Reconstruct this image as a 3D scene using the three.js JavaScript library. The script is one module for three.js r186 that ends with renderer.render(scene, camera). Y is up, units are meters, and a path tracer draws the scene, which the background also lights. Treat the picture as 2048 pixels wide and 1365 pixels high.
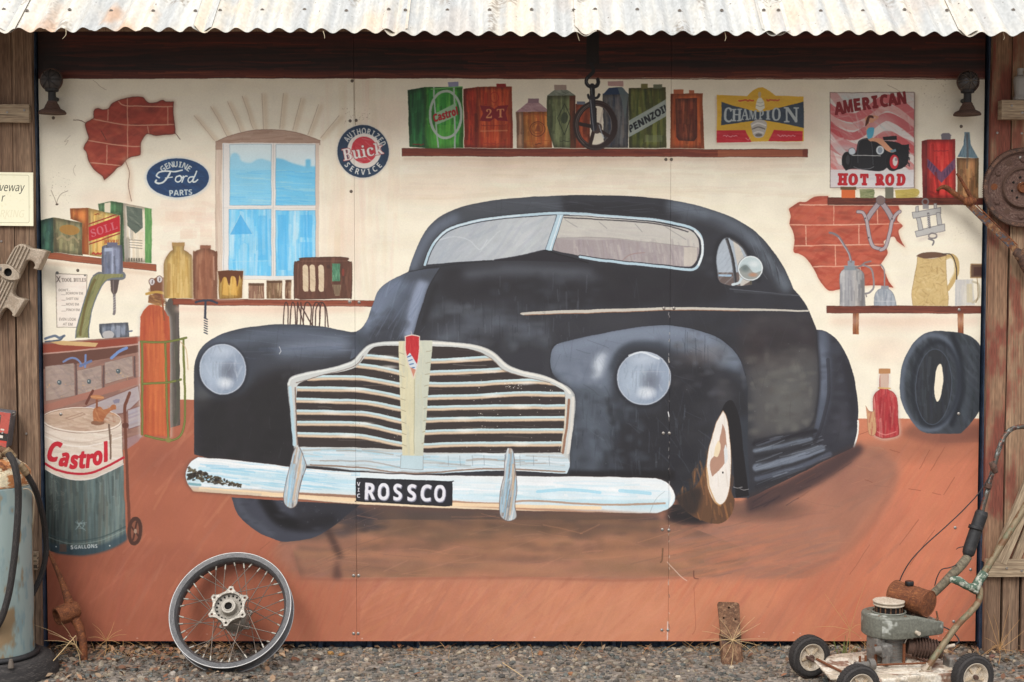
import * as THREE from 'three';
import { mergeGeometries, mergeVertices, toCreasedNormals } from 'three/addons/utils/BufferGeometryUtils.js';
import { RoundedBoxGeometry } from 'three/addons/geometries/RoundedBoxGeometry.js';

// ---------------------------------------------------------------- camera, sky, sun, exposure
const scene = new THREE.Scene();
const F = 2888, PITCH = 3.05 * Math.PI / 180, CAM = new THREE.Vector3(0, 1.492, 5.5);
const camera = new THREE.PerspectiveCamera(2 * Math.atan(682.5 / F) * 180 / Math.PI, 2048 / 1365, 0.05, 400);
camera.position.copy(CAM);
camera.rotation.set(-PITCH, 0, 0);

const SKYW = 64, SKYH = 32, skyData = new Float32Array(SKYW * SKYH * 4);
for (let j = 0; j < SKYH; j++) for (let i = 0; i < SKYW; i++) {        // an even bright overcast
  const up = Math.sin(((j + 0.5) / SKYH - 0.5) * Math.PI), k = (j * SKYW + i) * 4;
  const l = (0.14 + 0.86 * Math.max(0, up)) * 1.24;                    // brighter overhead, as overcast skies are
  skyData.set([l * 0.97, l * 0.99, l * 1.04, 1], k);
}
const sky = new THREE.DataTexture(skyData, SKYW, SKYH, THREE.RGBAFormat, THREE.FloatType);
sky.mapping = THREE.EquirectangularReflectionMapping; sky.magFilter = THREE.LinearFilter; sky.needsUpdate = true;
scene.background = sky; scene.environment = sky;
scene.backgroundIntensity = 1; scene.environmentIntensity = 1;

const sun = new THREE.DirectionalLight(new THREE.Color(1, 0.96, 0.9), 1.0);   // veiled sun, high, over the camera's left shoulder
sun.position.set(-1.6, 5.6, 4.8); sun.target.position.set(0, 0.9, 0);
sun.castShadow = true; sun.shadow.radius = 45; sun.shadow.mapSize.set(2048, 2048);
Object.assign(sun.shadow.camera, { left: -3.5, right: 3.5, top: 3, bottom: -3, near: 0.5, far: 16 });
scene.add(sun, sun.target);

const renderer = new THREE.WebGLRenderer({ antialias: true });
renderer.toneMapping = THREE.LinearToneMapping;
renderer.toneMappingExposure = 2.0;
renderer.shadowMap.enabled = true; renderer.shadowMap.type = THREE.PCFSoftShadowMap;

// ---------------------------------------------------------------- helpers
let seed_ = 7;
const seed = (n) => { seed_ = n | 0; };
const rnd = (a = 1, b) => { seed_ = (seed_ + 0x6d2b79f5) | 0; let t = Math.imul(seed_ ^ (seed_ >>> 15), 1 | seed_); t = (t + Math.imul(t ^ (t >>> 7), 61 | t)) ^ t; const r = ((t ^ (t >>> 14)) >>> 0) / 4294967296; return b === undefined ? r * a : a + r * (b - a); };
const pick = (a) => a[Math.floor(rnd(a.length)) % a.length];
const V = (x, y, z) => new THREE.Vector3(x, y, z);
const hash = (x, y, s) => { let h = Math.imul(x | 0, 374761393) + Math.imul(y | 0, 668265263) + Math.imul(s | 0, 2246822519); h = Math.imul(h ^ (h >>> 13), 1274126177); return ((h ^ (h >>> 16)) >>> 0) / 4294967296; };
const vnoise = (x, y, s = 0, px = 0, py = 0) => {          // value noise; px, py: period, 0 for none
  const ix = Math.floor(x), iy = Math.floor(y), fx = x - ix, fy = y - iy, u = fx * fx * (3 - 2 * fx), v = fy * fy * (3 - 2 * fy);
  const m = (a, p) => (p ? ((a % p) + p) % p : a), x0 = m(ix, px), x1 = m(ix + 1, px), y0 = m(iy, py), y1 = m(iy + 1, py);
  const a = hash(x0, y0, s), b = hash(x1, y0, s), c = hash(x0, y1, s), d = hash(x1, y1, s);
  return a + (b - a) * u + (c - a) * v + (a - b - c + d) * u * v;
};
const fbm = (x, y, s, px, py, o = 4) => { let t = 0, w = 0.5, k = 1; for (let i = 0; i < o; i++) { t += w * vnoise(x * k, y * k, s + i * 17, px * k, py * k); w /= 2; k *= 2; } return t / (1 - w * 2); };
const mix = (a, b, t) => a.map((q, i) => q + (b[i] - q) * t);
const clamp = (x, a = 0, b = 1) => Math.min(b, Math.max(a, x));
const sstep = (a, b, x) => { const t = clamp((x - a) / (b - a)); return t * t * (3 - 2 * t); };
// a tiling DataTexture; size in metres that one tile covers
function tex(w, h, metresX, metresY, fn, srgb = true) {
  const d = new Uint8Array(w * h * 4);
  for (let y = 0; y < h; y++) for (let x = 0; x < w; x++) { const c = fn(x / w, y / h); const k = (y * w + x) * 4; d[k] = clamp(c[0], 0, 255); d[k + 1] = clamp(c[1], 0, 255); d[k + 2] = clamp(c[2], 0, 255); d[k + 3] = 255; }
  const t = new THREE.DataTexture(d, w, h); t.wrapS = t.wrapT = THREE.RepeatWrapping; t.magFilter = THREE.LinearFilter; t.minFilter = THREE.LinearMipmapLinearFilter; t.generateMipmaps = true;
  if (srgb) t.colorSpace = THREE.SRGBColorSpace; t.repeat.set(1 / metresX, 1 / metresY); t.needsUpdate = true; return t;
}
const std = (o) => new THREE.MeshStandardMaterial(o);
const rgb = (r, g, b) => new THREE.Color().setRGB(r / 255, g / 255, b / 255, THREE.SRGBColorSpace);
// uv in metres, projected along the main axis of each face's normal
function uvm(g, along = 'y') {
  g = g.index ? g.toNonIndexed() : g; const p = g.attributes.position, n = p.count, uv = new Float32Array(n * 2), a = V(0, 0, 0), b = V(0, 0, 0), c = V(0, 0, 0), ox = rnd(3), oy = rnd(3);
  for (let i = 0; i < n; i += 3) {
    a.fromBufferAttribute(p, i); b.fromBufferAttribute(p, i + 1); c.fromBufferAttribute(p, i + 2);
    const e = b.clone().sub(a).cross(c.clone().sub(a)), ax = Math.abs(e.x), ay = Math.abs(e.y), az = Math.abs(e.z);
    [a, b, c].forEach((q, k) => { let u, v; if (az >= ax && az >= ay) { u = q.x; v = q.y; } else if (ax >= ay) { u = q.z; v = q.y; } else { u = q.x; v = q.z; if (along === 'y') v = q.z; } if (along === 'x') { const t = u; u = v; v = t; } uv[(i + k) * 2] = u + ox; uv[(i + k) * 2 + 1] = v + oy; });
  }
  g.setAttribute('uv', new THREE.BufferAttribute(uv, 2)); return g;
}
const used = {};
const numbered = (n) => { used[n] = (used[n] ?? -1) + 1; return used[n] ? n + '_' + String(used[n]).padStart(3, '0') : n; };
function tag(o, label, category, group, kind) { o.userData.label = label; if (category) o.userData.category = category; if (group) o.userData.group = group; if (kind) o.userData.kind = kind; return o; }
function thing(name, label, category, pos = [0, 0, 0], group) { const o = new THREE.Group(); o.name = numbered(name); o.position.set(...pos); scene.add(o); return tag(o, label, category, group); }
const clean = (g) => { g = g.index ? g.toNonIndexed() : g.clone(); for (const k of Object.keys(g.attributes)) if (!['position', 'normal', 'uv'].includes(k)) g.deleteAttribute(k); if (!g.attributes.uv) uvm(g); if (!g.attributes.normal) g.computeVertexNormals(); g.morphAttributes = {}; return g; };
const merge = (list) => (list.length === 1 ? list[0] : mergeGeometries(list.map(clean)));
function part(name, geo, m, parent, pos, rot) {
  const g = Array.isArray(geo) ? merge(geo) : geo, o = new THREE.Mesh(g, m); o.name = name; o.castShadow = o.receiveShadow = true;
  if (pos) o.position.set(...pos); if (rot) o.rotation.set(...rot); parent.add(o); return o;
}
const single = (name, geo, m, label, category, group, kind) => { const o = part(numbered(name), geo, m, scene); return tag(o, label, category, group, kind); };
const box = (w, h, d, x = 0, y = 0, z = 0, r = 0) => { const g = r ? new RoundedBoxGeometry(w, h, d, 2, r) : new THREE.BoxGeometry(w, h, d); return uvm(g).translate(x, y, z); };
const cyl = (r0, r1, h, n = 24, x = 0, y = 0, z = 0, axis = 'y') => { const g = new THREE.CylinderGeometry(r1, r0, h, n); if (axis === 'x') g.rotateZ(-Math.PI / 2); if (axis === 'z') g.rotateX(Math.PI / 2); g.translate(x, y, z); return g; };
const lathe = (pts, n = 40, axis = 'y') => { const g = new THREE.LatheGeometry(pts.map(([r, y]) => new THREE.Vector2(Math.max(r, 1e-4), y)), n); if (axis === 'z') g.rotateX(Math.PI / 2); if (axis === 'x') g.rotateZ(-Math.PI / 2); return toCreasedNormals(g, 0.6); };
const tube = (pts, r, seg = 40, rad = 10) => { const c = new THREE.CatmullRomCurve3(pts.map((p) => (p.isVector3 ? p : V(...p))), false, 'centripetal'); return new THREE.TubeGeometry(c, seg, r, rad); };
const rod = (a, b, r, n = 10) => { a = a.isVector3 ? a : V(...a); b = b.isVector3 ? b : V(...b); const d = b.clone().sub(a), g = new THREE.CylinderGeometry(r, r, d.length(), n); g.translate(0, d.length() / 2, 0); g.applyQuaternion(new THREE.Quaternion().setFromUnitVectors(V(0, 1, 0), d.normalize())); return g.translate(a.x, a.y, a.z); };
const ext = (pts, depth, bevel = 0, holes = [], curve = 10) => { const s = Array.isArray(pts) ? new THREE.Shape(pts.map(([x, y]) => new THREE.Vector2(x, y))) : pts; for (const h of holes) { const p = new THREE.Path(); p.absarc(h[0], h[1], h[2], 0, Math.PI * 2, true); s.holes.push(p); } return uvm(new THREE.ExtrudeGeometry(s, { depth, bevelEnabled: bevel > 0, bevelThickness: bevel, bevelSize: bevel, bevelOffset: -bevel, bevelSegments: 2, curveSegments: curve })); };
function jitter(g, amt, freq, s) { const p = g.attributes.position; for (let i = 0; i < p.count; i++) { const x = p.getX(i), y = p.getY(i), z = p.getZ(i); p.setXYZ(i, x + (vnoise(y * freq + z * 31, x * freq, s) - 0.5) * amt, y + (vnoise(x * freq, z * freq + 7, s + 1) - 0.5) * amt, z + (vnoise(y * freq, x * freq + 13, s + 2) - 0.5) * amt); } g.computeVertexNormals(); return g; }
// the real-world point on the upright plane at depth z that was measured at (u, v) in the reference
function at(u, v, z) { const dx = (u - 1024) / F, dy = -(v - 682.5) / F, c = Math.cos(PITCH), s = Math.sin(PITCH), dirY = dy * c - s, dirZ = -c - dy * s, t = (z - CAM.z) / dirZ; return V(CAM.x + dx * t, CAM.y + dirY * t, z); }
const px = (z) => (CAM.z - z) / F;                                  // metres per unit at that depth

// ---------------------------------------------------------------- materials
const woodTex = (a, b, c, s, red = null, amt = 0) => tex(192, 768, 0.24, 1.3, (x, y) => {
  const warp = fbm(x * 3, y * 3, s + 5, 3, 3, 3) * 0.12, g = fbm((x + warp) * 16, y * 2, s, 16, 2, 4), f = vnoise((x + warp * 0.4) * 96, y * 6, s + 3, 96, 6), h = vnoise(x * 128, y * 60, s + 4, 128, 60);
  const crack = sstep(0.87, 0.93, vnoise((x + warp) * 34, y * 3, s + 8, 34, 3));
  const blot = fbm(x * 8, y * 24, s + 40, 8, 24, 3); let q = mix(a, b, clamp(g * 1.2 + blot * 0.7 - 0.45)); q = mix(q, c, 0.55 * sstep(0.45, 0.95, f)); q = q.map((k) => k * (0.86 + 0.26 * h));
  if (red) { const p = sstep(0.5 - amt, 0.72 - amt, fbm(x * 4, y * 10, s + 21, 4, 10, 5) * 0.86 + h * 0.14); q = mix(q, red.map((k) => k * (0.8 + 0.35 * h)), 0.75 * p); }
  return mix(q, q.map((k) => k * 0.35), crack * 0.8);
});
const woodBump = tex(192, 768, 0.24, 1.3, (x, y) => { const f = vnoise(x * 96, y * 6, 33, 96, 6), g = vnoise(x * 30, y * 3, 38, 30, 3), k = 255 * clamp(0.5 * f + 0.6 * g - 0.5 * sstep(0.85, 0.92, g)); return [k, k, k]; }, false);
const wood = (a, b, c, s, red, amt) => std({ map: woodTex(a, b, c, s, red, amt), roughness: 0.92, bumpMap: woodBump, bumpScale: 0.0016 });
const M = {
  board: wood([112, 88, 70], [152, 126, 102], [88, 64, 49], 11),
  boardB: wood([103, 79, 62], [143, 116, 93], [84, 61, 47], 57),
  boardGrey: wood([148, 128, 105], [184, 164, 136], [120, 98, 77], 91),
  boardRed: wood([126, 94, 73], [158, 126, 99], [98, 70, 53], 131, [116, 56, 46], 0.05),
  boardRedB: wood([138, 110, 86], [168, 138, 110], [106, 78, 60], 171, [118, 60, 48], 0.02),
};
const rustTex = (dark, mid, light, s) => tex(256, 256, 0.16, 0.16, (x, y) => {
  const a = fbm(x * 5, y * 5, s, 5, 5, 5), b = vnoise(x * 64, y * 64, s + 3, 64, 64), c = fbm(x * 14, y * 14, s + 9, 14, 14, 3);
  let q = mix(dark, mid, clamp(a * 2 - 0.5)); q = mix(q, light, 0.75 * sstep(0.52, 0.75, c)); return q.map((k) => k * (0.8 + 0.4 * b));
});
const speckBump = tex(128, 128, 0.06, 0.06, (x, y) => { const k = 255 * (0.5 * fbm(x * 10, y * 10, 3, 10, 10, 3) + 0.5 * vnoise(x * 50, y * 50, 4, 50, 50)); return [k, k, k]; }, false);
const rough = (map, r = 0.85, m = 0.1, bs = 0.0008) => std({ map, roughness: r, metalness: m, bumpMap: speckBump, bumpScale: bs });
M.rust = rough(rustTex([92, 52, 32], [130, 76, 44], [152, 96, 56], 5));
M.rustDark = rough(rustTex([66, 52, 46], [98, 72, 60], [122, 88, 70], 25));
M.rustPlate = rough(rustTex([86, 58, 41], [118, 84, 60], [140, 108, 82], 45));
M.rustRed = rough(rustTex([80, 58, 51], [104, 78, 68], [124, 102, 92], 65));
M.castAlloy = rough(rustTex([158, 142, 124], [172, 156, 138], [180, 164, 146], 85), 0.62, 0.15, 0.00015);
M.alloy = rough(rustTex([128, 122, 112], [156, 149, 138], [172, 165, 154], 86), 0.5, 0.3, 0.0002);
M.rim = rough(rustTex([76, 75, 76], [92, 91, 91], [104, 102, 101], 87), 0.5, 0.35, 0.0001);
M.rimEdge = std({ color: rgb(178, 176, 174), roughness: 0.4, metalness: 0.5 });
M.spoke = std({ color: rgb(120, 108, 98), roughness: 0.4, metalness: 0.7 });
M.nipple = std({ color: rgb(166, 160, 148), roughness: 0.35, metalness: 0.5 });
M.black = rough(rustTex([26, 26, 28], [38, 37, 38], [52, 49, 47], 88), 0.6, 0, 0.0003);
M.blackGlossy = std({ color: rgb(16, 16, 18), roughness: 0.3 });
M.rubber = rough(rustTex([40, 37, 36], [58, 54, 52], [82, 76, 72], 89), 0.88, 0, 0.0005);
M.steelBlue = rough(rustTex([42, 54, 72], [52, 66, 86], [62, 76, 96], 90), 0.42, 0.1, 0.0001);
M.screw = std({ color: rgb(150, 144, 138), roughness: 0.4, metalness: 0.6 });
M.screwDull = std({ color: rgb(108, 98, 88), roughness: 0.6, metalness: 0.3 });
M.hole = std({ color: rgb(20, 17, 15), roughness: 1 });

// ---------------------------------------------------------------- the mural: a sign-writer's painting on flat boards, drawn stroke by stroke.
// All shading in it is the painter's own. Coordinates are the units of the working sketch; B() turns them into board pixels (853 to the metre).
function paintMural() {
  const K = 853.33, X0 = -1.791, W = 3072, H = 2048, TOP = 2.439;
  const cv = document.createElement('canvas'); cv.width = W; cv.height = H;
  const g = cv.getContext('2d'); g.lineCap = 'round'; g.lineJoin = 'round';
  const B = (u, v) => { const p = at(u, v, 0); return [(p.x - X0) * K, (TOP - p.y) * K]; };
  const S = 1.63;
  // paths: each segment is a list x,y,x,y,...; two points make a line, more a smooth curve through them; segments join with corners
  const sp = (...segs) => {
    const p = new Path2D(); let first = true;
    for (const s of segs) {
      const q = []; for (let i = 0; i < s.length; i += 2) q.push(B(s[i], s[i + 1]));
      if (first) p.moveTo(...q[0]); else p.lineTo(...q[0]); first = false;
      if (q.length === 2) { p.lineTo(...q[1]); continue; }
      for (let i = 0; i + 1 < q.length; i++) { const a = q[Math.max(0, i - 1)], b = q[i], c = q[i + 1], d = q[Math.min(q.length - 1, i + 2)]; p.bezierCurveTo(b[0] + (c[0] - a[0]) / 6, b[1] + (c[1] - a[1]) / 6, c[0] - (d[0] - b[0]) / 6, c[1] - (d[1] - b[1]) / 6, ...c); }
    }
    p.segs = segs; return p;
  };
  const pl = (...xy) => { const a = []; for (let i = 0; i + 3 < xy.length; i += 2) a.push([xy[i], xy[i + 1], xy[i + 2], xy[i + 3]]); a.push([xy[xy.length - 2], xy[xy.length - 1], xy[0], xy[1]]); return sp(...a); };
  const rc = (x0, y0, x1, y1) => pl(x0, y0, x1, y0, x1, y1, x0, y1);
  const el = (x, y, rx, ry, rot = 0, a0 = 0, a1 = Math.PI * 2) => { const p = new Path2D(), c = B(x, y); p.ellipse(c[0], c[1], rx * S, ry * S, rot, a0, a1); p.box = [x - Math.max(rx, ry), y - Math.max(rx, ry), x + Math.max(rx, ry), y + Math.max(rx, ry)]; return p; };
  const css = (c, a = 1) => (!Array.isArray(c) ? c : 'rgba(' + c.map((k) => Math.round(k)).join(',') + ',' + a + ')');
  const fill = (p, c, a = 1) => { g.fillStyle = css(c, a); g.fill(p); };
  const line = (p, c, w = 1, a = 1) => { g.strokeStyle = css(c, a); g.lineWidth = w * S; g.stroke(p); };
  const cl = (xy, c, w = 1, a = 1) => line(sp(xy), c, w, a);
  const soft = (n, f) => { g.save(); g.filter = 'blur(' + (n * S).toFixed(1) + 'px)'; f(); g.restore(); };
  const within = (p, f) => { g.save(); g.clip(p); f(); g.restore(); };
  const lgr = (x0, y0, x1, y1, ...st) => { const q = g.createLinearGradient(...B(x0, y0), ...B(x1, y1)); for (let i = 0; i < st.length; i += 2) q.addColorStop(st[i], css(st[i + 1])); return q; };
  const blob = (x, y, rx, ry, c, a = 0.5, rot = 0) => { const q = B(x, y); g.save(); g.translate(...q); g.rotate(rot); g.scale(rx * S, ry * S); const r = g.createRadialGradient(0, 0, 0, 0, 0, 1); r.addColorStop(0, css(c, a)); r.addColorStop(0.5, css(c, a * 0.62)); r.addColorStop(1, css(c, 0)); g.fillStyle = r; g.fillRect(-1, -1, 2, 2); g.restore(); };
  const bbox = (p) => { if (p.box) return p.box; let a = 1e9, b = 1e9, c = -1e9, d = -1e9; for (const s of p.segs) for (let i = 0; i < s.length; i += 2) { a = Math.min(a, s[i]); c = Math.max(c, s[i]); b = Math.min(b, s[i + 1]); d = Math.max(d, s[i + 1]); } return [a, b, c, d]; };
  // dry brush strokes kept inside a shape
  const brush = (p, cols, n, len, w, ang, al = 0.25, spread = 0.12, box) => within(p, () => {
    const b = box ?? bbox(p);
    for (let i = 0; i < n; i++) { const x = rnd(b[0], b[2]), y = rnd(b[1], b[3]), a = ang + rnd(-spread, spread), l = len * rnd(0.4, 1.2) / 2, dx = Math.cos(a) * l, dy = Math.sin(a) * l, k = rnd(-0.06, 0.06) * l; g.strokeStyle = css(pick(cols), al * rnd(0.4, 1)); g.lineWidth = w * S * rnd(0.35, 1.1); g.stroke(sp([x - dx, y - dy, x + k, y - k, x + dx, y + dy])); }
  });
  const HOR = 0, VER = Math.PI / 2;
  const text = (t, x, y, size, c, o = {}) => { g.save(); g.translate(...B(x, y)); g.rotate(o.rot ?? 0); g.transform(o.sx ?? 1, 0, o.skew ?? 0, 1, 0, 0); g.font = (o.style ?? 'bold') + ' ' + size * S + 'px ' + (o.font ?? 'sans-serif'); g.textAlign = o.align ?? 'center'; g.textBaseline = 'middle'; if (o.gap) g.letterSpacing = o.gap * S + 'px'; if (o.out) { g.strokeStyle = css(o.out); g.lineWidth = (o.ow ?? 2) * S; g.strokeText(t, 0, 0); } g.fillStyle = css(c, o.a ?? 1); g.fillText(t, 0, 0); g.restore(); };
  const arc = (t, x, y, r, a0, a1, size, c, o = {}) => { const n = t.length; for (let i = 0; i < n; i++) { const a = a0 + (a1 - a0) * (i + 0.5) / n, inv = o.inside; text(t[i], x + Math.cos(a) * r, y + Math.sin(a) * r * (o.sq ?? 1), size, c, { ...o, rot: a + (inv ? -Math.PI / 2 : Math.PI / 2) }); } };
  const scribble = (x0, x1, y, c, w = 1, a = 0.8, h = 1.5) => { const q = []; for (let x = x0; x <= x1; x += rnd(1.6, 3)) q.push(x, y + rnd(-h, h)); if (q.length > 3) cl(q, c, w, a); };
  const speck = (x0, y0, x1, y1, n, c, a = 0.8, r = 0.8) => { for (let i = 0; i < n; i++) fill(el(rnd(x0, x1), rnd(y0, y1), rnd(0.3, r), rnd(0.3, r)), c, a * rnd(0.4, 1)); };

  seed(4100);
  const cloud0 = (x0, y0, x1, y1, n, cols, r0, r1, al) => { for (let k = 0; k < n; k++) blob(rnd(x0, x1), rnd(y0, y1), rnd(r0, r1), rnd(r0, r1) * 0.4, pick(cols), al * rnd(0.5, 1)); };
  // ---- plaster wall
  const CREAM = [251, 242, 220], PINK = [240, 212, 190], SAND = [232, 214, 184];
  fill(rc(-40, -60, 2090, 1400), CREAM);
  const wallP = rc(60, 150, 1990, 850);
  brush(wallP, [[253, 246, 229], [248, 237, 211], [251, 243, 222], [243, 231, 204]], 900, 130, 16, HOR, 0.16, 0.25);
  for (const [x, y, rx, ry] of [[560, 470, 60, 120], [690, 470, 50, 130], [860, 380, 160, 40], [1000, 340, 200, 26], [340, 430, 50, 30], [390, 380, 60, 90], [240, 560, 90, 40], [560, 625, 160, 16], [1150, 326, 260, 14], [1500, 330, 110, 14], [1800, 650, 150, 22], [1700, 560, 60, 30], [1600, 250, 60, 90], [210, 400, 70, 30], [1770, 700, 80, 40], [400, 640, 80, 20], [780, 240, 60, 60]]) blob(x, y, rx, ry, [240, 204, 180], 0.34);
  brush(rc(800, 318, 1650, 400), [[236, 212, 190], [228, 208, 180], [246, 232, 212]], 130, 150, 10, HOR, 0.2, 0.05);
  brush(rc(640, 160, 800, 600), [PINK, SAND, [238, 216, 196]], 90, 160, 14, VER, 0.18, 0.06);
  brush(rc(320, 400, 440, 600), [[240, 214, 196], [236, 206, 186], [248, 236, 218]], 60, 60, 18, HOR, 0.22, 0.3);
  for (let i = 0; i < 9; i++) { const x = pick([330, 360, 400, 345, 380]), y = rnd(408, 480); fill(rc(x, y, x + rnd(22, 40), y + rnd(14, 22)), [238, 204, 182], 0.22); }
  for (const q of [[185, 160, 193, 166, 198, 172, 212, 180], [130, 290, 136, 281, 128, 283, 140, 271], [150, 330, 146, 340, 150, 352], [1775, 170, 1792, 178, 1800, 184]]) cl(q, [120, 96, 76], 0.7, 0.6);
  speck(96, 345, 140, 410, 46, [96, 78, 62], 0.8, 0.7); cl([101, 380, 108, 396, 112, 408], [96, 80, 66], 1, 0.7); cl([135, 382, 122, 388, 114, 400, 112, 410], [96, 80, 66], 0.9, 0.7); fill(el(113, 409, 3, 2), [92, 78, 66]);
  speck(1900, 440, 1960, 480, 40, [150, 130, 108], 0.5, 0.8); speck(685, 215, 740, 250, 60, [120, 88, 62], 0.7, 0.9); speck(1840, 160, 1900, 215, 40, [140, 118, 92], 0.4, 1.6);
  cl([709, 158, 710, 250], [128, 100, 78], 1.2, 0.7);
  // ---- floor
  const floorP = sp([60, 800, 395, 800], [395, 800, 1712, 838], [1712, 838, 1990, 838], [1990, 838, 1990, 1400], [1990, 1400, 60, 1400]);
  fill(floorP, lgr(80, 1000, 1970, 1000, 0, [170, 100, 76], 0.25, [180, 110, 84], 0.5, [200, 134, 105], 0.75, [208, 136, 104], 1, [202, 124, 94]));
  brush(floorP, [[190, 116, 90], [166, 94, 74], [212, 144, 116], [176, 104, 82], [170, 116, 98], [196, 122, 92]], 1100, 110, 8, -0.95, 0.2, 0.25);
  brush(rc(90, 1110, 720, 1290), [[196, 112, 86], [170, 90, 70], [190, 116, 92]], 300, 120, 6, -1.25, 0.15, 0.2);
  brush(rc(720, 1150, 1400, 1290), [[218, 152, 118], [206, 134, 98], [224, 156, 122], [198, 124, 90]], 500, 90, 9, -0.8, 0.13, 0.5);
  brush(rc(1340, 900, 1965, 1290), [[222, 134, 100], [206, 112, 82], [196, 120, 92], [228, 146, 112]], 420, 150, 9, -1.0, 0.18, 0.15);
  blob(1300, 1240, 420, 70, [222, 156, 122], 0.35); blob(1880, 1050, 160, 220, [222, 138, 106], 0.4); blob(330, 920, 90, 60, [128, 74, 62], 0.3); blob(300, 1120, 200, 40, [136, 78, 62], 0.22); blob(1850, 900, 160, 34, [140, 92, 74], 0.45);
  soft(3, () => cl([395, 815, 395, 900], [150, 88, 68], 14, 0.35));
  fill(rc(1880, 840, 1968, 886), [148, 98, 80], 0.4);
  // worn smoky sweep below and behind the car
  const sweep = sp([545, 1110, 600, 1156, 720, 1160, 1000, 1154, 1240, 1160, 1360, 1154, 1560, 1156, 1660, 1120, 1740, 1040, 1790, 960, 1790, 920, 1750, 890, 1710, 900], [1710, 900, 1500, 1000], [1500, 1000, 1380, 1010], [1380, 1010, 600, 1010]);
  soft(11, () => fill(sweep, [160, 116, 98], 0.72)); brush(sweep, [[150, 112, 98], [178, 128, 104], [140, 100, 86], [190, 132, 104]], 260, 120, 9, -0.35, 0.2, 0.4);
  within(sweep, () => {
    soft(7, () => { fill(sp([480, 1000, 1320, 1030], [1320, 1030, 1300, 1068, 1100, 1062, 900, 1080, 700, 1068, 560, 1084]), [70, 62, 62], 0.8); fill(sp([1340, 1000, 1430, 1030, 1400, 1052, 1330, 1046]), [34, 32, 36], 0.95); });
    for (const [x, y, rx, ry, c, a] of [[640, 1040, 150, 34, [58, 54, 60], 0.7], [860, 1044, 200, 30, [92, 78, 72], 0.6], [1080, 1060, 130, 22, [84, 70, 60], 0.6], [1180, 1036, 140, 18, [120, 92, 72], 0.6], [1000, 1060, 300, 40, [118, 92, 70], 0.4], [1250, 1140, 120, 26, [140, 108, 90], 0.6], [960, 1112, 200, 20, [150, 108, 78], 0.5], [1420, 1080, 120, 34, [150, 112, 98], 0.5], [1600, 1080, 130, 50, [166, 120, 102], 0.5], [1700, 960, 90, 60, [150, 104, 90], 0.5], [1520, 1020, 120, 30, [60, 52, 54], 0.6]]) blob(x, y, rx, ry, c, a);
  });
  soft(4, () => brush(sp([570, 1040, 1330, 1040], [1330, 1040, 1420, 1070, 1500, 1110, 1440, 1150, 1360, 1154], [1360, 1154, 600, 1156]), [[126, 96, 76], [172, 124, 94], [92, 76, 70], [182, 132, 100], [150, 110, 84], [198, 134, 100]], 300, 170, 16, 0.02, 0.26, 0.06)); cloud0(740, 1030, 1330, 1100, 90, [[86, 70, 62], [110, 84, 66], [150, 108, 80]], 14, 50, 0.3); cloud0(560, 1020, 760, 1070, 40, [[48, 46, 52], [62, 60, 68], [40, 38, 44]], 14, 40, 0.45); soft(2, () => cl([600, 1158, 720, 1161, 1000, 1156, 1240, 1162, 1360, 1156], [150, 92, 72], 3, 0.6));
  brush(rc(1340, 1050, 1680, 1158), [[190, 124, 96], [150, 116, 102], [206, 132, 102]], 110, 130, 9, -0.25, 0.25, 0.15);
  soft(5, () => { cl([646, 1050, 660, 1070, 674, 1100, 680, 1112], [62, 46, 44], 12, 0.8); fill(pl(674, 1116, 684, 1158, 664, 1158), [74, 52, 50], 0.7); cl([585, 1108, 596, 1130, 604, 1150], [110, 78, 66], 7, 0.5); });
  brush(sweep, [[122, 92, 80], [186, 138, 112], [150, 114, 98], [200, 140, 108]], 240, 80, 2.6, -0.12, 0.3, 0.35);
  soft(6, () => cl([1730, 900, 1780, 930, 1786, 970, 1750, 1040, 1680, 1110, 1580, 1156], [150, 104, 88], 12, 0.5));
  for (const q of [[1720, 870, 1740, 862], [1860, 900, 1845, 930, 1840, 938], [1890, 895, 1862, 942], [1910, 955, 1888, 990], [1818, 978, 1842, 982], [1865, 986, 1882, 990], [1780, 900, 1800, 906], [1730, 960, 1745, 966], [1838, 1040, 1800, 1090], [1700, 1150, 1740, 1090], [1870, 1060, 1820, 1130]]) cl(q, [120, 64, 48], 1.1, 0.55);
  soft(10, () => cl([1500, 1280, 1620, 1180, 1720, 1120, 1800, 1010], [178, 112, 90], 40, 0.3));
  blob(560, 1290, 120, 12, [170, 90, 70], 0.4);
  for (const q of [[540, 1084, 520, 1100], [712, 1100, 716, 1158]]) cl(q, [110, 70, 50], 1, 0.5);
  cl([1388, 1142, 1389, 1156, 1397, 1158], [90, 50, 44], 2, 0.6); cl([1388, 1175, 1391, 1252, 1385, 1270], [158, 86, 66], 1, 0.6); cl([1326, 1098, 1325, 1120, 1322, 1126], [104, 78, 56], 3, 0.7);
  // ---- timber beam across the top
  const beam = rc(-40, -60, 2090, 156);
  fill(beam, [92, 40, 26]); fill(rc(-40, -60, 2090, 144), [66, 26, 17]);
  brush(rc(-40, 40, 2090, 146), [[40, 16, 12], [98, 38, 20], [118, 50, 24], [50, 19, 13], [78, 30, 18]], 700, 260, 5, HOR, 0.3, 0.03);
  brush(rc(-40, 95, 2090, 140), [[24, 10, 9], [34, 13, 10]], 110, 300, 9, HOR, 0.5, 0.02); brush(rc(-40, 70, 2090, 140), [[130, 52, 24], [112, 44, 22]], 60, 220, 3, HOR, 0.5, 0.02);
  brush(rc(60, 143, 1990, 158), [[150, 82, 54], [110, 48, 34], [134, 66, 46]], 150, 120, 3, HOR, 0.45, 0.02);
  cl([60, 157, 700, 156, 1340, 158, 1990, 158], [74, 34, 26], 1.6, 0.9);
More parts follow.
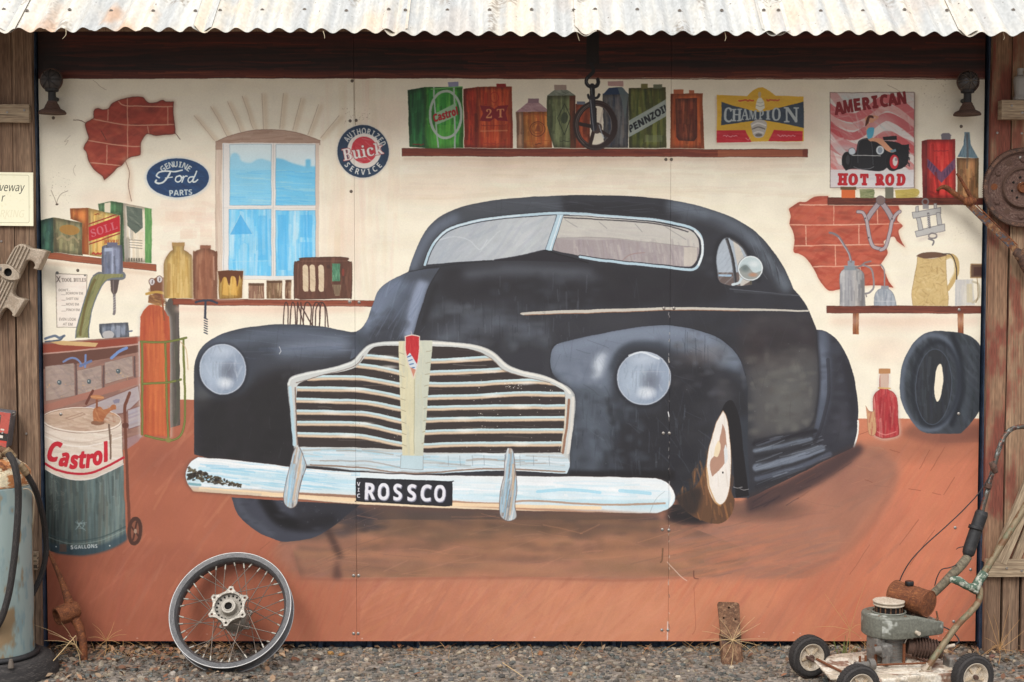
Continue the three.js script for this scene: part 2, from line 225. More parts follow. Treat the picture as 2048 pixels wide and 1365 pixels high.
  soft(8, () => fill(rc(40, 60, 120, 150), [20, 10, 8], 0.5));

  // ---- exposed brick, both patches
  const bricks = (outline, base, mortar, h, v, halo) => {
    soft(3, () => line(outline, halo, 5, 0.55)); fill(outline, base);
    within(outline, () => { cloud0(bbox(outline)[0], bbox(outline)[1], bbox(outline)[2], bbox(outline)[3], 120, [base.map((k) => k * 0.62), [206, 112, 82], base.map((k) => k * 0.8), [196, 104, 74], base.map((k) => k * 0.7)], 8, 30, 0.5); brush(outline, [[188, 78, 56], [146, 50, 36], [170, 66, 48], [200, 98, 74]], 420, 34, 7, -0.2, 0.22, 0.9); for (const q of h) cl(q, mortar, 2.4, 0.85); for (const q of v) cl(q, mortar, 2.2, 0.8); soft(2, () => line(outline, [60, 20, 14], 4, 0.25)); });
  };
  const b1 = sp([187, 237, 187, 222, 195, 216, 205, 219, 216, 217, 222, 208, 235, 201, 250, 197, 268, 194, 285, 195, 292, 202, 299, 206, 312, 205, 325, 200, 332, 203, 347, 204], [347, 204, 346, 225, 350, 262, 346, 268, 330, 269, 312, 271, 300, 268, 292, 268, 285, 278, 281, 290, 281, 305, 278, 311, 262, 314, 252, 320, 243, 331, 234, 336, 225, 346, 208, 360], [208, 360, 204, 352, 192, 343, 183, 333, 176, 320, 173, 305, 167, 297, 170, 288, 177, 276, 173, 262, 170, 248, 180, 241, 187, 237]);
  bricks(b1, [164, 66, 47], [216, 158, 132], [[180, 237, 255, 250, 352, 249], [172, 280, 255, 293, 284, 293], [176, 325, 242, 332], [236, 203, 256, 212, 348, 213]], [[215, 218, 215, 241], [254, 195, 255, 318], [335, 213, 335, 250], [294, 253, 297, 268], [213, 290, 213, 327]], [150, 104, 84]);
  line(b1, [60, 26, 20], 1.2, 0.6);
  for (const q of [[146, 240, 158, 241, 172, 247], [348, 263, 360, 279], [250, 320, 258, 345, 256, 372, 262, 402], [202, 262, 212, 280]]) cl(q, [76, 44, 34], 1.4, 0.75);
  soft(4, () => cl([250, 318, 260, 350, 258, 400], [206, 170, 146], 9, 0.5));
  const b2 = sp([1578, 418, 1598, 405, 1612, 404, 1630, 394, 1657, 393], [1657, 393, 1658, 411], [1658, 411, 1797, 411], [1797, 411, 1800, 425, 1795, 440, 1806, 452, 1798, 462, 1802, 478, 1811, 495], [1811, 495, 1796, 484, 1788, 474, 1772, 480, 1768, 486, 1776, 505, 1768, 520, 1762, 532, 1772, 548, 1778, 562, 1788, 576], [1788, 576, 1760, 572, 1720, 573, 1684, 578, 1660, 582, 1648, 572, 1638, 558, 1628, 538, 1612, 516, 1600, 508, 1588, 503, 1590, 480, 1586, 462, 1579, 448, 1582, 432, 1578, 418]);
  bricks(b2, [196, 102, 80], [238, 190, 164], [[1600, 410, 1800, 411], [1576, 450, 1700, 450, 1806, 447], [1580, 492, 1780, 489], [1620, 534, 1775, 531]], [[1668, 411, 1668, 450], [1612, 451, 1613, 490], [1718, 450, 1718, 489], [1671, 491, 1672, 532], [1755, 412, 1756, 448], [1720, 533, 1722, 540]], [220, 176, 150]);
  brush(b2, [[214, 112, 86], [180, 76, 58], [206, 100, 78]], 140, 50, 6, 0.05, 0.25, 0.2);

  // ---- arched window
  for (const q of [[388, 232, 428, 281], [421, 213, 455, 274], [455, 203, 482, 265], [484, 193, 506, 258], [523, 187, 527, 258], [566, 187, 559, 257], [602, 196, 585, 260], [637, 209, 615, 269], [678, 231, 641, 276]]) { cl(q, [150, 120, 100], 1, 0.65); soft(3, () => cl([q[0] + 5, q[1] + 4, q[2] + 5, q[3]], [216, 190, 160], 9, 0.5)); }
  const arch = sp([430, 284, 455, 273, 485, 265, 515, 260, 560, 260, 600, 267, 640, 281], [640, 281, 640, 290], [640, 290, 430, 300]);
  fill(rc(430, 282, 446, 556), [226, 206, 186]); brush(rc(430, 282, 446, 556), [[204, 178, 158], [240, 226, 210]], 30, 120, 4, VER, 0.4, 0.03);
  fill(arch, [186, 156, 136]); brush(arch, [[150, 116, 98], [204, 176, 156], [170, 138, 120]], 60, 60, 4, 0.02, 0.45, 0.15); line(sp([430, 284, 455, 273, 485, 265, 515, 260, 560, 260, 600, 267, 640, 281]), [142, 110, 92], 1.4, 0.8);
  fill(rc(444, 286, 638, 560), [238, 234, 228]); fill(rc(630, 286, 638, 556), [226, 206, 190]); cl([431, 285, 431, 556], [170, 150, 136], 1, 0.6); cl([446, 288, 447, 556], [150, 160, 168], 1, 0.6);
  const panes = [rc(459, 289, 542, 411), rc(551, 289, 630, 411), rc(457, 419, 542, 552), rc(551, 421, 631, 552)];
  fill(panes[0], lgr(0, 289, 0, 411, 0, [226, 242, 244], 0.3, [204, 234, 244], 0.4, [146, 216, 246], 1, [138, 212, 248])); fill(panes[1], lgr(0, 289, 0, 411, 0, [232, 244, 246], 0.25, [216, 238, 244], 0.42, [148, 218, 246], 1, [136, 212, 248]));
  within(panes[0], () => { g.filter = 'blur(2px)'; fill(sp([455, 330, 462, 310, 470, 306, 478, 312, 482, 322, 500, 326, 520, 318, 545, 324], [545, 324, 545, 420], [545, 420, 455, 420]), [140, 212, 244], 0.7); });
  within(panes[1], () => { g.filter = 'blur(2px)'; fill(sp([548, 316, 566, 318, 585, 326, 612, 333, 635, 332], [635, 332, 635, 420], [635, 420, 548, 420]), [118, 204, 244], 0.9); fill(rc(611, 319, 621, 336), [120, 200, 236]); });
  brush(rc(459, 340, 542, 411), [[150, 214, 240], [90, 186, 238], [184, 228, 240]], 50, 60, 3, 0.03, 0.4, 0.05); brush(rc(551, 340, 630, 411), [[150, 214, 240], [90, 186, 238], [184, 228, 240]], 50, 60, 3, 0.03, 0.4, 0.05);
  fill(panes[2], [128, 212, 250]); fill(panes[3], [136, 214, 250]);
  brush(panes[2], [[90, 190, 244], [206, 238, 252], [112, 202, 246], [160, 222, 250]], 110, 110, 8, VER, 0.5, 0.05); brush(panes[3], [[90, 190, 244], [210, 240, 252], [112, 202, 246], [166, 224, 250]], 110, 110, 8, VER, 0.5, 0.05);
  within(panes[2], () => { fill(pl(459, 470, 481, 428, 506, 468), [74, 176, 236], 0.7); cl([459, 470, 481, 428, 481, 428, 506, 470], [190, 228, 244], 1.4, 0.7); cl([506, 440, 507, 552], [190, 228, 246], 2, 0.5); fill(rc(515, 432, 534, 520), [88, 186, 240], 0.5); cl([462, 524, 540, 522], [176, 224, 246], 1.5, 0.6); });
  within(panes[3], () => { fill(rc(556, 430, 572, 540), [86, 186, 242], 0.6); fill(rc(600, 430, 624, 475), [84, 184, 240], 0.5); fill(rc(600, 484, 624, 540), [84, 184, 240], 0.5); cl([590, 424, 591, 552], [200, 232, 248], 3, 0.5); });
  for (const q of panes) line(q, [120, 150, 170], 1, 0.6);
  cl([546, 288, 546, 552], [196, 186, 178], 1.2, 0.7); cl([446, 416, 636, 417], [206, 200, 192], 1, 0.7); fill(rc(446, 552, 632, 559), [238, 236, 230]); cl([446, 560, 590, 559], [200, 184, 168], 1, 0.6);

  // ---- enamel signs
  soft(2, () => fill(el(355, 357, 66, 42), [206, 212, 214], 0.7)); fill(el(355, 356, 62, 38.5), [30, 66, 108]);
  brush(el(355, 356, 61, 38), [[22, 50, 86], [40, 84, 128], [18, 44, 80], [48, 96, 140]], 90, 50, 5, 0.3, 0.3, 0.6, [293, 317, 417, 395]);
  arc('GENUINE', 352, 372, 43, -2.36, -0.83, 16.5, [206, 210, 208], { sx: 0.94 });
  text('PARTS', 361, 386, 15.5, [206, 214, 214], { rot: -0.05, sx: 1.04 });
  { const ink = [222, 228, 226]; cl([318, 356, 312, 352, 318, 345, 332, 343, 350, 344, 364, 341], ink, 3); cl([340, 345, 334, 356, 326, 365, 316, 367, 310, 364, 312, 361], ink, 3.6); cl([330, 357, 344, 355], ink, 2); cl([360, 352, 352, 355, 350, 362, 355, 365, 361, 361, 362, 354, 358, 352, 364, 356], ink, 2.6); cl([366, 353, 366, 358, 363, 365], ink, 2.8); cl([365, 358, 370, 353, 374, 353], ink, 2.4); cl([386, 354, 379, 355, 376, 361, 379, 365, 384, 362, 388, 354], ink, 2.6); cl([393, 343, 387, 358, 386, 364, 390, 364, 395, 360], ink, 2.8); }
  soft(1.5, () => fill(el(726, 304, 53, 54), [214, 208, 200], 0.8)); fill(el(726, 303, 51, 52), [40, 62, 88]);
  brush(el(726, 303, 50, 51), [[30, 50, 74], [52, 78, 104]], 50, 40, 5, 1, 0.3, 1.5, [676, 252, 776, 354]);
  fill(el(728, 302, 33.5, 35), [236, 226, 216]); fill(el(728, 300, 25, 27), [206, 60, 72]); brush(el(728, 300, 25, 27), [[232, 190, 184], [186, 40, 56], [222, 120, 122]], 34, 34, 2.4, 0.4, 0.6, 0.4, [703, 273, 753, 327]);
  arc('AUTHORIZED', 727, 304, 42, -2.62, -0.28, 16, [216, 214, 208], { sx: 0.82 }); arc('SERVICE', 727, 302, 43, 2.58, 0.62, 15.5, [222, 220, 214], { sx: 0.92, inside: 1 });
  text('Buick', 725, 304, 31, [238, 232, 226], { font: 'serif', rot: -0.17, sx: 0.92, out: [170, 66, 72], ow: 2.4 });

  // ---- long shelf and its tins
  const shelf = (x0, y0, x1, y1, t, c) => { const p = pl(x0, y0, x1, y1, x1, y1 + t, x0, y0 + t); fill(p, c); brush(p, [[c[0] + 40, c[1] + 26, c[2] + 18], [c[0] - 26, c[1] - 18, c[2] - 14], [c[0] + 18, c[1] + 8, c[2] + 4]], Math.round((x1 - x0) / 5), 70, 3, Math.atan2(y1 - y0, x1 - x0), 0.4, 0.03); line(p, [60, 28, 20], 1, 0.6); };
  shelf(804, 297, 1616, 299, 15.5, [122, 56, 38]); fill(rc(1436, 300, 1606, 313), [182, 112, 78], 0.6); soft(3, () => fill(rc(806, 315, 1610, 321), [206, 168, 146], 0.5));
  const round = (p, a = 0.42, w = 9) => within(p, () => soft(3.2, () => line(p, [22, 14, 10], w, a)));
  const can = (p, c, cols, n = 60, w = 5, len = 60) => { fill(p, c); brush(p, cols, n, len, w, VER, 0.5, 0.1); brush(p, [c.map((k) => k * 0.55), c.map((k) => Math.min(255, k * 1.25 + 18))], Math.round(n / 3), len, w * 1.6, VER, 0.4, 0.06); round(p); };
  can(pl(815, 180, 850, 174, 850, 296, 819, 294), [38, 108, 56], [[24, 78, 42], [64, 150, 76], [20, 66, 40]]);
  can(pl(848, 174, 925, 174, 927, 296, 850, 297), [64, 158, 62], [[40, 122, 48], [106, 196, 70], [34, 110, 52], [130, 206, 84]], 110);
  fill(rc(858, 250, 905, 296), [120, 196, 74], 0.35); fill(pl(896, 165, 917, 164, 917, 175, 897, 174), [150, 152, 182]); scribble(826, 848, 290, [140, 40, 30], 2, 0.8);
  line(el(891, 229, 31, 46), [186, 200, 186], 5); cl([868, 175, 868, 200, 872, 250, 876, 294], [180, 196, 184], 3); cl([908, 175, 909, 220, 910, 296], [180, 196, 184], 3.4); cl([862, 178, 924, 174], [120, 190, 110], 2);
  fill(pl(868, 228, 912, 206, 914, 232, 872, 250), [160, 196, 158]); text('Castrol', 891, 230, 20, [190, 30, 42], { rot: -0.3, skew: -0.1, sx: 0.76, out: [150, 22, 34], ow: 1.2 });
  can(pl(927, 178, 958, 174, 955, 296, 929, 296), [176, 54, 30], [[140, 34, 22], [210, 84, 50]]); can(pl(955, 174, 1024, 173, 1026, 296, 955, 296), [206, 82, 42], [[184, 56, 30], [226, 118, 70], [170, 44, 26]], 110);
  fill(pl(993, 168, 1012, 167, 1013, 175, 993, 175), [150, 42, 36]); line(el(989, 195, 8, 10), [168, 44, 34], 1.4, 0.8);
  fill(pl(960, 211, 980, 213, 989, 218, 996, 212, 1017, 211, 1011, 226, 1016, 243, 996, 241, 989, 236, 980, 243, 959, 242, 966, 227), [140, 36, 42]); text('2', 978, 228, 24, [226, 150, 104], { font: 'serif' }); text('T', 1001, 227, 23, [226, 150, 104], { font: 'serif' }); scribble(962, 1014, 251, [140, 40, 30], 1.2); cl([962, 262, 1014, 261], [236, 160, 120], 3, 0.5); scribble(968, 1012, 287, [150, 50, 36], 1);
  can(pl(1032, 224, 1050, 222, 1050, 296, 1034, 296), [196, 150, 116], [[160, 110, 84], [214, 170, 138]], 30); can(pl(1047, 224, 1102, 223, 1104, 296, 1048, 296), [230, 134, 62], [[206, 104, 44], [244, 166, 96], [190, 96, 54]], 70);
  fill(pl(1032, 224, 1056, 204, 1077, 204, 1100, 223), [176, 140, 144]); brush(pl(1032, 224, 1056, 204, 1077, 204, 1100, 223), [[146, 112, 120], [196, 164, 164]], 24, 26, 3, 0.4, 0.5, 0.6); fill(rc(1056, 197, 1078, 206), [150, 120, 128]);
  line(el(1075, 258, 15, 14), [120, 62, 36], 1.6); line(el(1075, 257, 11, 10), [120, 62, 36], 1, 0.7); fill(pl(1070, 262, 1073, 252, 1076, 248, 1080, 253, 1081, 263), [140, 76, 46], 0.7); scribble(1050, 1100, 229, [170, 90, 40], 2, 0.7); cl([1050, 282, 1102, 281], [180, 84, 36], 1.2, 0.7); scribble(1070, 1082, 288, [110, 60, 36], 2);
  can(pl(1094, 192, 1150, 191, 1150, 296, 1108, 296, 1094, 250), [116, 124, 84], [[84, 96, 62], [148, 154, 112], [70, 84, 58], [160, 164, 126]], 90); can(pl(1139, 192, 1151, 192, 1152, 296, 1141, 296), [152, 84, 52], [[120, 62, 40]], 14);
  fill(pl(1094, 192, 1110, 180, 1134, 180, 1150, 191), [134, 142, 128]); fill(rc(1109, 170, 1133, 181), [176, 156, 144]); brush(pl(1094, 192, 1110, 180, 1134, 180, 1150, 191), [[90, 98, 86], [170, 176, 160]], 20, 22, 3, 0.3, 0.5, 0.7);
  line(pl(1129, 208, 1142, 236, 1129, 270, 1115, 236), [58, 66, 48], 1.6, 0.9); fill(el(1129, 236, 7, 11), [64, 72, 54], 0.8); scribble(1120, 1140, 283, [64, 70, 50], 1.6);
  can(pl(1152, 208, 1180, 206, 1180, 296, 1152, 296), [184, 82, 48], [[150, 60, 38], [206, 112, 70]], 40); fill(rc(1154, 203, 1170, 209), [116, 124, 140]);
  can(pl(1205, 188, 1258, 188, 1256, 296, 1208, 296), [92, 90, 92], [[44, 58, 82], [138, 128, 118], [36, 48, 70], [160, 140, 120], [120, 130, 128]], 90); fill(pl(1205, 190, 1218, 176, 1244, 174, 1258, 188), [44, 64, 92]); fill(pl(1236, 176, 1246, 175, 1258, 189, 1250, 240, 1244, 200), [110, 124, 124], 0.8); fill(pl(1216, 163, 1246, 162, 1247, 173, 1216, 172), [192, 156, 150]);
  const pz = pl(1258, 176, 1332, 175, 1333, 296, 1258, 296); can(pz, [98, 104, 48], [[64, 76, 34], [140, 146, 66], [54, 66, 36], [118, 106, 56]], 130); fill(rc(1283, 168, 1296, 177), [120, 116, 66]); fill(rc(1307, 169, 1325, 177), [110, 116, 92]);
  within(pz, () => { fill(pl(1256, 243, 1334, 198, 1334, 232, 1256, 276), [168, 178, 168]); brush(pl(1256, 243, 1334, 198, 1334, 232, 1256, 276), [[140, 156, 150], [196, 200, 190]], 30, 40, 4, -0.52, 0.4, 0.05); text('PENNZOIL', 1297, 237, 18.5, [34, 38, 42], { rot: -0.52, sx: 1.0, skew: -0.15, out: [34, 38, 42], ow: 0.9 }); });
  fill(rc(1290, 270, 1325, 284), [140, 150, 120], 0.4);
  can(pl(1342, 188, 1405, 187, 1409, 297, 1341, 297), [204, 100, 50], [[174, 76, 38], [224, 130, 76], [190, 88, 44]], 80); can(pl(1352, 198, 1394, 197, 1394, 274, 1388, 282, 1358, 281, 1353, 274), [142, 70, 46], [[112, 46, 30], [180, 106, 66], [96, 40, 30]], 60); line(pl(1352, 198, 1394, 197, 1394, 274, 1388, 282, 1358, 281, 1353, 274), [88, 40, 28], 1.2, 0.8); fill(rc(1348, 179, 1367, 188), [186, 106, 72]); fill(rc(1378, 181, 1388, 188), [186, 106, 72]);
  // pulley block painted hanging in front of them
  fill(rc(1173, 60, 1198, 128), [26, 16, 14]); cl([1183, 128, 1187, 142, 1181, 150, 1174, 158, 1174, 168, 1182, 174, 1192, 173, 1197, 166, 1196, 159], [28, 26, 30], 7); cl([1175, 156, 1173, 164, 1178, 171], [110, 116, 124], 1.6, 0.8); fill(el(1196, 160, 2.5, 5), [26, 24, 26]);
  cl([1185, 172, 1185, 196], [32, 30, 34], 10); cl([1183, 176, 1184, 192], [110, 116, 120], 1.8, 0.8);
  { const c = el(1191, 251, 38, 44); line(c, [58, 42, 38], 11); line(el(1189, 250, 33, 40), [128, 114, 108], 1.2, 0.8); line(el(1194, 252, 41.5, 46), [96, 86, 84], 1.2, 0.7); line(el(1190, 251, 37, 44, 0, 2.2, 4.4), [140, 130, 124], 1.6, 0.6); for (const a of [0.5, 1.9, 3.3, 4.7]) cl([1190, 254, 1190 + 30 * Math.cos(a), 254 + 36 * Math.sin(a)], [60, 42, 36], 7); fill(el(1194, 256, 10, 11), [86, 70, 64]); cl([1198, 250, 1206, 272, 1208, 276], [196, 206, 214], 2.2, 0.7); cl([1206, 222, 1200, 246], [206, 190, 176], 4, 0.6); }
  cl([1176, 190, 1179, 196, 1194, 196, 1198, 190], [34, 32, 34], 5); cl([1184, 196, 1186, 230, 1188, 256], [58, 56, 62], 12); cl([1181, 200, 1185, 240, 1188, 262], [150, 156, 164], 2, 0.8); cl([1189, 200, 1192, 250], [30, 28, 30], 2, 0.8);

  // ---- spark plug sign
  const champ = pl(1434, 190, 1494, 192, 1505, 182, 1517, 176, 1526, 175, 1540, 183, 1552, 192, 1608, 193, 1608, 283, 1434, 284);
  soft(2, () => fill(pl(1431, 194, 1436, 190, 1436, 286, 1604, 286, 1604, 289, 1432, 288), [196, 166, 144], 0.6)); fill(champ, [232, 184, 62]); brush(champ, [[214, 160, 44], [244, 206, 96], [222, 170, 70]], 70, 60, 6, 0.1, 0.3, 0.4);
  const bow = pl(1443, 204, 1505, 222, 1521, 224, 1540, 221, 1608, 203, 1608, 256, 1545, 243, 1525, 240, 1498, 243, 1443, 251); fill(bow, [66, 78, 92]); brush(bow, [[46, 56, 68], [84, 96, 110], [58, 70, 86]], 60, 40, 4, 0.1, 0.3, 0.3);
  [['C', 1456, 40], ['H', 1474, 35], ['A', 1490, 30], ['M', 1506, 25], ['P', 1523, 24], ['O', 1553, 34], ['N', 1583, 42]].forEach(([t, x, s]) => text(t, x, 230, s, [188, 196, 196], { font: 'serif', sx: t === 'N' ? 0.95 : 0.72, out: [150, 160, 164], ow: 0.5 }));
  fill(rc(1534, 222, 1539, 239), [188, 196, 196]); fill(rc(1532, 221, 1541, 223), [188, 196, 196]); fill(rc(1532, 237, 1541, 239), [188, 196, 196]);
  for (const p of [pl(1434, 261, 1491, 260, 1503, 284, 1434, 285), pl(1548, 260, 1606, 262, 1606, 282, 1537, 283)]) { fill(p, [206, 44, 58]); brush(p, [[180, 28, 44], [224, 84, 90]], 20, 40, 3, 0.05, 0.4, 0.1); }
  scribble(1447, 1476, 272, [236, 180, 180], 1.5, 0.8); scribble(1555, 1592, 271, [236, 190, 190], 1.5, 0.8); scribble(1478, 1508, 201, [206, 70, 50], 3, 0.8, 1.2); scribble(1534, 1560, 201, [200, 80, 60], 3, 0.8, 1.2); cl([1492, 276, 1497, 280, 1501, 274], [240, 190, 180], 1.4, 0.8);
  fill(pl(1511, 216, 1513, 203, 1517, 196, 1523, 196, 1528, 203, 1530, 216, 1521, 223), [232, 230, 214]); fill(el(1519, 190, 3, 6), [206, 182, 140]); cl([1512, 210, 1521, 213, 1529, 210], [150, 150, 140], 1.2, 0.7); cl([1514, 204, 1521, 206, 1527, 204], [150, 150, 140], 1, 0.7);
  fill(sp([1501, 248, 1512, 240, 1526, 240, 1534, 248, 1530, 268, 1524, 275, 1512, 275, 1506, 268]), [196, 190, 182]); cl([1504, 252, 1516, 246, 1531, 251], [240, 238, 230], 3, 0.8); cl([1505, 258, 1517, 254, 1530, 258], [104, 100, 98], 2.4, 0.8); cl([1508, 266, 1517, 263, 1527, 266], [236, 232, 226], 2.4, 0.8); fill(el(1518, 270, 7, 3.4), [120, 116, 112]);

  // ---- picture poster
  const post = rc(1661, 185, 1829, 376); soft(3, () => fill(rc(1664, 190, 1835, 380), [190, 168, 148], 0.5)); fill(post, [230, 218, 212]);
  within(post, () => {
    [[196, [206, 70, 78], 17], [214, [226, 158, 152], 12], [232, [198, 66, 72], 16], [250, [238, 228, 222], 14], [268, [206, 84, 86], 15], [286, [236, 220, 214], 12], [304, [214, 118, 114], 14]].forEach(([y, c, w]) => cl([1655, y + 16, 1680, y + 34, 1710, y + 40, 1742, y + 22, 1772, y + 2, 1800, y + 12, 1835, y + 40], c, w, 0.7));
    blob(1760, 250, 40, 26, [240, 232, 226], 0.5);
    cl([1655, 250, 1690, 290, 1740, 300, 1790, 282, 1835, 300], [200, 70, 76], 20, 0.5); cl([1655, 268, 1690, 308, 1740, 316, 1780, 300], [236, 228, 224], 12, 0.6); cl([1655, 300, 1672, 350, 1665, 376], [214, 120, 116], 20, 0.5); cl([1668, 190, 1700, 230, 1720, 250], [206, 110, 112], 16, 0.45);
    brush(post, [[226, 200, 194], [206, 112, 108], [240, 230, 226], [190, 214, 214], [214, 150, 146]], 160, 46, 4, 0.5, 0.3, 0.9); blob(1705, 200, 30, 18, [186, 216, 216], 0.5); blob(1690, 300, 30, 12, [196, 220, 220], 0.5); fill(rc(1661, 340, 1829, 376), [226, 222, 222], 0.9); brush(rc(1661, 338, 1829, 376), [[206, 204, 208], [236, 230, 228]], 40, 60, 5, 0, 0.3, 0.1);
  });
  line(post, [104, 84, 78], 1.2, 0.8); cl([1830, 186, 1830, 378], [150, 128, 116], 2, 0.5);
  'AMERICAN'.split('').forEach((t, i) => text(t, 1679 + i * 17.8, 215 - i * 2.6 + (i === 0 ? 2 : 0), 33 - i * 0.3, [142, 38, 44], { rot: -0.13, sx: t === 'I' ? 0.9 : t === 'M' ? 0.7 : 0.82, out: [128, 32, 38], ow: 2.6 }));
  [['H', 1686], ['O', 1707], ['T', 1729], ['R', 1760], ['O', 1780], ['D', 1803]].forEach(([t, x]) => text(t, x, 360, 28, [198, 34, 46], { font: 'serif', out: [182, 28, 40], ow: 3.6, sx: 0.82 }));
  { // the roadster and the figure on it
    fill(sp([1684, 330, 1686, 316, 1692, 306, 1702, 303, 1712, 306], [1712, 306, 1716, 286, 1722, 279, 1734, 276, 1744, 280], [1744, 280, 1790, 284, 1806, 290, 1818, 288], [1818, 288, 1816, 324, 1806, 336], [1806, 336, 1790, 340, 1776, 334], [1776, 334, 1760, 342, 1710, 338, 1692, 342]), [30, 30, 34]);
    brush(rc(1796, 290, 1820, 334), [[40, 40, 44], [24, 24, 28]], 60, 14, 2, 0.8, 0.7, 0.6); fill(pl(1766, 274, 1794, 272, 1794, 280, 1768, 281), [36, 36, 40]); cl([1768, 282, 1793, 281], [190, 190, 186], 1, 0.8);
    fill(sp([1717, 338, 1716, 300, 1720, 284, 1730, 278, 1742, 282, 1744, 300, 1743, 338]), [38, 38, 42]); line(sp([1716, 326, 1716, 296, 1720, 283, 1730, 278, 1742, 282, 1745, 300, 1746, 330]), [120, 120, 124], 1, 0.8); cl([1704, 311, 1762, 312], [206, 206, 204], 1.6, 0.9); cl([1708, 334, 1720, 338, 1740, 337, 1748, 333], [150, 152, 156], 1.4, 0.8);
    for (const [x, y, rx, ry] of [[1694, 322, 10, 18], [1786, 322, 15, 20]]) { fill(el(x, y, rx, ry), [22, 22, 26]); line(el(x, y, rx * 0.96, ry * 0.96), [70, 70, 76], 1, 0.6); } fill(el(1789, 324, 9, 14), [204, 44, 56]); fill(el(1791, 323, 5, 9), [226, 216, 210]); fill(el(1793, 319, 2.5, 3.5), [150, 150, 156]); fill(el(1696, 320, 4, 10), [60, 60, 64]);
    fill(el(1704, 303, 7, 7), [206, 214, 220]); line(el(1704, 303, 7, 7), [90, 96, 104], 1, 0.8); fill(el(1761, 301, 8.5, 9), [216, 222, 224]); fill(el(1761, 301, 5, 6), [150, 160, 170]); line(el(1761, 301, 8.5, 9), [60, 64, 70], 1.2, 0.9);
    const skin = [226, 164, 130]; fill(sp([1738, 250, 1736, 262, 1738, 272, 1750, 276, 1764, 278, 1774, 288, 1784, 298, 1792, 302], [1792, 302, 1786, 306, 1774, 302, 1764, 292, 1752, 284, 1740, 282, 1735, 272, 1733, 256]), skin); cl([1736, 248, 1733, 238, 1740, 234, 1747, 240], skin, 5); cl([1744, 244, 1752, 238, 1756, 235, 1750, 233, 1742, 233], skin, 3.4); fill(el(1742, 240, 4.5, 6), skin); fill(sp([1734, 236, 1738, 231, 1746, 232, 1747, 237, 1740, 236, 1737, 246, 1731, 252, 1732, 242]), [96, 50, 36]);
    fill(sp([1734, 262, 1738, 256, 1748, 255, 1749, 262, 1746, 274, 1738, 278, 1735, 272]), [96, 178, 206]); fill(pl(1780, 302, 1792, 298, 1793, 303, 1784, 306), [120, 150, 160]);
  }
  // ---- tins on the short shelf
  shelf(1656, 396, 1970, 396, 14, [104, 52, 38]);
  can(pl(1844, 282, 1856, 279, 1856, 396, 1846, 396), [164, 40, 40], [[130, 30, 32], [190, 70, 64]], 24); can(pl(1855, 279, 1911, 278, 1912, 396, 1855, 396), [220, 52, 46], [[194, 34, 36], [236, 90, 76], [206, 44, 42]], 90); fill(pl(1882, 269, 1886, 266, 1899, 266, 1903, 270, 1901, 279, 1884, 279), [128, 122, 130]);
  fill(pl(1855, 316, 1883, 344, 1911, 316, 1911, 336, 1883, 366, 1855, 334), [120, 76, 104]); brush(pl(1855, 316, 1883, 344, 1911, 316, 1911, 336, 1883, 366, 1855, 334), [[84, 54, 84], [160, 110, 130]], 26, 20, 2.4, VER, 0.5, 0.2); for (let k = 0; k < 4; k++) { cl([1859 + k * 5, 323 + k * 5, 1857 + k * 5, 333 + k * 5], [70, 46, 84], 2.2, 0.7); cl([1889 + k * 5, 345 - k * 5, 1890 + k * 5, 354 - k * 5], [70, 46, 84], 2.2, 0.6); } scribble(1868, 1898, 301, [150, 40, 44], 1.4, 0.8); cl([1872, 346, 1876, 386, 1862, 384], [128, 30, 32], 5, 0.6);
  can(pl(1914, 316, 1958, 316, 1958, 398, 1916, 398), [182, 130, 84], [[150, 92, 56], [206, 160, 110], [140, 132, 84], [168, 110, 70]], 80); fill(pl(1916, 314, 1928, 290, 1930, 264, 1940, 264, 1942, 290, 1957, 316), [112, 138, 150]); brush(pl(1916, 314, 1928, 290, 1930, 264, 1940, 264, 1942, 290, 1957, 316), [[80, 104, 120], [150, 170, 178], [60, 84, 100]], 40, 30, 2.4, VER, 0.5, 0.25); cl([1935, 268, 1936, 310, 1935, 336], [96, 80, 74], 4, 0.5);
  fill(rc(1683, 378, 1711, 397), [222, 112, 60]); fill(rc(1681, 374, 1713, 380), [108, 88, 58]); fill(pl(1719, 379, 1748, 378, 1751, 386, 1747, 397, 1721, 396), [142, 148, 104]); brush(rc(1719, 379, 1750, 396), [[106, 118, 80], [180, 180, 140]], 20, 16, 2.4, 0, 0.5, 0.3); fill(rc(1771, 374, 1787, 397), [118, 116, 100]); fill(sp([1790, 380, 1815, 379, 1832, 378, 1839, 384, 1834, 393, 1815, 396, 1792, 396]), [198, 176, 92]); brush(rc(1790, 380, 1838, 396), [[160, 140, 70], [220, 204, 130]], 20, 22, 2, 0, 0.5, 0.2);
  // ---- gear puller and press on hooks
  const steel = [174, 160, 162], edge = [104, 92, 98];
  for (const q of [[1761, 404, 1748, 420, 1734, 440], [1763, 404, 1774, 420, 1786, 440]]) { cl(q, edge, 11); cl(q, steel, 8.6); }
  for (const q of [[1716, 424, 1726, 426, 1733, 440, 1737, 462, 1741, 480, 1748, 494, 1762, 498], [1800, 424, 1794, 428, 1786, 440, 1781, 462, 1775, 485, 1770, 496, 1762, 500]]) { cl(q, edge, 7.6); cl(q, [186, 172, 174], 5.6); } fill(el(1762, 401, 8.5, 9), [132, 112, 108]); line(el(1762, 401, 8.5, 9), edge, 1.2); for (const [x, y] of [[1731, 437], [1785, 438], [1738, 476]]) fill(el(x, y, 1.6, 1.6), [90, 80, 84]);
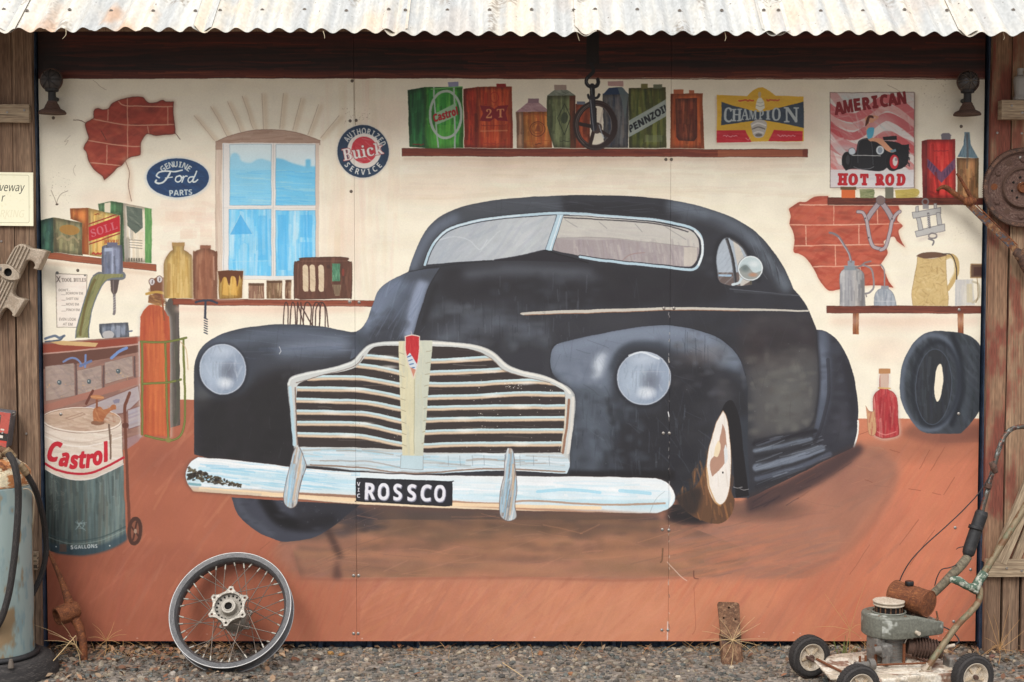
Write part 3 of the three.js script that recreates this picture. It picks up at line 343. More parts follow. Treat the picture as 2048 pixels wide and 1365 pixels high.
  { const c = [196, 194, 190], e = [124, 120, 122]; for (const p of [pl(1825, 425, 1882, 415, 1883, 427, 1827, 437), pl(1831, 463, 1889, 448, 1891, 462, 1834, 474), pl(1833, 436, 1841, 435, 1847, 460, 1838, 461), pl(1873, 426, 1881, 425, 1884, 450, 1875, 450), pl(1832, 414, 1837, 412, 1838, 424, 1832, 424), pl(1868, 408, 1873, 407, 1874, 417, 1869, 417)]) { fill(p, c); line(p, e, 1.3, 0.9); } cl([1857, 427, 1860, 455], e, 5); for (let k = 0; k < 7; k++) cl([1855, 430 + k * 4, 1861, 428 + k * 4], c, 1.4); line(el(1851, 404, 6, 6), e, 3); fill(rc(1846, 410, 1858, 418), [160, 156, 156]); line(el(1866, 472, 8, 5), e, 3); cl([1858, 478, 1868, 482, 1866, 490], e, 3); soft(3, () => cl([1838, 480, 1888, 466], [206, 190, 176], 5, 0.6)); }
  // ---- lower right shelf
  shelf(1654, 612, 1975, 613, 14.5, [116, 62, 48]); for (const x of [1706, 1916]) { fill(rc(x, 627, x + 12, 669), [142, 84, 56]); brush(rc(x, 627, x + 12, 669), [[180, 120, 70], [100, 56, 40]], 16, 24, 3, VER, 0.5, 0.1); }
  soft(6, () => fill(rc(1660, 634, 1960, 650), [240, 206, 184], 0.5));
  const oil = sp([1681, 612, 1680, 560, 1682, 546, 1690, 538, 1704, 535, 1718, 538, 1727, 546, 1729, 560, 1731, 612]); fill(oil, lgr(1680, 0, 1731, 0, 0, [130, 130, 134], 0.25, [206, 204, 202], 0.5, [160, 160, 164], 0.8, [196, 190, 184], 1, [126, 122, 122])); brush(oil, [[120, 122, 128], [222, 220, 216], [150, 150, 154]], 60, 50, 4, VER, 0.35, 0.05); line(oil, [110, 106, 108], 1, 0.7); fill(rc(1689, 532, 1714, 541), [140, 150, 156]); fill(rc(1696, 522, 1710, 533), [150, 154, 160]);
  cl([1703, 524, 1698, 508, 1688, 490, 1678, 475, 1668, 468, 1660, 466], [132, 122, 126], 4.6); cl([1702, 522, 1697, 508, 1687, 490, 1677, 476], [190, 186, 190], 1.8, 0.8); cl([1712, 536, 1724, 531, 1730, 526, 1742, 523], [140, 124, 122], 3.4); cl([1728, 530, 1742, 538, 1747, 556, 1748, 576, 1740, 586, 1732, 588], [148, 142, 144], 3.6); cl([1733, 590, 1734, 594], [120, 110, 110], 2);
  const oil2 = sp([1749, 612, 1750, 594, 1756, 582, 1768, 577, 1780, 580, 1788, 590, 1793, 612]); fill(oil2, [164, 170, 178]); brush(oil2, [[130, 138, 148], [206, 208, 210], [146, 156, 166]], 40, 26, 4, VER, 0.4, 0.2); line(oil2, [116, 118, 124], 1, 0.8); fill(rc(1763, 572, 1778, 579), [150, 154, 160]); cl([1770, 574, 1770, 550, 1768, 538, 1762, 530], [150, 142, 144], 3); cl([1750, 603, 1792, 603], [206, 206, 206], 1.4, 0.7);
  const jug = sp([1826, 612, 1824, 590, 1828, 560, 1834, 530, 1835, 514], [1835, 514, 1866, 518, 1893, 510], [1893, 510, 1893, 540, 1894, 566, 1897, 590, 1896, 612]); cl([1892, 516, 1904, 512, 1914, 522, 1914, 546, 1904, 566, 1896, 578], [206, 176, 118], 9); cl([1894, 518, 1904, 516, 1910, 526, 1909, 546, 1900, 562], [228, 206, 156], 3, 0.8); fill(jug, [214, 186, 130]); brush(jug, [[190, 158, 100], [232, 210, 160], [176, 142, 92], [222, 196, 140]], 240, 12, 3, 0.6, 0.5, 1.5); line(jug, [160, 128, 84], 1, 0.7); fill(sp([1832, 512, 1844, 506, 1866, 504, 1886, 506, 1894, 511, 1870, 516, 1848, 517]), [112, 84, 66]);
  cl([1886, 508, 1900, 508, 1908, 516, 1913, 534, 1914, 560], [66, 56, 52], 2); fill(rc(1942, 528, 1970, 556), [110, 84, 66]); line(rc(1942, 528, 1970, 556), [180, 150, 110], 2); fill(rc(1948, 534, 1968, 552), [84, 56, 46]);
  const mug = pl(1911, 560, 1947, 559, 1950, 611, 1911, 612); fill(mug, [214, 210, 204]); brush(mug, [[190, 190, 190], [236, 228, 208], [200, 196, 196]], 40, 40, 4, VER, 0.4, 0.06); fill(rc(1934, 568, 1946, 606), [222, 200, 140], 0.4); cl([1946, 564, 1958, 570, 1959, 594, 1946, 606], [206, 196, 170], 4); cl([1955, 556, 1957, 590, 1952, 606], [140, 110, 70], 1.5, 0.8);
  // ---- tyre and bottle
  soft(6, () => fill(sp([1800, 870, 1880, 890, 1970, 880], [1970, 880, 1970, 850], [1970, 850, 1820, 850]), [110, 72, 62], 0.6));
  const tyre = sp([1800, 776, 1804, 735, 1818, 700, 1840, 674, 1868, 663, 1900, 664, 1930, 668, 1952, 680, 1964, 696], [1964, 696, 1966, 760, 1962, 815, 1940, 850, 1922, 868], [1922, 868, 1886, 868, 1850, 866, 1828, 848, 1810, 820, 1802, 796]); fill(tyre, [64, 69, 76]);
  brush(tyre, [[42, 46, 52], [72, 80, 88], [34, 37, 42], [92, 100, 108]], 240, 60, 8, 1.2, 0.3, 0.5);
  within(tyre, () => { soft(3, () => { line(el(1862, 766, 58, 96, 0.05), [112, 122, 136], 10, 0.75); line(el(1872, 768, 46, 84, 0.05), [34, 38, 46], 8, 0.8); cl([1905, 670, 1922, 720, 1924, 790, 1904, 850], [30, 34, 42], 10, 0.8); cl([1930, 690, 1944, 760, 1930, 840], [74, 80, 90], 8, 0.5); }); });
  fill(el(1868, 774, 36, 76, 0.03), [50, 53, 58]); brush(el(1868, 774, 36, 76, 0.03), [[66, 72, 82], [36, 38, 46], [82, 88, 96]], 70, 60, 6, VER, 0.35, 0.1, [1832, 700, 1904, 850]); line(el(1868, 774, 36, 76, 0.03), [88, 96, 110], 1.6, 0.7); fill(el(1878, 766, 8.5, 38, 0.06), [250, 238, 212]);
  { const p = sp([1751, 870, 1748, 840, 1747, 800, 1752, 786, 1760, 780], [1760, 780, 1762, 748, 1776, 747, 1777, 780], [1777, 780, 1788, 786, 1795, 800, 1796, 840, 1798, 862, 1795, 872, 1770, 877, 1752, 872]); soft(3, () => line(p, [206, 196, 190], 6, 0.7)); fill(p, [182, 60, 64]); brush(p, [[214, 104, 100], [146, 40, 48], [216, 150, 138], [170, 50, 56], [196, 120, 104]], 110, 40, 4, VER, 0.55, 0.1); line(p, [150, 60, 54], 1.4, 0.8); fill(pl(1761, 747, 1777, 747, 1778, 776, 1761, 776), [210, 182, 164]); fill(rc(1758, 738, 1781, 748), [188, 136, 92]); cl([1758, 776, 1781, 777], [216, 180, 120], 3); cl([1755, 864, 1772, 870, 1792, 864], [230, 150, 140], 2, 0.7); cl([1750, 800, 1751, 850], [232, 150, 140], 2, 0.6); }
  { const p = sp([1732, 812, 1738, 822, 1746, 824, 1750, 818], [1750, 818, 1752, 866, 1738, 868, 1735, 838]); fill(p, [206, 160, 120]); brush(p, [[176, 96, 80], [226, 196, 150]], 24, 20, 3, VER, 0.5, 0.3); line(p, [150, 100, 76], 1, 0.7); }

  // ---- left shelf with cartons
  shelf(82, 503, 312, 530, 13, [160, 92, 64]); soft(3, () => fill(pl(84, 521, 310, 546, 310, 552, 84, 528), [226, 196, 172], 0.6));
  can(pl(80, 441, 106, 435, 106, 506, 80, 506), [70, 112, 92], [[48, 86, 72], [96, 140, 116], [56, 92, 92]], 40, 5, 30); can(pl(106, 435, 165, 446, 165, 511, 106, 505), [150, 142, 104], [[120, 116, 82], [172, 160, 120], [110, 120, 90]], 80, 5, 30); fill(el(138, 460, 20, 10, 0.1), [176, 130, 64], 0.9); cl([114, 478, 124, 472, 134, 480, 146, 474, 156, 484], [176, 158, 120], 4, 0.7); cl([116, 500, 134, 504, 152, 502], [108, 110, 80], 1.4, 0.7);
  can(pl(139, 417, 176, 416, 177, 510, 164, 508, 164, 446, 140, 438), [222, 122, 58], [[196, 96, 44], [236, 150, 84]], 50); const soll = pl(176, 416, 239, 431, 240, 518, 178, 511); can(soll, [240, 196, 112], [[224, 172, 84], [250, 216, 146], [232, 184, 104]], 80);
  within(soll, () => { fill(pl(174, 456, 242, 431, 242, 462, 174, 484), [190, 34, 46]); cl([174, 450, 242, 426], [150, 40, 34], 2); cl([174, 490, 242, 466], [150, 40, 34], 2); text('SOLL', 207, 459, 21, [206, 108, 116], { rot: -0.33, font: 'serif', skew: -0.1 }); text('ROBE', 223, 484, 11, [170, 70, 40], { font: 'serif' }); });
  scribble(184, 206, 507, [176, 40, 40], 3, 0.8); scribble(189, 198, 428, [150, 70, 30], 2);
  can(pl(195, 408, 222, 403, 246, 406, 248, 524, 240, 520, 240, 431, 197, 422), [116, 158, 112], [[70, 124, 74], [156, 186, 146], [60, 110, 70]], 60); fill(pl(208, 407, 220, 405, 220, 426, 208, 424), [236, 222, 196]); const wb = pl(246, 406, 303, 418, 303, 526, 248, 524); can(wb, [246, 232, 206], [[232, 214, 186], [250, 240, 220]], 40); fill(pl(289, 416, 303, 418, 303, 527, 290, 526), [106, 158, 92]); brush(pl(289, 416, 303, 418, 303, 527, 290, 526), [[70, 126, 70], [150, 190, 120]], 20, 30, 3, VER, 0.4, 0.1); fill(pl(252, 412, 284, 418, 285, 456, 271, 468, 254, 452), [102, 112, 100]); brush(pl(252, 412, 284, 418, 285, 456, 271, 468, 254, 452), [[76, 88, 78], [140, 146, 130]], 30, 24, 3, 0.5, 0.4, 0.6);
  for (let k = 0; k < 4; k++) cl([258, 480 + k * 5, 284, 482 + k * 5], [120, 110, 100], 1.3, 0.8); for (let k = 0; k < 6; k++) fill(rc(256 + k * 5, 516, 259 + k * 5, 523), [110, 104, 90]);
  // ---- notice
  const note = pl(111, 547, 173, 550, 173, 655, 113, 655); fill(note, [250, 238, 224]); line(note, [110, 96, 84], 1.2, 0.8); brush(note, [[240, 216, 200], [252, 244, 232]], 24, 30, 6, 0, 0.3, 0.3); fill(el(114, 546, 3, 3), [110, 110, 104]); fill(el(169, 551, 2, 2), [110, 110, 104]);
  { const ink = [104, 92, 84]; text('TOOL RULES', 147, 560, 9.6, ink, { font: 'serif', sx: 0.8 }); cl([113, 553, 119, 564], ink, 1.5); cl([119, 553, 113, 564], ink, 1.5); text("DON'T..", 116, 580, 7, ink, { align: 'left', style: '' }); [['BORROW EM', 587], ['SHIFT EM', 598], ['MOVE EM', 609], ['PINCH EM', 620]].forEach(([t, y]) => { text(t, 131, y, 7, ink, { align: 'left', style: '', sx: 0.86 }); cl([122, y + 3, 130, y + 3], ink, 0.8, 0.7); }); text('EVEN LOOK', 117, 639, 8, ink, { align: 'left', style: '', sx: 0.82 }); text('AT EM', 125, 649, 8, ink, { align: 'left', style: '', sx: 0.9 }); }
  // ---- bench drill
  const arm = sp([150, 676, 154, 650, 164, 615, 174, 584, 182, 560, 190, 549, 206, 546], [206, 546, 246, 546], [246, 546, 247, 556], [247, 556, 220, 558, 206, 568, 194, 590, 184, 620, 178, 650, 177, 676]); fill(arm, [144, 142, 96]); brush(arm, [[110, 112, 70], [176, 172, 126], [92, 98, 72]], 70, 50, 4, -1.2, 0.4, 0.2); line(arm, [92, 104, 122], 2, 0.8); cl([160, 670, 166, 630, 180, 580, 190, 560], [106, 88, 46], 5, 0.7);
  can(sp([204, 548, 203, 500, 206, 492, 216, 490, 238, 491, 244, 496, 245, 548]), [136, 142, 164], [[104, 112, 138], [170, 174, 190], [120, 128, 150]], 60); fill(rc(214, 485, 235, 493), [112, 112, 132]); fill(rc(208, 496, 224, 503), [176, 186, 206]); cl([246, 546, 249, 552, 243, 558, 216, 560], [120, 124, 130], 4); cl([186, 552, 196, 546, 206, 546], [110, 114, 120], 3);
  fill(pl(220, 560, 238, 560, 234, 584, 230, 590, 226, 590, 222, 582), [96, 82, 78]); cl([226, 562, 227, 586], [150, 136, 130], 2, 0.7); cl([228, 590, 228, 622, 227, 628], [128, 120, 120], 5); for (let k = 0; k < 6; k++) cl([226, 596 + k * 5, 230, 593 + k * 5], [190, 186, 184], 1.4, 0.8);
  // ---- vice, bench and drawers
  can(pl(198, 648, 256, 645, 258, 676, 204, 676, 198, 664), [128, 136, 150], [[96, 104, 120], [170, 176, 186]], 50, 4, 18); fill(el(216, 670, 12, 8), [190, 186, 184]); fill(rc(232, 652, 240, 676), [150, 156, 168]); cl([256, 663, 263, 662], [100, 110, 130], 3);
  const bench = pl(82, 686, 284, 672, 292, 676, 290, 870, 250, 900, 82, 900); fill(bench, [156, 118, 104]); brush(bench, [[130, 94, 84], [184, 146, 130], [140, 108, 100], [120, 88, 80]], 160, 70, 7, -0.2, 0.35, 0.15); fill(pl(82, 690, 284, 674, 284, 686, 82, 708), [150, 74, 56]); fill(pl(82, 708, 284, 688, 284, 704, 82, 740), [108, 72, 60]); cl([82, 709, 286, 688], [190, 150, 136], 3);
  fill(pl(88, 682, 128, 682, 196, 686, 190, 694, 120, 690), [214, 178, 126]); cl([90, 678, 108, 672, 118, 676, 128, 672], [110, 122, 140], 5); cl([90, 684, 120, 680, 126, 672], [86, 96, 112], 3);
  fill(pl(276, 684, 284, 682, 288, 864, 280, 868), [172, 146, 138]);
  for (const [x0, y0, x1, y1, sk] of [[89, 734, 147, 800, -8], [153, 741, 202, 790, -10], [208, 725, 264, 765, -12]]) { const p = pl(x0, y0, x1, y0 + sk, x1 + 2, y1 + sk, x0 + 2, y1 - sk * 0.3); fill(p, [170, 150, 138]); brush(p, [[140, 122, 116], [196, 176, 160], [150, 134, 130]], 60, 24, 5, 0.3, 0.35, 0.8); speck(x0 + 4, (y0 + y1) / 2, x1 - 4, y1 - 6, 14, [220, 172, 120], 0.7, 1.6); line(p, [120, 92, 84], 1, 0.6); fill(el((x0 + x1) / 2, (y0 + y1) / 2 - 2, 4.4, 5), [86, 96, 100]); fill(el((x0 + x1) / 2 - 1, (y0 + y1) / 2 - 3, 1.5, 1.5), [190, 196, 196]); cl([x1 + 4, y0 + sk + 2, x1 + 5, y1 + sk], [92, 74, 72], 4, 0.8); }
  cl([126, 724, 142, 716, 156, 720, 164, 732], [120, 136, 178], 4); cl([171, 710, 170, 734], [120, 140, 186], 4); cl([222, 716, 236, 704, 252, 696], [120, 146, 196], 6); cl([160, 732, 182, 722], [106, 120, 160], 5);
  fill(pl(82, 812, 286, 752, 286, 766, 82, 826), [168, 116, 100]); for (const p of [pl(110, 838, 276, 772, 280, 800, 250, 826, 130, 850), pl(254, 820, 280, 812, 281, 852, 256, 860)]) { fill(p, [178, 164, 164]); brush(p, [[150, 136, 140], [196, 186, 186], [160, 156, 176]], 30, 40, 5, -0.35, 0.35, 0.1); line(p, [124, 84, 76], 2, 0.7); } fill(pl(225, 802, 232, 798, 240, 799, 238, 806, 228, 808), [140, 134, 150]); fill(pl(246, 880, 288, 866, 276, 884, 250, 902), [166, 136, 140], 0.7);
  // ---- welding bottles
  const bot = sp([281, 872, 280, 660, 282, 632, 294, 614, 306, 610, 322, 614, 334, 630, 339, 660, 340, 874]), bot2 = sp([330, 860, 330, 620, 334, 604, 344, 594, 356, 604, 358, 640, 360, 850]);
  fill(bot2, [92, 84, 76]); brush(bot2, [[70, 64, 60], [126, 116, 104], [84, 78, 80]], 60, 90, 5, VER, 0.4, 0.04); soft(3, () => line(bot, [214, 206, 196], 7, 0.6)); fill(bot, [190, 92, 60]); brush(bot, [[206, 112, 66], [166, 74, 50], [222, 134, 80], [176, 84, 58]], 140, 120, 6, VER, 0.35, 0.03); fill(rc(292, 688, 330, 870), [222, 130, 70], 0.25);
  fill(pl(296, 606, 298, 590, 326, 586, 330, 604, 318, 612), [150, 106, 70]); brush(rc(296, 576, 332, 612), [[110, 70, 46], [196, 150, 90]], 40, 18, 4, 0.3, 0.5, 0.5); fill(sp([300, 586, 300, 568, 310, 556, 330, 556, 342, 562, 340, 590, 330, 598]), [126, 82, 58]); cl([292, 588, 312, 584, 330, 588], [196, 156, 80], 5); for (const [x, y] of [[303, 564], [318, 559]]) { fill(el(x, y, 6, 7), [214, 208, 206]); line(el(x, y, 6, 7), [120, 84, 70], 1.4); cl([x + 1, y - 3, x, y + 3], [80, 60, 60], 1.6); } cl([334, 558, 342, 566, 346, 582, 346, 600, 354, 612], [120, 78, 56], 4); cl([322, 590, 326, 620, 328, 640], [150, 86, 54], 3.4);
  for (const q of [[282, 684, 330, 684, 372, 676], [284, 684, 284, 870], [330, 688, 336, 880], [366, 680, 368, 850, 338, 884], [286, 768, 334, 766, 362, 760], [290, 872, 312, 878, 338, 882]]) { cl(q, [104, 112, 56], 4.4); cl(q, [150, 150, 84], 1.6, 0.7); } cl([352, 690, 356, 800, 350, 846], [84, 84, 72], 7, 0.7); cl([360, 684, 372, 700, 376, 740], [206, 170, 130], 2, 0.7); fill(el(336, 881, 6, 5), [140, 132, 74]);
  // ---- middle shelf, jars, wireless, hooks
  shelf(346, 598, 750, 602, 12, [140, 74, 54]); soft(4, () => fill(rc(350, 614, 730, 624), [240, 204, 182], 0.6));
  const jar = (p, c, cols) => { soft(2, () => line(p, [226, 206, 186], 5, 0.7)); fill(p, c); brush(p, cols, 80, 60, 5, VER, 0.5, 0.08); round(p, 0.3, 12); line(p, [128, 88, 56], 1, 0.6); };
  jar(sp([328, 597, 327, 540, 330, 520, 340, 504, 346, 500], [346, 500, 346, 488, 366, 486, 367, 500], [367, 500, 378, 508, 385, 522, 386, 597]), [212, 176, 104], [[184, 146, 78], [232, 204, 140], [198, 160, 92]]); fill(rc(344, 485, 369, 492), [176, 140, 90]); cl([338, 530, 336, 590], [170, 130, 76], 7, 0.5);
  jar(sp([387, 598, 386, 512, 390, 504, 401, 499], [401, 499, 402, 492, 419, 492, 420, 499], [420, 499, 430, 504, 434, 512, 434, 598]), [166, 112, 84], [[136, 84, 62], [196, 146, 116], [150, 98, 74]]); cl([427, 514, 428, 560], [220, 176, 150], 2.4, 0.6); fill(rc(400, 491, 421, 497), [150, 100, 78]);
  jar(pl(436, 544, 485, 543, 484, 597, 438, 598), [214, 166, 76], [[186, 134, 52], [234, 196, 116]]); fill(sp([435, 543, 460, 541, 486, 543], [486, 543, 482, 560, 478, 552, 474, 574, 470, 556, 462, 554, 458, 572, 452, 556, 446, 556, 440, 568]), [106, 62, 36]); for (const x of [450, 468]) fill(sp([x - 6, 590, x, 556, x + 7, 592]), [232, 184, 96], 0.7);
  for (const [x0, x1, y, c] of [[497, 528, 568, [150, 112, 92]], [533, 564, 562, [128, 98, 72]], [570, 582, 561, [112, 74, 54]]]) { const p = rc(x0, y, x1, 598); soft(1, () => line(p, [244, 232, 214], 3, 0.8)); fill(p, c); brush(p, [[196, 160, 130], [100, 70, 52], [210, 186, 150]], 26, 24, 3, VER, 0.5, 0.1); fill(rc(x0, y - 1, x1, y + 4), [92, 66, 48], 0.8); }
  const radio = sp([590, 597, 588, 592, 588, 530, 592, 524, 600, 521], [600, 521, 606, 516, 690, 515, 694, 521], [694, 521, 700, 524, 704, 530, 703, 592, 700, 597], [700, 597, 600, 599]); fill(radio, [104, 68, 54]); brush(radio, [[82, 52, 42], [132, 92, 74], [92, 60, 50]], 90, 50, 6, VER, 0.35, 0.3); line(radio, [70, 46, 38], 1.4, 0.8); cl([596, 528, 595, 590], [150, 112, 92], 1.6, 0.6); cl([601, 523, 695, 522], [142, 104, 86], 1.6, 0.5); for (const x of [605, 619, 636.5]) { const p = sp([x, 533, x + 4, 530, x + 9, 531, x + 11, 536], [x + 11, 536, x + 11, 578, x + 8, 583, x + 3, 583, x, 578]); fill(p, [222, 200, 168]); brush(p, [[200, 176, 146], [236, 216, 190]], 14, 24, 4, 0.6, 0.35, 0.5); } fill(rc(664, 527, 680, 563), [84, 134, 104]); brush(rc(664, 527, 680, 563), [[120, 180, 140], [52, 96, 76], [150, 196, 160]], 24, 16, 2.4, VER, 0.5, 0.3); fill(pl(664, 570, 682, 570, 679, 592, 670, 592), [150, 130, 104]); for (let k = 0; k < 5; k++) cl([667 + k * 3, 571, 668 + k * 2.4, 590], [96, 70, 56], 1); fill(el(657, 534, 4, 4), [84, 56, 46]); fill(el(686, 545, 2.4, 8), [136, 66, 54]);
  [[566, 568, 576], [580, 583, 590], [593, 600, 598], [606, 612, 622], [624, 630, 640], [638, 642, 650], [600, 618, 604], [630, 648, 652]].forEach(([a, b, c]) => cl([a, 654, a + 2, 618, (a + c) / 2, 605, c, 616, b + 8, 654], [72, 50, 46], 2.4, 0.9));
  cl([391, 605, 402, 602, 420, 601, 433, 606], [60, 64, 80], 4); cl([411, 604, 410, 636], [58, 62, 78], 4.4); for (let k = 0; k < 7; k++) cl([408, 636 + k * 5, 414, 639 + k * 5], [60, 62, 76], 2.2);
  fill(el(699, 604, 4, 4), [220, 206, 190], 0.8); fill(el(718, 605, 3, 3), [220, 206, 190], 0.7);

  // ---- oil drum on its trolley
  cl([259, 786, 254, 800, 249, 816, 250, 860, 255, 980, 258, 1050], [116, 70, 54], 6); fill(el(250, 852, 7, 6), [104, 62, 50]); cl([185, 782, 172, 808], [110, 62, 50], 5);
  const drum = sp([85, 842, 86, 1000, 92, 1100], [92, 1100, 120, 1108, 170, 1110, 220, 1098, 252, 1080], [252, 1080, 248, 980, 242, 840]); fill(drum, lgr(85, 0, 252, 0, 0, [54, 60, 58], 0.35, [88, 102, 100], 0.6, [112, 126, 122], 0.8, [138, 152, 146], 1, [94, 106, 102]));
  brush(drum, [[60, 72, 72], [132, 148, 144], [78, 94, 96], [108, 104, 92], [50, 57, 58], [114, 136, 138]], 320, 130, 6, VER, 0.3, 0.04); cl([90, 1066, 140, 1082, 200, 1076, 250, 1054], [70, 88, 88], 3, 0.7); cl([90, 1072, 140, 1088, 200, 1082, 250, 1060], [150, 168, 160], 2, 0.5); soft(2, () => fill(sp([90, 1084, 140, 1094, 200, 1090, 252, 1066], [252, 1066, 252, 1082, 220, 1100, 170, 1112, 110, 1108]), [54, 74, 86], 0.7));
  const band = sp([85, 838, 86, 934], [86, 934, 110, 950, 150, 960, 190, 956, 245, 928], [245, 928, 242, 842]); fill(band, [226, 210, 194]); brush(band, [[206, 188, 170], [242, 232, 220], [190, 172, 156], [236, 222, 206]], 120, 90, 6, 0.1, 0.3, 0.2); cl([87, 926, 112, 940, 150, 948, 190, 944, 246, 916], [190, 40, 58], 4.6); cl([86, 936, 112, 951, 150, 960, 190, 956, 246, 929], [232, 220, 210], 2); cl([87, 864, 130, 882, 180, 884, 243, 866], [196, 176, 160], 2, 0.6); cl([87, 872, 130, 890, 180, 892, 243, 874], [244, 236, 226], 2.4, 0.6);
  fill(el(163, 840, 78, 24, 0.02), [198, 170, 148]); brush(el(163, 840, 78, 24, 0.02), [[170, 140, 118], [226, 206, 186], [186, 156, 134]], 90, 40, 5, 0.1, 0.35, 0.4, [85, 815, 242, 866]); line(el(163, 840, 78, 24, 0.02), [240, 226, 210], 2); line(el(163, 842, 79, 25, 0.02), [130, 96, 82], 1, 0.7); line(pl(131, 837, 164, 826, 170, 829, 138, 840), [150, 116, 98], 1.2, 0.8);
  [['C', 107, 904, 54], ['a', 129, 917, 47], ['s', 148, 921, 47], ['t', 164, 919, 48], ['r', 178, 919, 47], ['o', 195, 913, 47], ['l', 211, 905, 50]].forEach(([t, x, y, s], i) => text(t, x, y, s, [200, 40, 56], { skew: -0.16, sx: 0.74, rot: [0.16, 0.12, 0.05, 0, -0.04, -0.1, -0.14][i], out: [188, 34, 52], ow: 3.2 }));
  cl([217, 850, 220, 880, 221, 900, 220, 918], [96, 74, 60], 3.4, 0.8); cl([222, 870, 221, 915], [120, 92, 72], 2, 0.7);
  fill(el(195, 846, 14, 5), [140, 100, 76]); fill(sp([186, 842, 185, 824, 190, 816, 200, 814, 206, 820], [206, 820, 218, 816, 224, 810, 231, 812, 231, 820], [231, 820, 222, 822, 212, 832, 206, 844]), [176, 112, 74]); brush(rc(186, 812, 232, 846), [[206, 150, 104], [140, 78, 50]], 34, 16, 3, 0.6, 0.4, 0.8); cl([193, 816, 193, 798], [140, 84, 58], 4); fill(el(194, 795, 14, 4.4, 0.08), [190, 130, 88]); cl([182, 794, 206, 796], [222, 168, 120], 1.6, 0.7);
  text('5', 143, 1095, 11, [220, 224, 220], { rot: 0.05 }); text('GALLONS', 171, 1094, 10, [210, 216, 214], { rot: -0.05, gap: 0.4 }); for (let k = 0; k < 14; k++) cl([rnd(148, 172), rnd(1038, 1062), rnd(150, 174), rnd(1040, 1064)], [170, 190, 190], 1.2, 0.5);
  fill(rc(118, 1089, 132, 1104), [116, 84, 70], 0.7); for (const [x, y] of [[111, 1094], [219, 1092]]) fill(el(x, y, 1.4, 1.4), [214, 220, 216]);
  line(el(269, 1063, 11, 25, 0.08), [84, 54, 44], 8); fill(el(269, 1063, 8, 21, 0.08), [140, 90, 70]); for (const a of [0, 1.57, 3.14, 4.71]) cl([269, 1063, 269 + 8 * Math.cos(a + 0.5), 1063 + 20 * Math.sin(a + 0.5)], [84, 52, 42], 3.6); fill(el(270, 1063, 3, 5), [170, 140, 120]); line(el(271, 1063, 14, 28, 0.08, -1.3, 1.4), [136, 100, 84], 1.4, 0.6);

  // ================= the car
  const INK = [55, 56, 64], BLUE = [124, 140, 166];
  // tyres behind
  fill(sp([462, 996, 476, 1030, 505, 1058, 540, 1076, 575, 1084, 640, 1070, 720, 1010]), [70, 72, 82]); within(sp([462, 996, 476, 1030, 505, 1058, 540, 1076, 575, 1084, 640, 1070, 720, 1010]), () => { soft(5, () => { cl([530, 1000, 556, 1036, 600, 1050, 660, 1040], [22, 20, 24], 26, 0.95); cl([474, 1000, 494, 1036, 544, 1070], [96, 100, 112], 9, 0.7); fill(sp([580, 1000, 720, 1005, 700, 1060, 600, 1062]), [46, 44, 50], 0.7); }); cloud0(465, 1000, 640, 1080, 40, [[84, 86, 94], [50, 50, 58], [62, 64, 72]], 5, 16, 0.4); });
  const body = sp([388, 910, 388, 800, 388, 740, 393, 714, 404, 695, 422, 680, 448, 667, 480, 658, 520, 652, 560, 649, 600, 650, 640, 653, 680, 660, 700, 664, 712, 664], [712, 664, 724, 656, 736, 636, 746, 606, 758, 580, 778, 563, 800, 551, 816, 544], [816, 544, 824, 520, 836, 490, 850, 464, 866, 445, 890, 428, 930, 412, 980, 402, 1050, 395, 1120, 391, 1200, 391, 1280, 394, 1340, 400, 1390, 410, 1440, 425, 1480, 443, 1515, 467, 1545, 500, 1568, 535, 1587, 578], [1587, 578, 1606, 600, 1620, 626, 1634, 660], [1634, 660, 1652, 664, 1674, 680, 1692, 708, 1706, 745, 1714, 790, 1717, 835, 1714, 872, 1706, 896], [1706, 896, 1664, 916], [1664, 916, 1514, 990], [1514, 990, 1500, 996], [1500, 996, 1340, 1000], [1340, 1000, 600, 960]);
  fill(body, INK);
  const cloud = (x0, y0, x1, y1, n, cols, r0, r1, al) => { for (let k = 0; k < n; k++) blob(rnd(x0, x1), rnd(y0, y1), rnd(r0, r1), rnd(r0, r1) * 0.7, pick(cols), al * rnd(0.5, 1)); };
  within(body, () => {
    cloud(380, 390, 1720, 1000, 500, [[44, 43, 50], [58, 60, 70], [50, 47, 52], [64, 66, 76]], 12, 46, 0.4);
    // roof and pillars
    soft(6, () => { fill(sp([816, 546, 826, 512, 846, 470, 880, 430, 960, 402, 1090, 388, 1126, 388], [1126, 388, 1128, 426], [1128, 426, 1000, 434, 900, 458, 862, 500, 846, 532]), [76, 82, 94], 0.95); fill(sp([1128, 388, 1330, 394], [1330, 394, 1336, 440], [1336, 440, 1128, 428]), [46, 46, 53], 0.9); });
    soft(7, () => { cl([824, 536, 842, 494, 868, 460, 910, 436], [112, 126, 150], 16, 0.9); cl([1140, 397, 1240, 398, 1320, 404], [78, 84, 94], 7, 0.8); cl([1345, 410, 1420, 430, 1490, 470, 1545, 530, 1572, 574], [108, 120, 136], 22, 0.9); cl([930, 418, 1010, 406, 1100, 400], [94, 100, 112], 8, 0.7); cl([1420, 440, 1470, 462, 1510, 510], [48, 48, 56], 16, 0.7); });
    cloud(1340, 405, 1580, 560, 60, [[92, 100, 112], [52, 54, 62], [74, 80, 92]], 8, 22, 0.4); for (let k = 0; k < 26; k++) { const x = rnd(1500, 1560), y = rnd(470, 540); cl([x, y, x + rnd(6, 16), y + rnd(20, 44)], pick([[112, 120, 132], [54, 56, 64]]), 1.6, 0.4); }
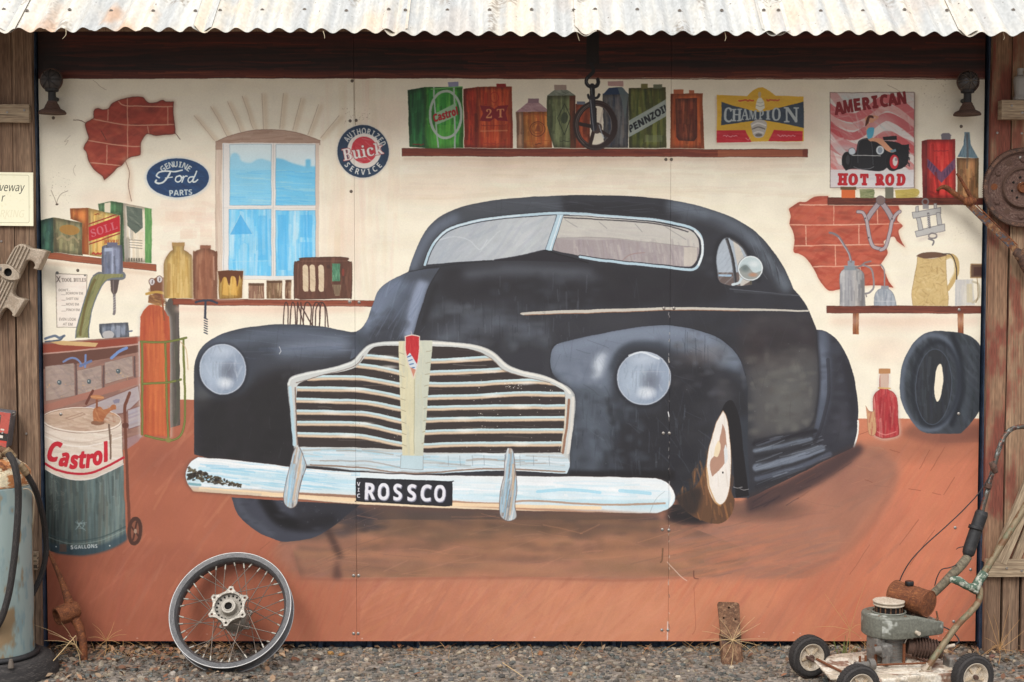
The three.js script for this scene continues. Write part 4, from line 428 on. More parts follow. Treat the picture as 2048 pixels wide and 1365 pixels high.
    // far bonnet: black with chalky wear
    soft(8, () => { fill(sp([880, 540, 1000, 528, 1180, 530, 1400, 545, 1440, 600, 1100, 612, 900, 612]), [46, 44, 51], 0.85); cl([930, 549, 1000, 540, 1090, 542, 1180, 548], [100, 110, 124], 12, 0.8); cl([1080, 556, 1150, 556, 1200, 560], [84, 92, 104], 12, 0.5); });
    cloud(860, 610, 1110, 700, 90, [[94, 102, 114], [76, 82, 94], [104, 112, 124], [48, 48, 56]], 8, 28, 0.42); cloud(980, 560, 1200, 620, 40, [[84, 92, 104], [42, 40, 47], [70, 76, 86]], 8, 24, 0.4); cloud(880, 555, 1400, 612, 60, [[40, 38, 45], [46, 44, 52]], 14, 40, 0.45);
    soft(5, () => { cl([900, 545, 930, 541, 1000, 534], [40, 38, 44], 5, 0.6); });
    // near bonnet side with its bright ridge and crisp edge
    const near = sp([712, 664, 724, 656, 736, 636, 746, 606, 758, 580, 778, 563, 816, 545, 842, 540, 880, 536], [880, 536, 862, 566, 850, 596, 838, 634, 826, 676], [826, 676, 800, 684, 760, 690, 700, 720]);
    fill(near, [84, 94, 114]); within(near, () => { soft(9, () => { cl([728, 664, 746, 620, 764, 590, 800, 566, 840, 556], [118, 136, 168], 24, 0.95); cl([742, 650, 760, 620, 790, 594], [128, 144, 174], 16, 0.7); fill(sp([800, 545, 880, 534, 862, 566, 810, 570]), [70, 74, 86], 0.85); fill(sp([720, 680, 760, 650, 800, 640, 812, 690, 740, 710]), [62, 66, 76], 0.9); }); soft(4, () => { fill(sp([858, 566, 846, 600, 834, 640, 822, 676], [822, 676, 806, 676], [806, 676, 814, 630, 824, 590, 838, 560]), [148, 164, 196], 0.9); cl([816, 590, 808, 630, 802, 672], [88, 98, 118], 8, 0.6); }); cloud(720, 620, 815, 700, 50, [[78, 84, 96], [58, 60, 68], [92, 100, 116]], 5, 16, 0.35); });
    cl([880, 536, 862, 566, 850, 596, 838, 634, 826, 676], [44, 42, 48], 2.4, 0.85); soft(4, () => cl([872, 570, 858, 606, 846, 646], [40, 38, 44], 10, 0.7));
    // far front wing (driver's left)
    soft(8, () => { fill(sp([388, 800, 388, 730, 405, 692, 440, 668, 520, 650, 620, 650, 720, 666, 720, 700, 640, 720, 520, 740, 500, 800, 480, 900, 388, 910]), [66, 72, 86], 0.9); fill(sp([392, 800, 470, 792, 520, 760, 600, 740, 600, 930, 388, 910]), [42, 39, 42], 0.95); });
    soft(9, () => { cl([500, 672, 560, 664, 640, 668, 700, 678], [86, 96, 116], 16, 0.8); cl([560, 700, 620, 694, 690, 690], [126, 138, 162], 18, 0.75); cl([404, 716, 414, 696, 446, 676], [104, 118, 146], 9, 0.9); cl([520, 730, 570, 728, 640, 722], [72, 74, 84], 24, 0.7); blob(404, 792, 22, 26, [104, 102, 96], 0.7); });
    cloud(395, 800, 590, 920, 60, [[36, 33, 36], [54, 50, 52], [46, 42, 44]], 8, 30, 0.4); cloud(540, 730, 640, 770, 20, [[84, 86, 94], [60, 58, 62]], 6, 14, 0.35);
  });
  cl([816, 544, 870, 534, 930, 527, 985, 522], [38, 38, 44], 1.8, 0.7); cl([1600, 592, 1540, 586, 1460, 578], [110, 116, 128], 2, 0.6); cl([1470, 583, 1580, 590], [70, 74, 84], 4, 0.6);
  // door and rear wing
  within(body, () => {
    soft(9, () => { fill(sp([1490, 630, 1625, 640, 1634, 720, 1500, 720]), [58, 50, 55], 0.9); fill(sp([1498, 735, 1560, 700, 1632, 706, 1636, 800, 1612, 856, 1560, 870, 1506, 878]), [100, 98, 94], 0.7); blob(1575, 800, 52, 74, [118, 116, 108], 0.6); blob(1545, 720, 60, 24, [84, 70, 70], 0.6); blob(1500, 700, 30, 50, [70, 56, 56], 0.7); });
    cloud(1496, 700, 1630, 876, 90, [[120, 118, 106], [94, 88, 84], [134, 130, 118], [78, 72, 72]], 6, 22, 0.35); cloud(1480, 628, 1630, 710, 40, [[64, 54, 60], [48, 44, 50], [80, 70, 72]], 8, 26, 0.4);
    const rear = sp([1634, 660, 1652, 664, 1674, 680, 1692, 708, 1706, 745, 1714, 790, 1717, 835, 1714, 872, 1706, 896], [1706, 896, 1660, 916], [1660, 916, 1628, 880, 1634, 830, 1640, 760, 1634, 660]);
    fill(rear, [56, 57, 68]); within(rear, () => { soft(6, () => { fill(sp([1634, 660, 1656, 668, 1660, 740, 1654, 820, 1630, 870, 1640, 760]), [92, 102, 124], 0.95); cl([1640, 690, 1648, 740, 1646, 790], [118, 130, 154], 9, 0.8); cl([1690, 710, 1704, 780, 1704, 860], [44, 43, 52], 16, 0.8); blob(1684, 850, 22, 44, [76, 74, 86], 0.7); }); cloud(1640, 680, 1710, 900, 50, [[70, 74, 88], [46, 45, 54], [84, 92, 108]], 5, 18, 0.35); });
    soft(2, () => cl([1634, 664, 1640, 740, 1637, 800, 1626, 846, 1606, 862, 1560, 872, 1510, 882], [42, 41, 50], 4, 0.8));
    for (const [q, c, w] of [[[1508, 888, 1580, 874, 1632, 862], [40, 38, 46], 8], [[1510, 902, 1570, 891, 1622, 878], [108, 118, 136], 8], [[1510, 914, 1580, 902, 1640, 884], [46, 46, 55], 6], [[1512, 936, 1580, 920, 1644, 898], [118, 130, 150], 14], [[1514, 958, 1590, 938, 1660, 910], [84, 92, 110], 11], [[1514, 974, 1590, 952, 1664, 920], [48, 47, 56], 9]]) soft(1.2, () => cl(q, c, w, 0.95));
    brush(pl(1510, 880, 1640, 862, 1664, 916, 1514, 986), [[132, 142, 158], [50, 50, 60], [84, 92, 108], [150, 160, 176]], 90, 70, 2.6, -0.33, 0.45, 0.05);
    cl([1656, 720, 1658, 790, 1644, 850, 1630, 886], [42, 40, 48], 7, 0.5);
  });
  cl([1717, 842, 1716, 866, 1709, 894], [244, 240, 230], 3.4);
  soft(5, () => fill(sp([1490, 992, 1560, 966, 1640, 926, 1706, 890, 1726, 904, 1664, 952, 1580, 998, 1496, 1026]), [66, 52, 54], 0.85));
  brush(sp([1500, 1000, 1710, 903, 1724, 910, 1600, 1000, 1500, 1034]), [[52, 44, 50], [96, 72, 66], [130, 84, 68]], 60, 50, 4, -0.5, 0.4, 0.12);
  // near front wing
  const wing = sp([1136, 960, 1140, 900, 1146, 840, 1150, 800, 1140, 780, 1112, 756, 1102, 735, 1101, 715, 1106, 698, 1118, 687, 1150, 678, 1200, 668, 1250, 659, 1300, 652, 1350, 652, 1400, 662, 1440, 678, 1470, 704, 1488, 736, 1496, 776], [1496, 776, 1496, 820, 1496, 900, 1500, 992], [1500, 992, 1496, 1000], [1496, 1000, 1488, 930, 1482, 870, 1476, 828, 1468, 806, 1460, 801, 1450, 808, 1440, 830, 1428, 860, 1416, 910, 1404, 950, 1388, 976, 1352, 994], [1352, 994, 1330, 960], [1330, 960, 1140, 956]);
  fill(wing, [56, 60, 71]);
  within(wing, () => {
    soft(8, () => { fill(sp([1096, 740, 1100, 690, 1150, 672, 1250, 652, 1350, 646, 1430, 668, 1476, 706, 1490, 740, 1450, 736, 1400, 712, 1350, 700, 1330, 690, 1260, 684, 1226, 712, 1222, 770, 1210, 800, 1150, 780]), [112, 126, 148], 1); fill(sp([1140, 780, 1200, 770, 1226, 810, 1216, 900, 1190, 950, 1136, 956]), [84, 94, 110], 0.85); fill(sp([1345, 720, 1420, 730, 1484, 770, 1496, 830, 1440, 830, 1410, 900, 1380, 970, 1340, 980, 1240, 950, 1250, 850, 1320, 820]), [44, 44, 52], 0.95); blob(1400, 716, 70, 20, [110, 96, 92], 0.6); blob(1420, 700, 50, 16, [120, 112, 112], 0.5); blob(1450, 790, 40, 40, [80, 78, 82], 0.5); blob(1410, 850, 40, 60, [72, 72, 78], 0.5); });
    soft(5, () => { fill(sp([1184, 760, 1186, 726, 1200, 704, 1216, 700, 1212, 730, 1202, 756]), [186, 198, 214], 0.8); cl([1226, 740, 1232, 712, 1254, 692, 1288, 684, 1322, 692], [58, 66, 80], 8, 0.85); cl([1216, 720, 1234, 694, 1264, 678, 1310, 676], [132, 148, 172], 8, 0.8); }); blob(1196, 734, 12, 26, [214, 224, 234], 0.7, 0.3);
    cloud(1110, 690, 1220, 780, 40, [[122, 136, 158], [96, 108, 128], [140, 152, 172]], 6, 20, 0.3); cloud(1140, 790, 1300, 950, 120, [[76, 86, 102], [46, 48, 57], [92, 104, 120], [58, 62, 72]], 6, 24, 0.4); cloud(1300, 810, 1420, 960, 60, [[40, 40, 47], [62, 62, 68], [50, 50, 58]], 8, 26, 0.4); cloud(1340, 655, 1490, 790, 60, [[120, 126, 138], [72, 70, 76], [98, 94, 96], [60, 60, 68]], 6, 20, 0.35);
    soft(3, () => { for (const [x, y] of [[1216, 800], [1222, 816], [1192, 862], [1244, 850], [1210, 905], [1270, 880]]) cl([x, y, x + 4, y + 30], [42, 44, 52], 8, 0.5); fill(rc(1138, 942, 1350, 962), [32, 28, 32], 0.85); });
  });
  cl([1104, 752, 1100, 728, 1104, 698, 1120, 686, 1200, 668, 1300, 652, 1360, 653, 1430, 672, 1474, 708, 1492, 752], [40, 40, 48], 1.6, 0.7);
  // chalky haze over the black, and the blue knocked back towards charcoal
  g.save(); g.globalCompositeOperation = 'saturation'; fill(body, [128, 128, 128], 0.32); g.restore();
  within(body, () => {
    soft(12, () => { cl([440, 690, 500, 676, 580, 672, 680, 684], [142, 154, 174], 18, 0.5); cl([560, 704, 640, 700, 700, 696], [156, 168, 188], 16, 0.5); cl([870, 676, 940, 652, 1020, 650, 1090, 668], [124, 132, 146], 24, 0.45); cl([900, 620, 980, 612, 1060, 600], [116, 122, 132], 16, 0.28); cl([930, 548, 1040, 542, 1180, 550], [132, 138, 148], 10, 0.4); cl([1350, 414, 1440, 438, 1520, 492], [132, 144, 160], 16, 0.45); cl([1120, 660, 1200, 646, 1300, 640], [104, 106, 114], 10, 0.25); cl([1500, 650, 1560, 640, 1610, 660], [104, 100, 104], 20, 0.3); });
    for (let k = 0; k < 60; k++) { const x = rnd(870, 1180), y = rnd(545, 680); cl([x, y, x + rnd(-2, 2), y + rnd(8, 36)], pick([[120, 126, 136], [42, 41, 47], [96, 100, 110]]), rnd(1, 3.4), 0.2); }
  });
  within(wing, () => { soft(9, () => { cl([1112, 700, 1180, 682, 1260, 664, 1340, 660, 1420, 680], [156, 168, 188], 14, 0.5); cl([1150, 800, 1180, 850, 1190, 910], [118, 128, 142], 18, 0.4); cl([1430, 740, 1450, 790, 1440, 820], [104, 104, 108], 14, 0.3); }); for (let k = 0; k < 70; k++) { const x = rnd(1140, 1420), y = rnd(790, 930); cl([x, y, x + rnd(-3, 3), y + rnd(8, 30)], pick([[112, 118, 128], [42, 42, 48], [84, 88, 96]]), rnd(1, 4), 0.2); } });
  // visible bristle marks
  brush(body, [[92, 96, 106], [38, 38, 44], [74, 78, 88], [46, 46, 52]], 520, 46, 2.2, VER, 0.16, 0.5); brush(wing, [[118, 126, 140], [44, 45, 52], [92, 98, 110]], 200, 38, 2, 0.9, 0.2, 0.8);
  within(body, () => { brush(rc(460, 655, 712, 720), [[128, 138, 156], [70, 76, 90], [104, 114, 132]], 60, 70, 2.4, 0.04, 0.25, 0.1); brush(rc(735, 560, 850, 680), [[140, 152, 176], [86, 96, 114], [112, 124, 148]], 60, 60, 2.4, -1.1, 0.25, 0.25); brush(rc(860, 400, 1560, 430), [[112, 118, 128], [56, 58, 66]], 90, 70, 2, 0.05, 0.2, 0.2); });
  // wheel arch and white-walled wheel
  fill(sp([1352, 994, 1388, 976, 1404, 950, 1414, 916], [1414, 916, 1420, 890], [1420, 890, 1470, 1000], [1470, 1000, 1462, 1030, 1440, 1048, 1410, 1044, 1380, 1030, 1360, 1010]), [106, 76, 56]); brush(sp([1352, 994, 1420, 890], [1420, 890, 1472, 960], [1472, 960, 1466, 1024, 1440, 1048, 1400, 1042, 1360, 1012]), [[150, 104, 66], [80, 60, 48], [186, 128, 80], [60, 50, 46], [120, 84, 58]], 90, 60, 5, 1.5, 0.4, 0.25); soft(4, () => fill(sp([1350, 994, 1390, 975, 1404, 984, 1390, 1030, 1352, 1020]), [48, 42, 42], 0.8));
  fill(sp([1440, 830, 1450, 808, 1460, 801, 1468, 806, 1477, 830, 1484, 870, 1490, 930, 1499, 992], [1499, 992, 1472, 996], [1472, 996, 1466, 920]), [34, 32, 36]);
  { const w = sp([1446, 822, 1454, 836, 1459, 866, 1462, 910, 1462, 950, 1456, 990, 1446, 1008, 1434, 1008, 1422, 992, 1414, 962, 1413, 934, 1420, 890, 1432, 846], [1432, 846, 1446, 822]); fill(w, [242, 234, 224]); brush(w, [[250, 246, 240], [220, 206, 192]], 24, 50, 4, 1.5, 0.4, 0.1); fill(sp([1445, 848, 1452, 868, 1454, 908, 1450, 926, 1440, 940, 1424, 954], [1424, 954, 1420, 936, 1422, 920, 1432, 908, 1440, 880]), [182, 142, 122]); fill(sp([1431, 894, 1438, 882, 1442, 896, 1436, 914, 1428, 912]), [240, 220, 186]); fill(sp([1448, 900, 1452, 890, 1456, 916, 1450, 930]), [222, 224, 222]); fill(el(1446, 946, 1.6, 2), [40, 36, 36]); line(w, [170, 130, 96], 1.4, 0.7); cl([1413, 936, 1418, 970, 1430, 1002, 1442, 1012], [196, 146, 92], 3, 0.7); }
  // windscreen
  const glassL = sp([850, 528, 860, 505, 876, 480, 902, 461, 942, 449, 1000, 439, 1060, 433, 1113, 431], [1113, 431, 1090, 502], [1090, 502, 1036, 512, 988, 520], [988, 520, 920, 524, 850, 530]), glassR = sp([1127, 432, 1200, 435, 1300, 444, 1345, 452, 1378, 460, 1394, 474, 1398, 496, 1394, 520, 1384, 532, 1372, 535], [1372, 535, 1300, 528, 1220, 520, 1160, 512, 1106, 500]);
  fill(glassL, lgr(860, 440, 1000, 530, 0, [172, 180, 190], 0.5, [186, 192, 198], 1, [196, 200, 202])); brush(glassL, [[160, 168, 182], [206, 210, 212], [176, 182, 190]], 130, 60, 7, -0.7, 0.22, 0.4); cl([880, 480, 910, 474, 940, 482, 960, 500, 975, 480], [216, 220, 224], 2.4, 0.5); cl([960, 505, 990, 470, 1000, 462], [220, 224, 226], 2, 0.4);
  fill(glassR, [204, 200, 192]); within(glassR, () => { fill(sp([1110, 478, 1200, 476, 1300, 486, 1400, 496], [1400, 496, 1400, 545], [1400, 545, 1100, 520]), [172, 162, 162]); brush(rc(1108, 478, 1400, 536), [[198, 190, 186], [150, 138, 142], [214, 204, 196], [164, 154, 160]], 170, 36, 5, 1.4, 0.35, 0.15); brush(rc(1120, 434, 1400, 480), [[216, 212, 204], [190, 186, 182]], 70, 70, 6, 0.1, 0.25, 0.1); for (const q of [[1130, 440, 1155, 455], [1198, 444, 1214, 457], [1270, 448, 1285, 464], [1332, 454, 1372, 480]]) cl(q, [150, 148, 146], 1.6, 0.7); cl([1112, 477, 1200, 475, 1300, 485, 1396, 496], [140, 132, 132], 1.4, 0.6); fill(rc(1368, 495, 1394, 532), [214, 206, 192], 0.7); cl([1245, 522, 1260, 510, 1290, 506], [160, 130, 126], 2, 0.6); });
  const trim = [190, 214, 226];
  cl([849, 530, 858, 505, 875, 478, 900, 458, 940, 445, 1000, 435, 1060, 430, 1120, 427, 1200, 431, 1300, 439, 1345, 446, 1380, 455, 1399, 470, 1404, 496, 1400, 522, 1390, 537, 1370, 538, 1300, 531, 1220, 523, 1160, 514], [60, 58, 64], 8.6); cl([849, 530, 858, 505, 875, 478, 900, 458, 940, 445, 1000, 435, 1060, 430, 1120, 427, 1200, 431, 1300, 439, 1345, 446, 1380, 455, 1400, 470, 1405, 496, 1401, 522, 1391, 537, 1370, 539, 1300, 531, 1220, 523, 1160, 514], trim, 5.2); cl([1390, 462, 1403, 480, 1404, 510, 1398, 530], [240, 244, 244], 4, 0.9); cl([870, 484, 900, 458, 960, 441, 1040, 431], [236, 242, 246], 1.8, 0.8); cl([1140, 430, 1250, 436, 1330, 444], [236, 240, 240], 1.6, 0.7);
  fill(pl(1114, 430, 1127, 430, 1104, 502, 1089, 502), trim); cl([1114, 432, 1090, 500], [96, 104, 116], 1.4, 0.8); cl([1122, 432, 1100, 500], [236, 244, 248], 2, 0.8); cl([1128, 436, 1250, 442, 1330, 451, 1376, 464], [58, 54, 58], 2.4, 0.8);
  fill(sp([988, 519, 1030, 513, 1082, 501, 1090, 501], [1090, 501, 1130, 512, 1180, 527], [1180, 527, 1100, 523, 1040, 522, 988, 522]), [46, 44, 50]); cl([1090, 501, 1130, 512, 1176, 526], [30, 28, 32], 2); cl([990, 519, 1030, 513, 1085, 501], [84, 84, 92], 1.4, 0.8);
  // side window and mirror
  { soft(3, () => cl([1436, 560, 1432, 518, 1438, 488, 1452, 474, 1468, 476, 1490, 496, 1508, 530, 1516, 560], [40, 40, 46], 10, 0.8)); const p = sp([1436, 556, 1433, 520, 1438, 492, 1450, 477, 1462, 478, 1480, 490, 1494, 510, 1502, 536, 1504, 570], [1504, 570, 1470, 572, 1444, 566, 1436, 556]); fill(p, [178, 188, 198]); within(p, () => { fill(rc(1430, 545, 1510, 580), [110, 96, 92]); fill(pl(1466, 478, 1474, 480, 1506, 560, 1482, 574), [206, 200, 190]); fill(rc(1436, 549, 1464, 553), [166, 194, 216]); brush(p, [[200, 206, 212], [150, 158, 170]], 30, 30, 4, -0.8, 0.3, 0.3); fill(rc(1500, 555, 1516, 575), [90, 84, 70]); }); cl([1454, 478, 1466, 520, 1472, 570], [62, 60, 62], 6); cl([1453, 480, 1464, 520, 1470, 568], [150, 152, 156], 1.2, 0.7); cl([1462, 478, 1484, 494, 1498, 520], [86, 84, 84], 3, 0.8); cl([1460, 476, 1448, 478, 1437, 496, 1433, 524, 1438, 556], [120, 126, 134], 1.6, 0.8); }
  cl([1466, 569, 1478, 566, 1484, 556, 1486, 546], [206, 218, 222], 5); fill(el(1501, 537, 24, 23.5), [200, 214, 216]); within(el(1501, 537, 24, 23.5), () => { fill(sp([1476, 540, 1490, 530, 1500, 538, 1510, 546, 1526, 540], [1526, 540, 1526, 565], [1526, 565, 1476, 565]), [160, 164, 160]); blob(1490, 537, 12, 10, [96, 112, 112], 0.8); blob(1506, 550, 12, 6, [200, 136, 100], 0.8); blob(1508, 528, 14, 8, [236, 242, 242], 0.8); }); line(el(1501, 537, 24, 23.5), [232, 238, 238], 2.4); line(el(1501, 537, 25.5, 25), [90, 96, 104], 1, 0.7);
  // chrome strip
  fill(sp([1040, 628, 1060, 624, 1200, 619, 1340, 615, 1480, 617, 1618, 621], [1618, 621, 1618, 624], [1618, 624, 1480, 622, 1340, 621, 1200, 626, 1060, 630, 1046, 630]), [206, 200, 188]); cl([1050, 630, 1200, 626, 1340, 621, 1480, 622], [150, 104, 76], 1.6, 0.8);
  // grille
  const gr = sp([574, 768, 580, 755, 600, 747, 650, 738, 700, 724, 716, 709, 734, 691, 760, 684, 800, 682], [800, 682, 862, 681, 900, 684, 956, 691, 988, 704, 1014, 727, 1040, 740, 1084, 750, 1120, 765, 1143, 780, 1151, 800, 1148, 850, 1140, 905, 1140, 930, 1132, 948], [1132, 948, 1000, 942, 860, 946, 740, 944, 640, 934, 600, 930, 590, 910, 582, 850, 577, 800, 574, 768]);
  fill(gr, [206, 208, 204]); soft(2, () => line(gr, [52, 50, 56], 3, 0.5));
  const inner = sp([594, 772, 604, 764, 640, 752, 704, 738, 728, 716, 742, 698, 762, 692, 800, 692], [800, 692, 900, 694, 952, 702, 980, 716, 1006, 738, 1040, 752, 1090, 764, 1122, 778, 1130, 790, 1130, 830, 1124, 906], [1124, 906, 860, 906, 800, 900, 720, 896, 596, 894], [596, 894, 592, 830, 594, 772]); fill(inner, [62, 54, 52]);
  brush(inner, [[78, 70, 64], [50, 42, 42], [70, 58, 54]], 160, 70, 4, 0.05, 0.3, 0.05);
  const bars = [[727, 713, 760, 716, 798, 722], [712, 731, 750, 736, 798, 746], [616, 757, 708, 756, 750, 762, 798, 771], [594, 778, 708, 780, 750, 786, 800, 796], [594, 801, 708, 804, 750, 809, 800, 819], [594, 825, 708, 827, 750, 832, 802, 843], [595, 847, 708, 849, 750, 855, 803, 867], [596, 870, 708, 873, 750, 879, 803, 890], [862, 723, 920, 721, 985, 716], [861, 747, 940, 744, 1026, 738], [858, 770, 960, 768, 1050, 763, 1110, 767], [856, 796, 960, 793, 1050, 788, 1130, 790], [854, 818, 960, 815, 1130, 814], [852, 841, 960, 839, 1127, 838], [850, 866, 960, 863, 1125, 863], [849, 892, 960, 889, 1122, 889]];
  within(inner, () => { for (const q of bars) { const sh = (d) => q.map((k, i) => (i % 2 ? k + d : k)); cl(q, [196, 192, 180], 10.5); cl(sh(-3), [198, 222, 226], 4); cl(sh(2.6), [228, 202, 172], 3.4, 0.9); cl(sh(4.6), [150, 118, 96], 1.6, 0.6); if (rnd() < 0.9) { const b = q[0] + (q[q.length - 2] - q[0]) * rnd(0.2, 0.8); blob(b, q[3] - 1, 26, 5, [248, 246, 238], 0.7); } } });
  brush(inner, [[214, 226, 226], [206, 182, 156], [236, 232, 220]], 60, 60, 1.6, 0.04, 0.3, 0.05);
  speck(920, 760, 1125, 905, 90, [250, 242, 228], 0.9, 1.3); speck(770, 740, 800, 880, 26, [244, 230, 214], 0.9, 1); speck(1010, 765, 1040, 778, 24, [250, 246, 236], 0.95, 1.5);
  for (const [q, c, w, a] of [[[577, 770, 582, 758, 604, 750, 652, 741, 702, 727, 718, 712, 736, 694, 762, 687, 798, 686], [232, 234, 228], 4, 0.9], [[592, 766, 640, 752, 706, 734, 726, 712], [120, 104, 96], 1.6, 0.8], [[866, 686, 900, 688, 956, 695, 986, 708, 1012, 731, 1040, 744, 1086, 755, 1122, 770, 1140, 786], [236, 234, 224], 5, 0.9], [[950, 702, 984, 718, 1006, 740, 1040, 752, 1100, 766], [130, 112, 100], 1.6, 0.7], [[580, 776, 584, 830, 588, 890], [190, 218, 228], 6, 0.9], [[590, 776, 592, 830, 594, 890], [128, 100, 86], 2.4, 0.8], [[1146, 796, 1144, 850, 1136, 906], [226, 222, 212], 6, 0.9], [[1138, 800, 1134, 850, 1126, 906], [150, 108, 84], 5, 0.9], [[1132, 800, 1129, 850, 1123, 904], [226, 214, 190], 3, 0.8]]) cl(q, c, w, a);
  const chin = sp([590, 896, 700, 897, 800, 906, 852, 910, 960, 908, 1124, 910], [1124, 910, 1136, 918, 1140, 932, 1134, 948], [1134, 948, 1000, 942, 860, 948, 740, 944, 640, 932, 604, 928]); fill(chin, [206, 222, 228]); brush(chin, [[160, 210, 230], [240, 244, 246], [166, 146, 132], [186, 206, 214], [220, 236, 242]], 130, 110, 4, 0.04, 0.55, 0.04); cl([620, 930, 720, 936, 800, 946, 860, 946, 980, 938, 1130, 944], [146, 116, 98], 3, 0.8); cl([640, 922, 740, 924, 800, 936], [166, 156, 150], 3, 0.6); for (const x of [896, 920, 944, 968, 1040, 1066, 1098]) cl([x, 912, x + 1, 932], [130, 140, 148], 1, 0.7); fill(pl(802, 911, 846, 911, 846, 940, 800, 938), [196, 216, 222]); line(pl(802, 911, 846, 911, 846, 940, 800, 938), [130, 128, 128], 1, 0.7);
  const post2 = pl(797, 683, 865, 682, 858, 770, 850, 860, 846, 912, 805, 912, 803, 860, 799, 770); fill(post2, [222, 214, 180]); fill(pl(836, 683, 865, 682, 858, 770, 850, 860, 846, 912, 828, 912, 830, 770), [206, 208, 190]); brush(post2, [[206, 200, 162], [232, 226, 198], [190, 196, 184]], 80, 40, 5, VER, 0.3, 0.1); for (let k = 0; k < 9; k++) { cl([799 + k * 0.7, 706 + k * 23, 808 + k * 0.6, 709 + k * 23], [160, 148, 120], 1.4, 0.7); cl([852 - k, 704 + k * 23, 862 - k * 1.7, 702 + k * 23], [160, 148, 120], 1.4, 0.7); } cl([829, 760, 828, 908], [170, 166, 140], 1.4, 0.8);
  { const e = sp([810, 674, 824, 671, 839, 674], [839, 674, 838, 700, 834, 730, 827, 758], [827, 758, 817, 728, 811, 700, 810, 674]); fill(e, [196, 50, 56]); within(e, () => { fill(pl(806, 722, 820, 706, 836, 734, 828, 760, 812, 760), [214, 222, 228]); for (let k = 0; k < 4; k++) cl([813 + k * 3, 716 + k * 7, 822 + k * 2, 712 + k * 8], [70, 110, 160], 2); fill(pl(818, 734, 834, 742, 828, 760), [206, 140, 116]); brush(e, [[222, 110, 90], [170, 30, 40]], 20, 14, 2, VER, 0.4, 0.3, [810, 674, 840, 715]); }); line(e, [226, 210, 196], 2); cl([822, 664, 824, 671], [200, 190, 190], 1.4); }
  // headlamps
  const lamp = (x, y, rx, ry) => { const p = el(x, y, rx, ry); soft(3, () => line(el(x, y + 2, rx + 2, ry + 2), [36, 36, 42], 5, 0.8)); fill(p, [152, 164, 182]); within(p, () => { blob(x - rx * 0.35, y + ry * 0.1, rx * 0.9, ry, [186, 200, 214], 0.8); blob(x + rx * 0.25, y + ry * 0.1, rx * 0.5, ry * 0.5, [96, 100, 112], 0.7); blob(x, y - ry * 0.75, rx * 0.8, ry * 0.35, [206, 216, 226], 0.7); blob(x + rx * 0.1, y + ry * 0.55, rx * 0.45, ry * 0.3, [238, 242, 246], 0.9); for (let k = -3; k < 5; k++) cl([x + k * rx * 0.14, y - ry * 0.3, x + k * rx * 0.14, y + ry * 0.34], [120, 126, 138], 0.9, 0.4); cl([x - rx * 0.4, y - ry * 0.24, x + rx * 0.8, y - ry * 0.24], [200, 200, 204], 1, 0.4); }); brush(p, [[176, 188, 204], [124, 134, 150], [206, 214, 224]], 70, 22, 4, VER, 0.25, 0.5, [x - rx, y - ry, x + rx, y + ry]); line(p, [206, 214, 222], 2, 0.8); line(el(x, y, rx + 1.6, ry + 1.6), [84, 90, 104], 1.2, 0.7); };
  lamp(445, 739, 46, 50); lamp(1288, 757, 53, 53); cl([1258, 712, 1285, 705, 1318, 718], [236, 242, 246], 4, 0.7); cl([558, 694, 561, 702, 558, 708], [222, 224, 226], 1.4, 0.9); cl([520, 700, 680, 696], [96, 108, 132], 8, 0.15);
  // bumper
  const bump = sp([386, 983, 374, 966, 371, 946, 380, 926, 396, 915], [396, 915, 480, 922, 580, 934, 700, 944, 860, 951, 1040, 953, 1200, 954, 1312, 957], [1312, 957, 1334, 966, 1348, 984, 1350, 1002, 1338, 1018, 1316, 1027], [1316, 1027, 1200, 1026, 1000, 1021, 860, 1016, 700, 1008, 580, 997, 470, 990, 386, 983]);
  soft(3, () => line(bump, [60, 44, 40], 4, 0.5)); fill(bump, lgr(800, 945, 796, 1018, 0, [238, 242, 242], 0.3, [224, 238, 242], 0.5, [196, 226, 236], 0.68, [222, 232, 234], 0.8, [186, 140, 112], 0.86, [240, 216, 184], 1, [248, 226, 192]));
  within(bump, () => {
    brush(rc(400, 925, 720, 980), [[150, 206, 232], [236, 244, 248], [176, 218, 236], [250, 250, 250]], 150, 120, 4, 0.1, 0.6, 0.03); brush(rc(720, 960, 1340, 1000), [[206, 232, 242], [250, 250, 250], [240, 244, 246]], 130, 140, 6, 0.03, 0.5, 0.03); cl([400, 938, 560, 952, 720, 966], [160, 212, 232], 8, 0.4); cl([1075, 984, 1140, 980, 1200, 986], [150, 214, 236], 6, 0.6); cl([1240, 982, 1300, 988], [150, 214, 236], 7, 0.6); cl([600, 988, 680, 992, 740, 996], [140, 96, 72], 5, 0.7); cl([900, 1004, 1000, 1008, 1060, 1002, 1200, 1010, 1330, 1008], [176, 128, 98], 4, 0.7); cl([400, 978, 560, 990, 700, 1000, 860, 1008, 1000, 1012, 1200, 1017], [248, 220, 182], 7, 0.9); cl([395, 920, 560, 938, 700, 949], [250, 250, 248], 4, 0.8);
    for (let k = 0; k < 260; k++) { const x = rnd(374, 482), t = (x - 374) / 108; fill(el(x, 946 + t * 27 + rnd(-12, 13) * (1 - t * 0.8), rnd(1.2, 4.4) * (1 - t * 0.4), rnd(1, 3.6) * (1 - t * 0.4)), pick([[46, 40, 34], [84, 72, 56], [58, 50, 42], [104, 92, 70]]), 0.8); } cl([378, 968, 400, 970], [110, 160, 170], 5, 0.8); cl([384, 978, 440, 984, 520, 990], [214, 196, 172], 5, 0.8);
    cl([1336, 968, 1346, 990, 1340, 1014], [250, 250, 248], 6, 0.8); cl([1300, 1026, 1312, 1000, 1330, 984], [150, 160, 160], 1.2, 0.5);
  });
  line(bump, [120, 104, 96], 1, 0.6);
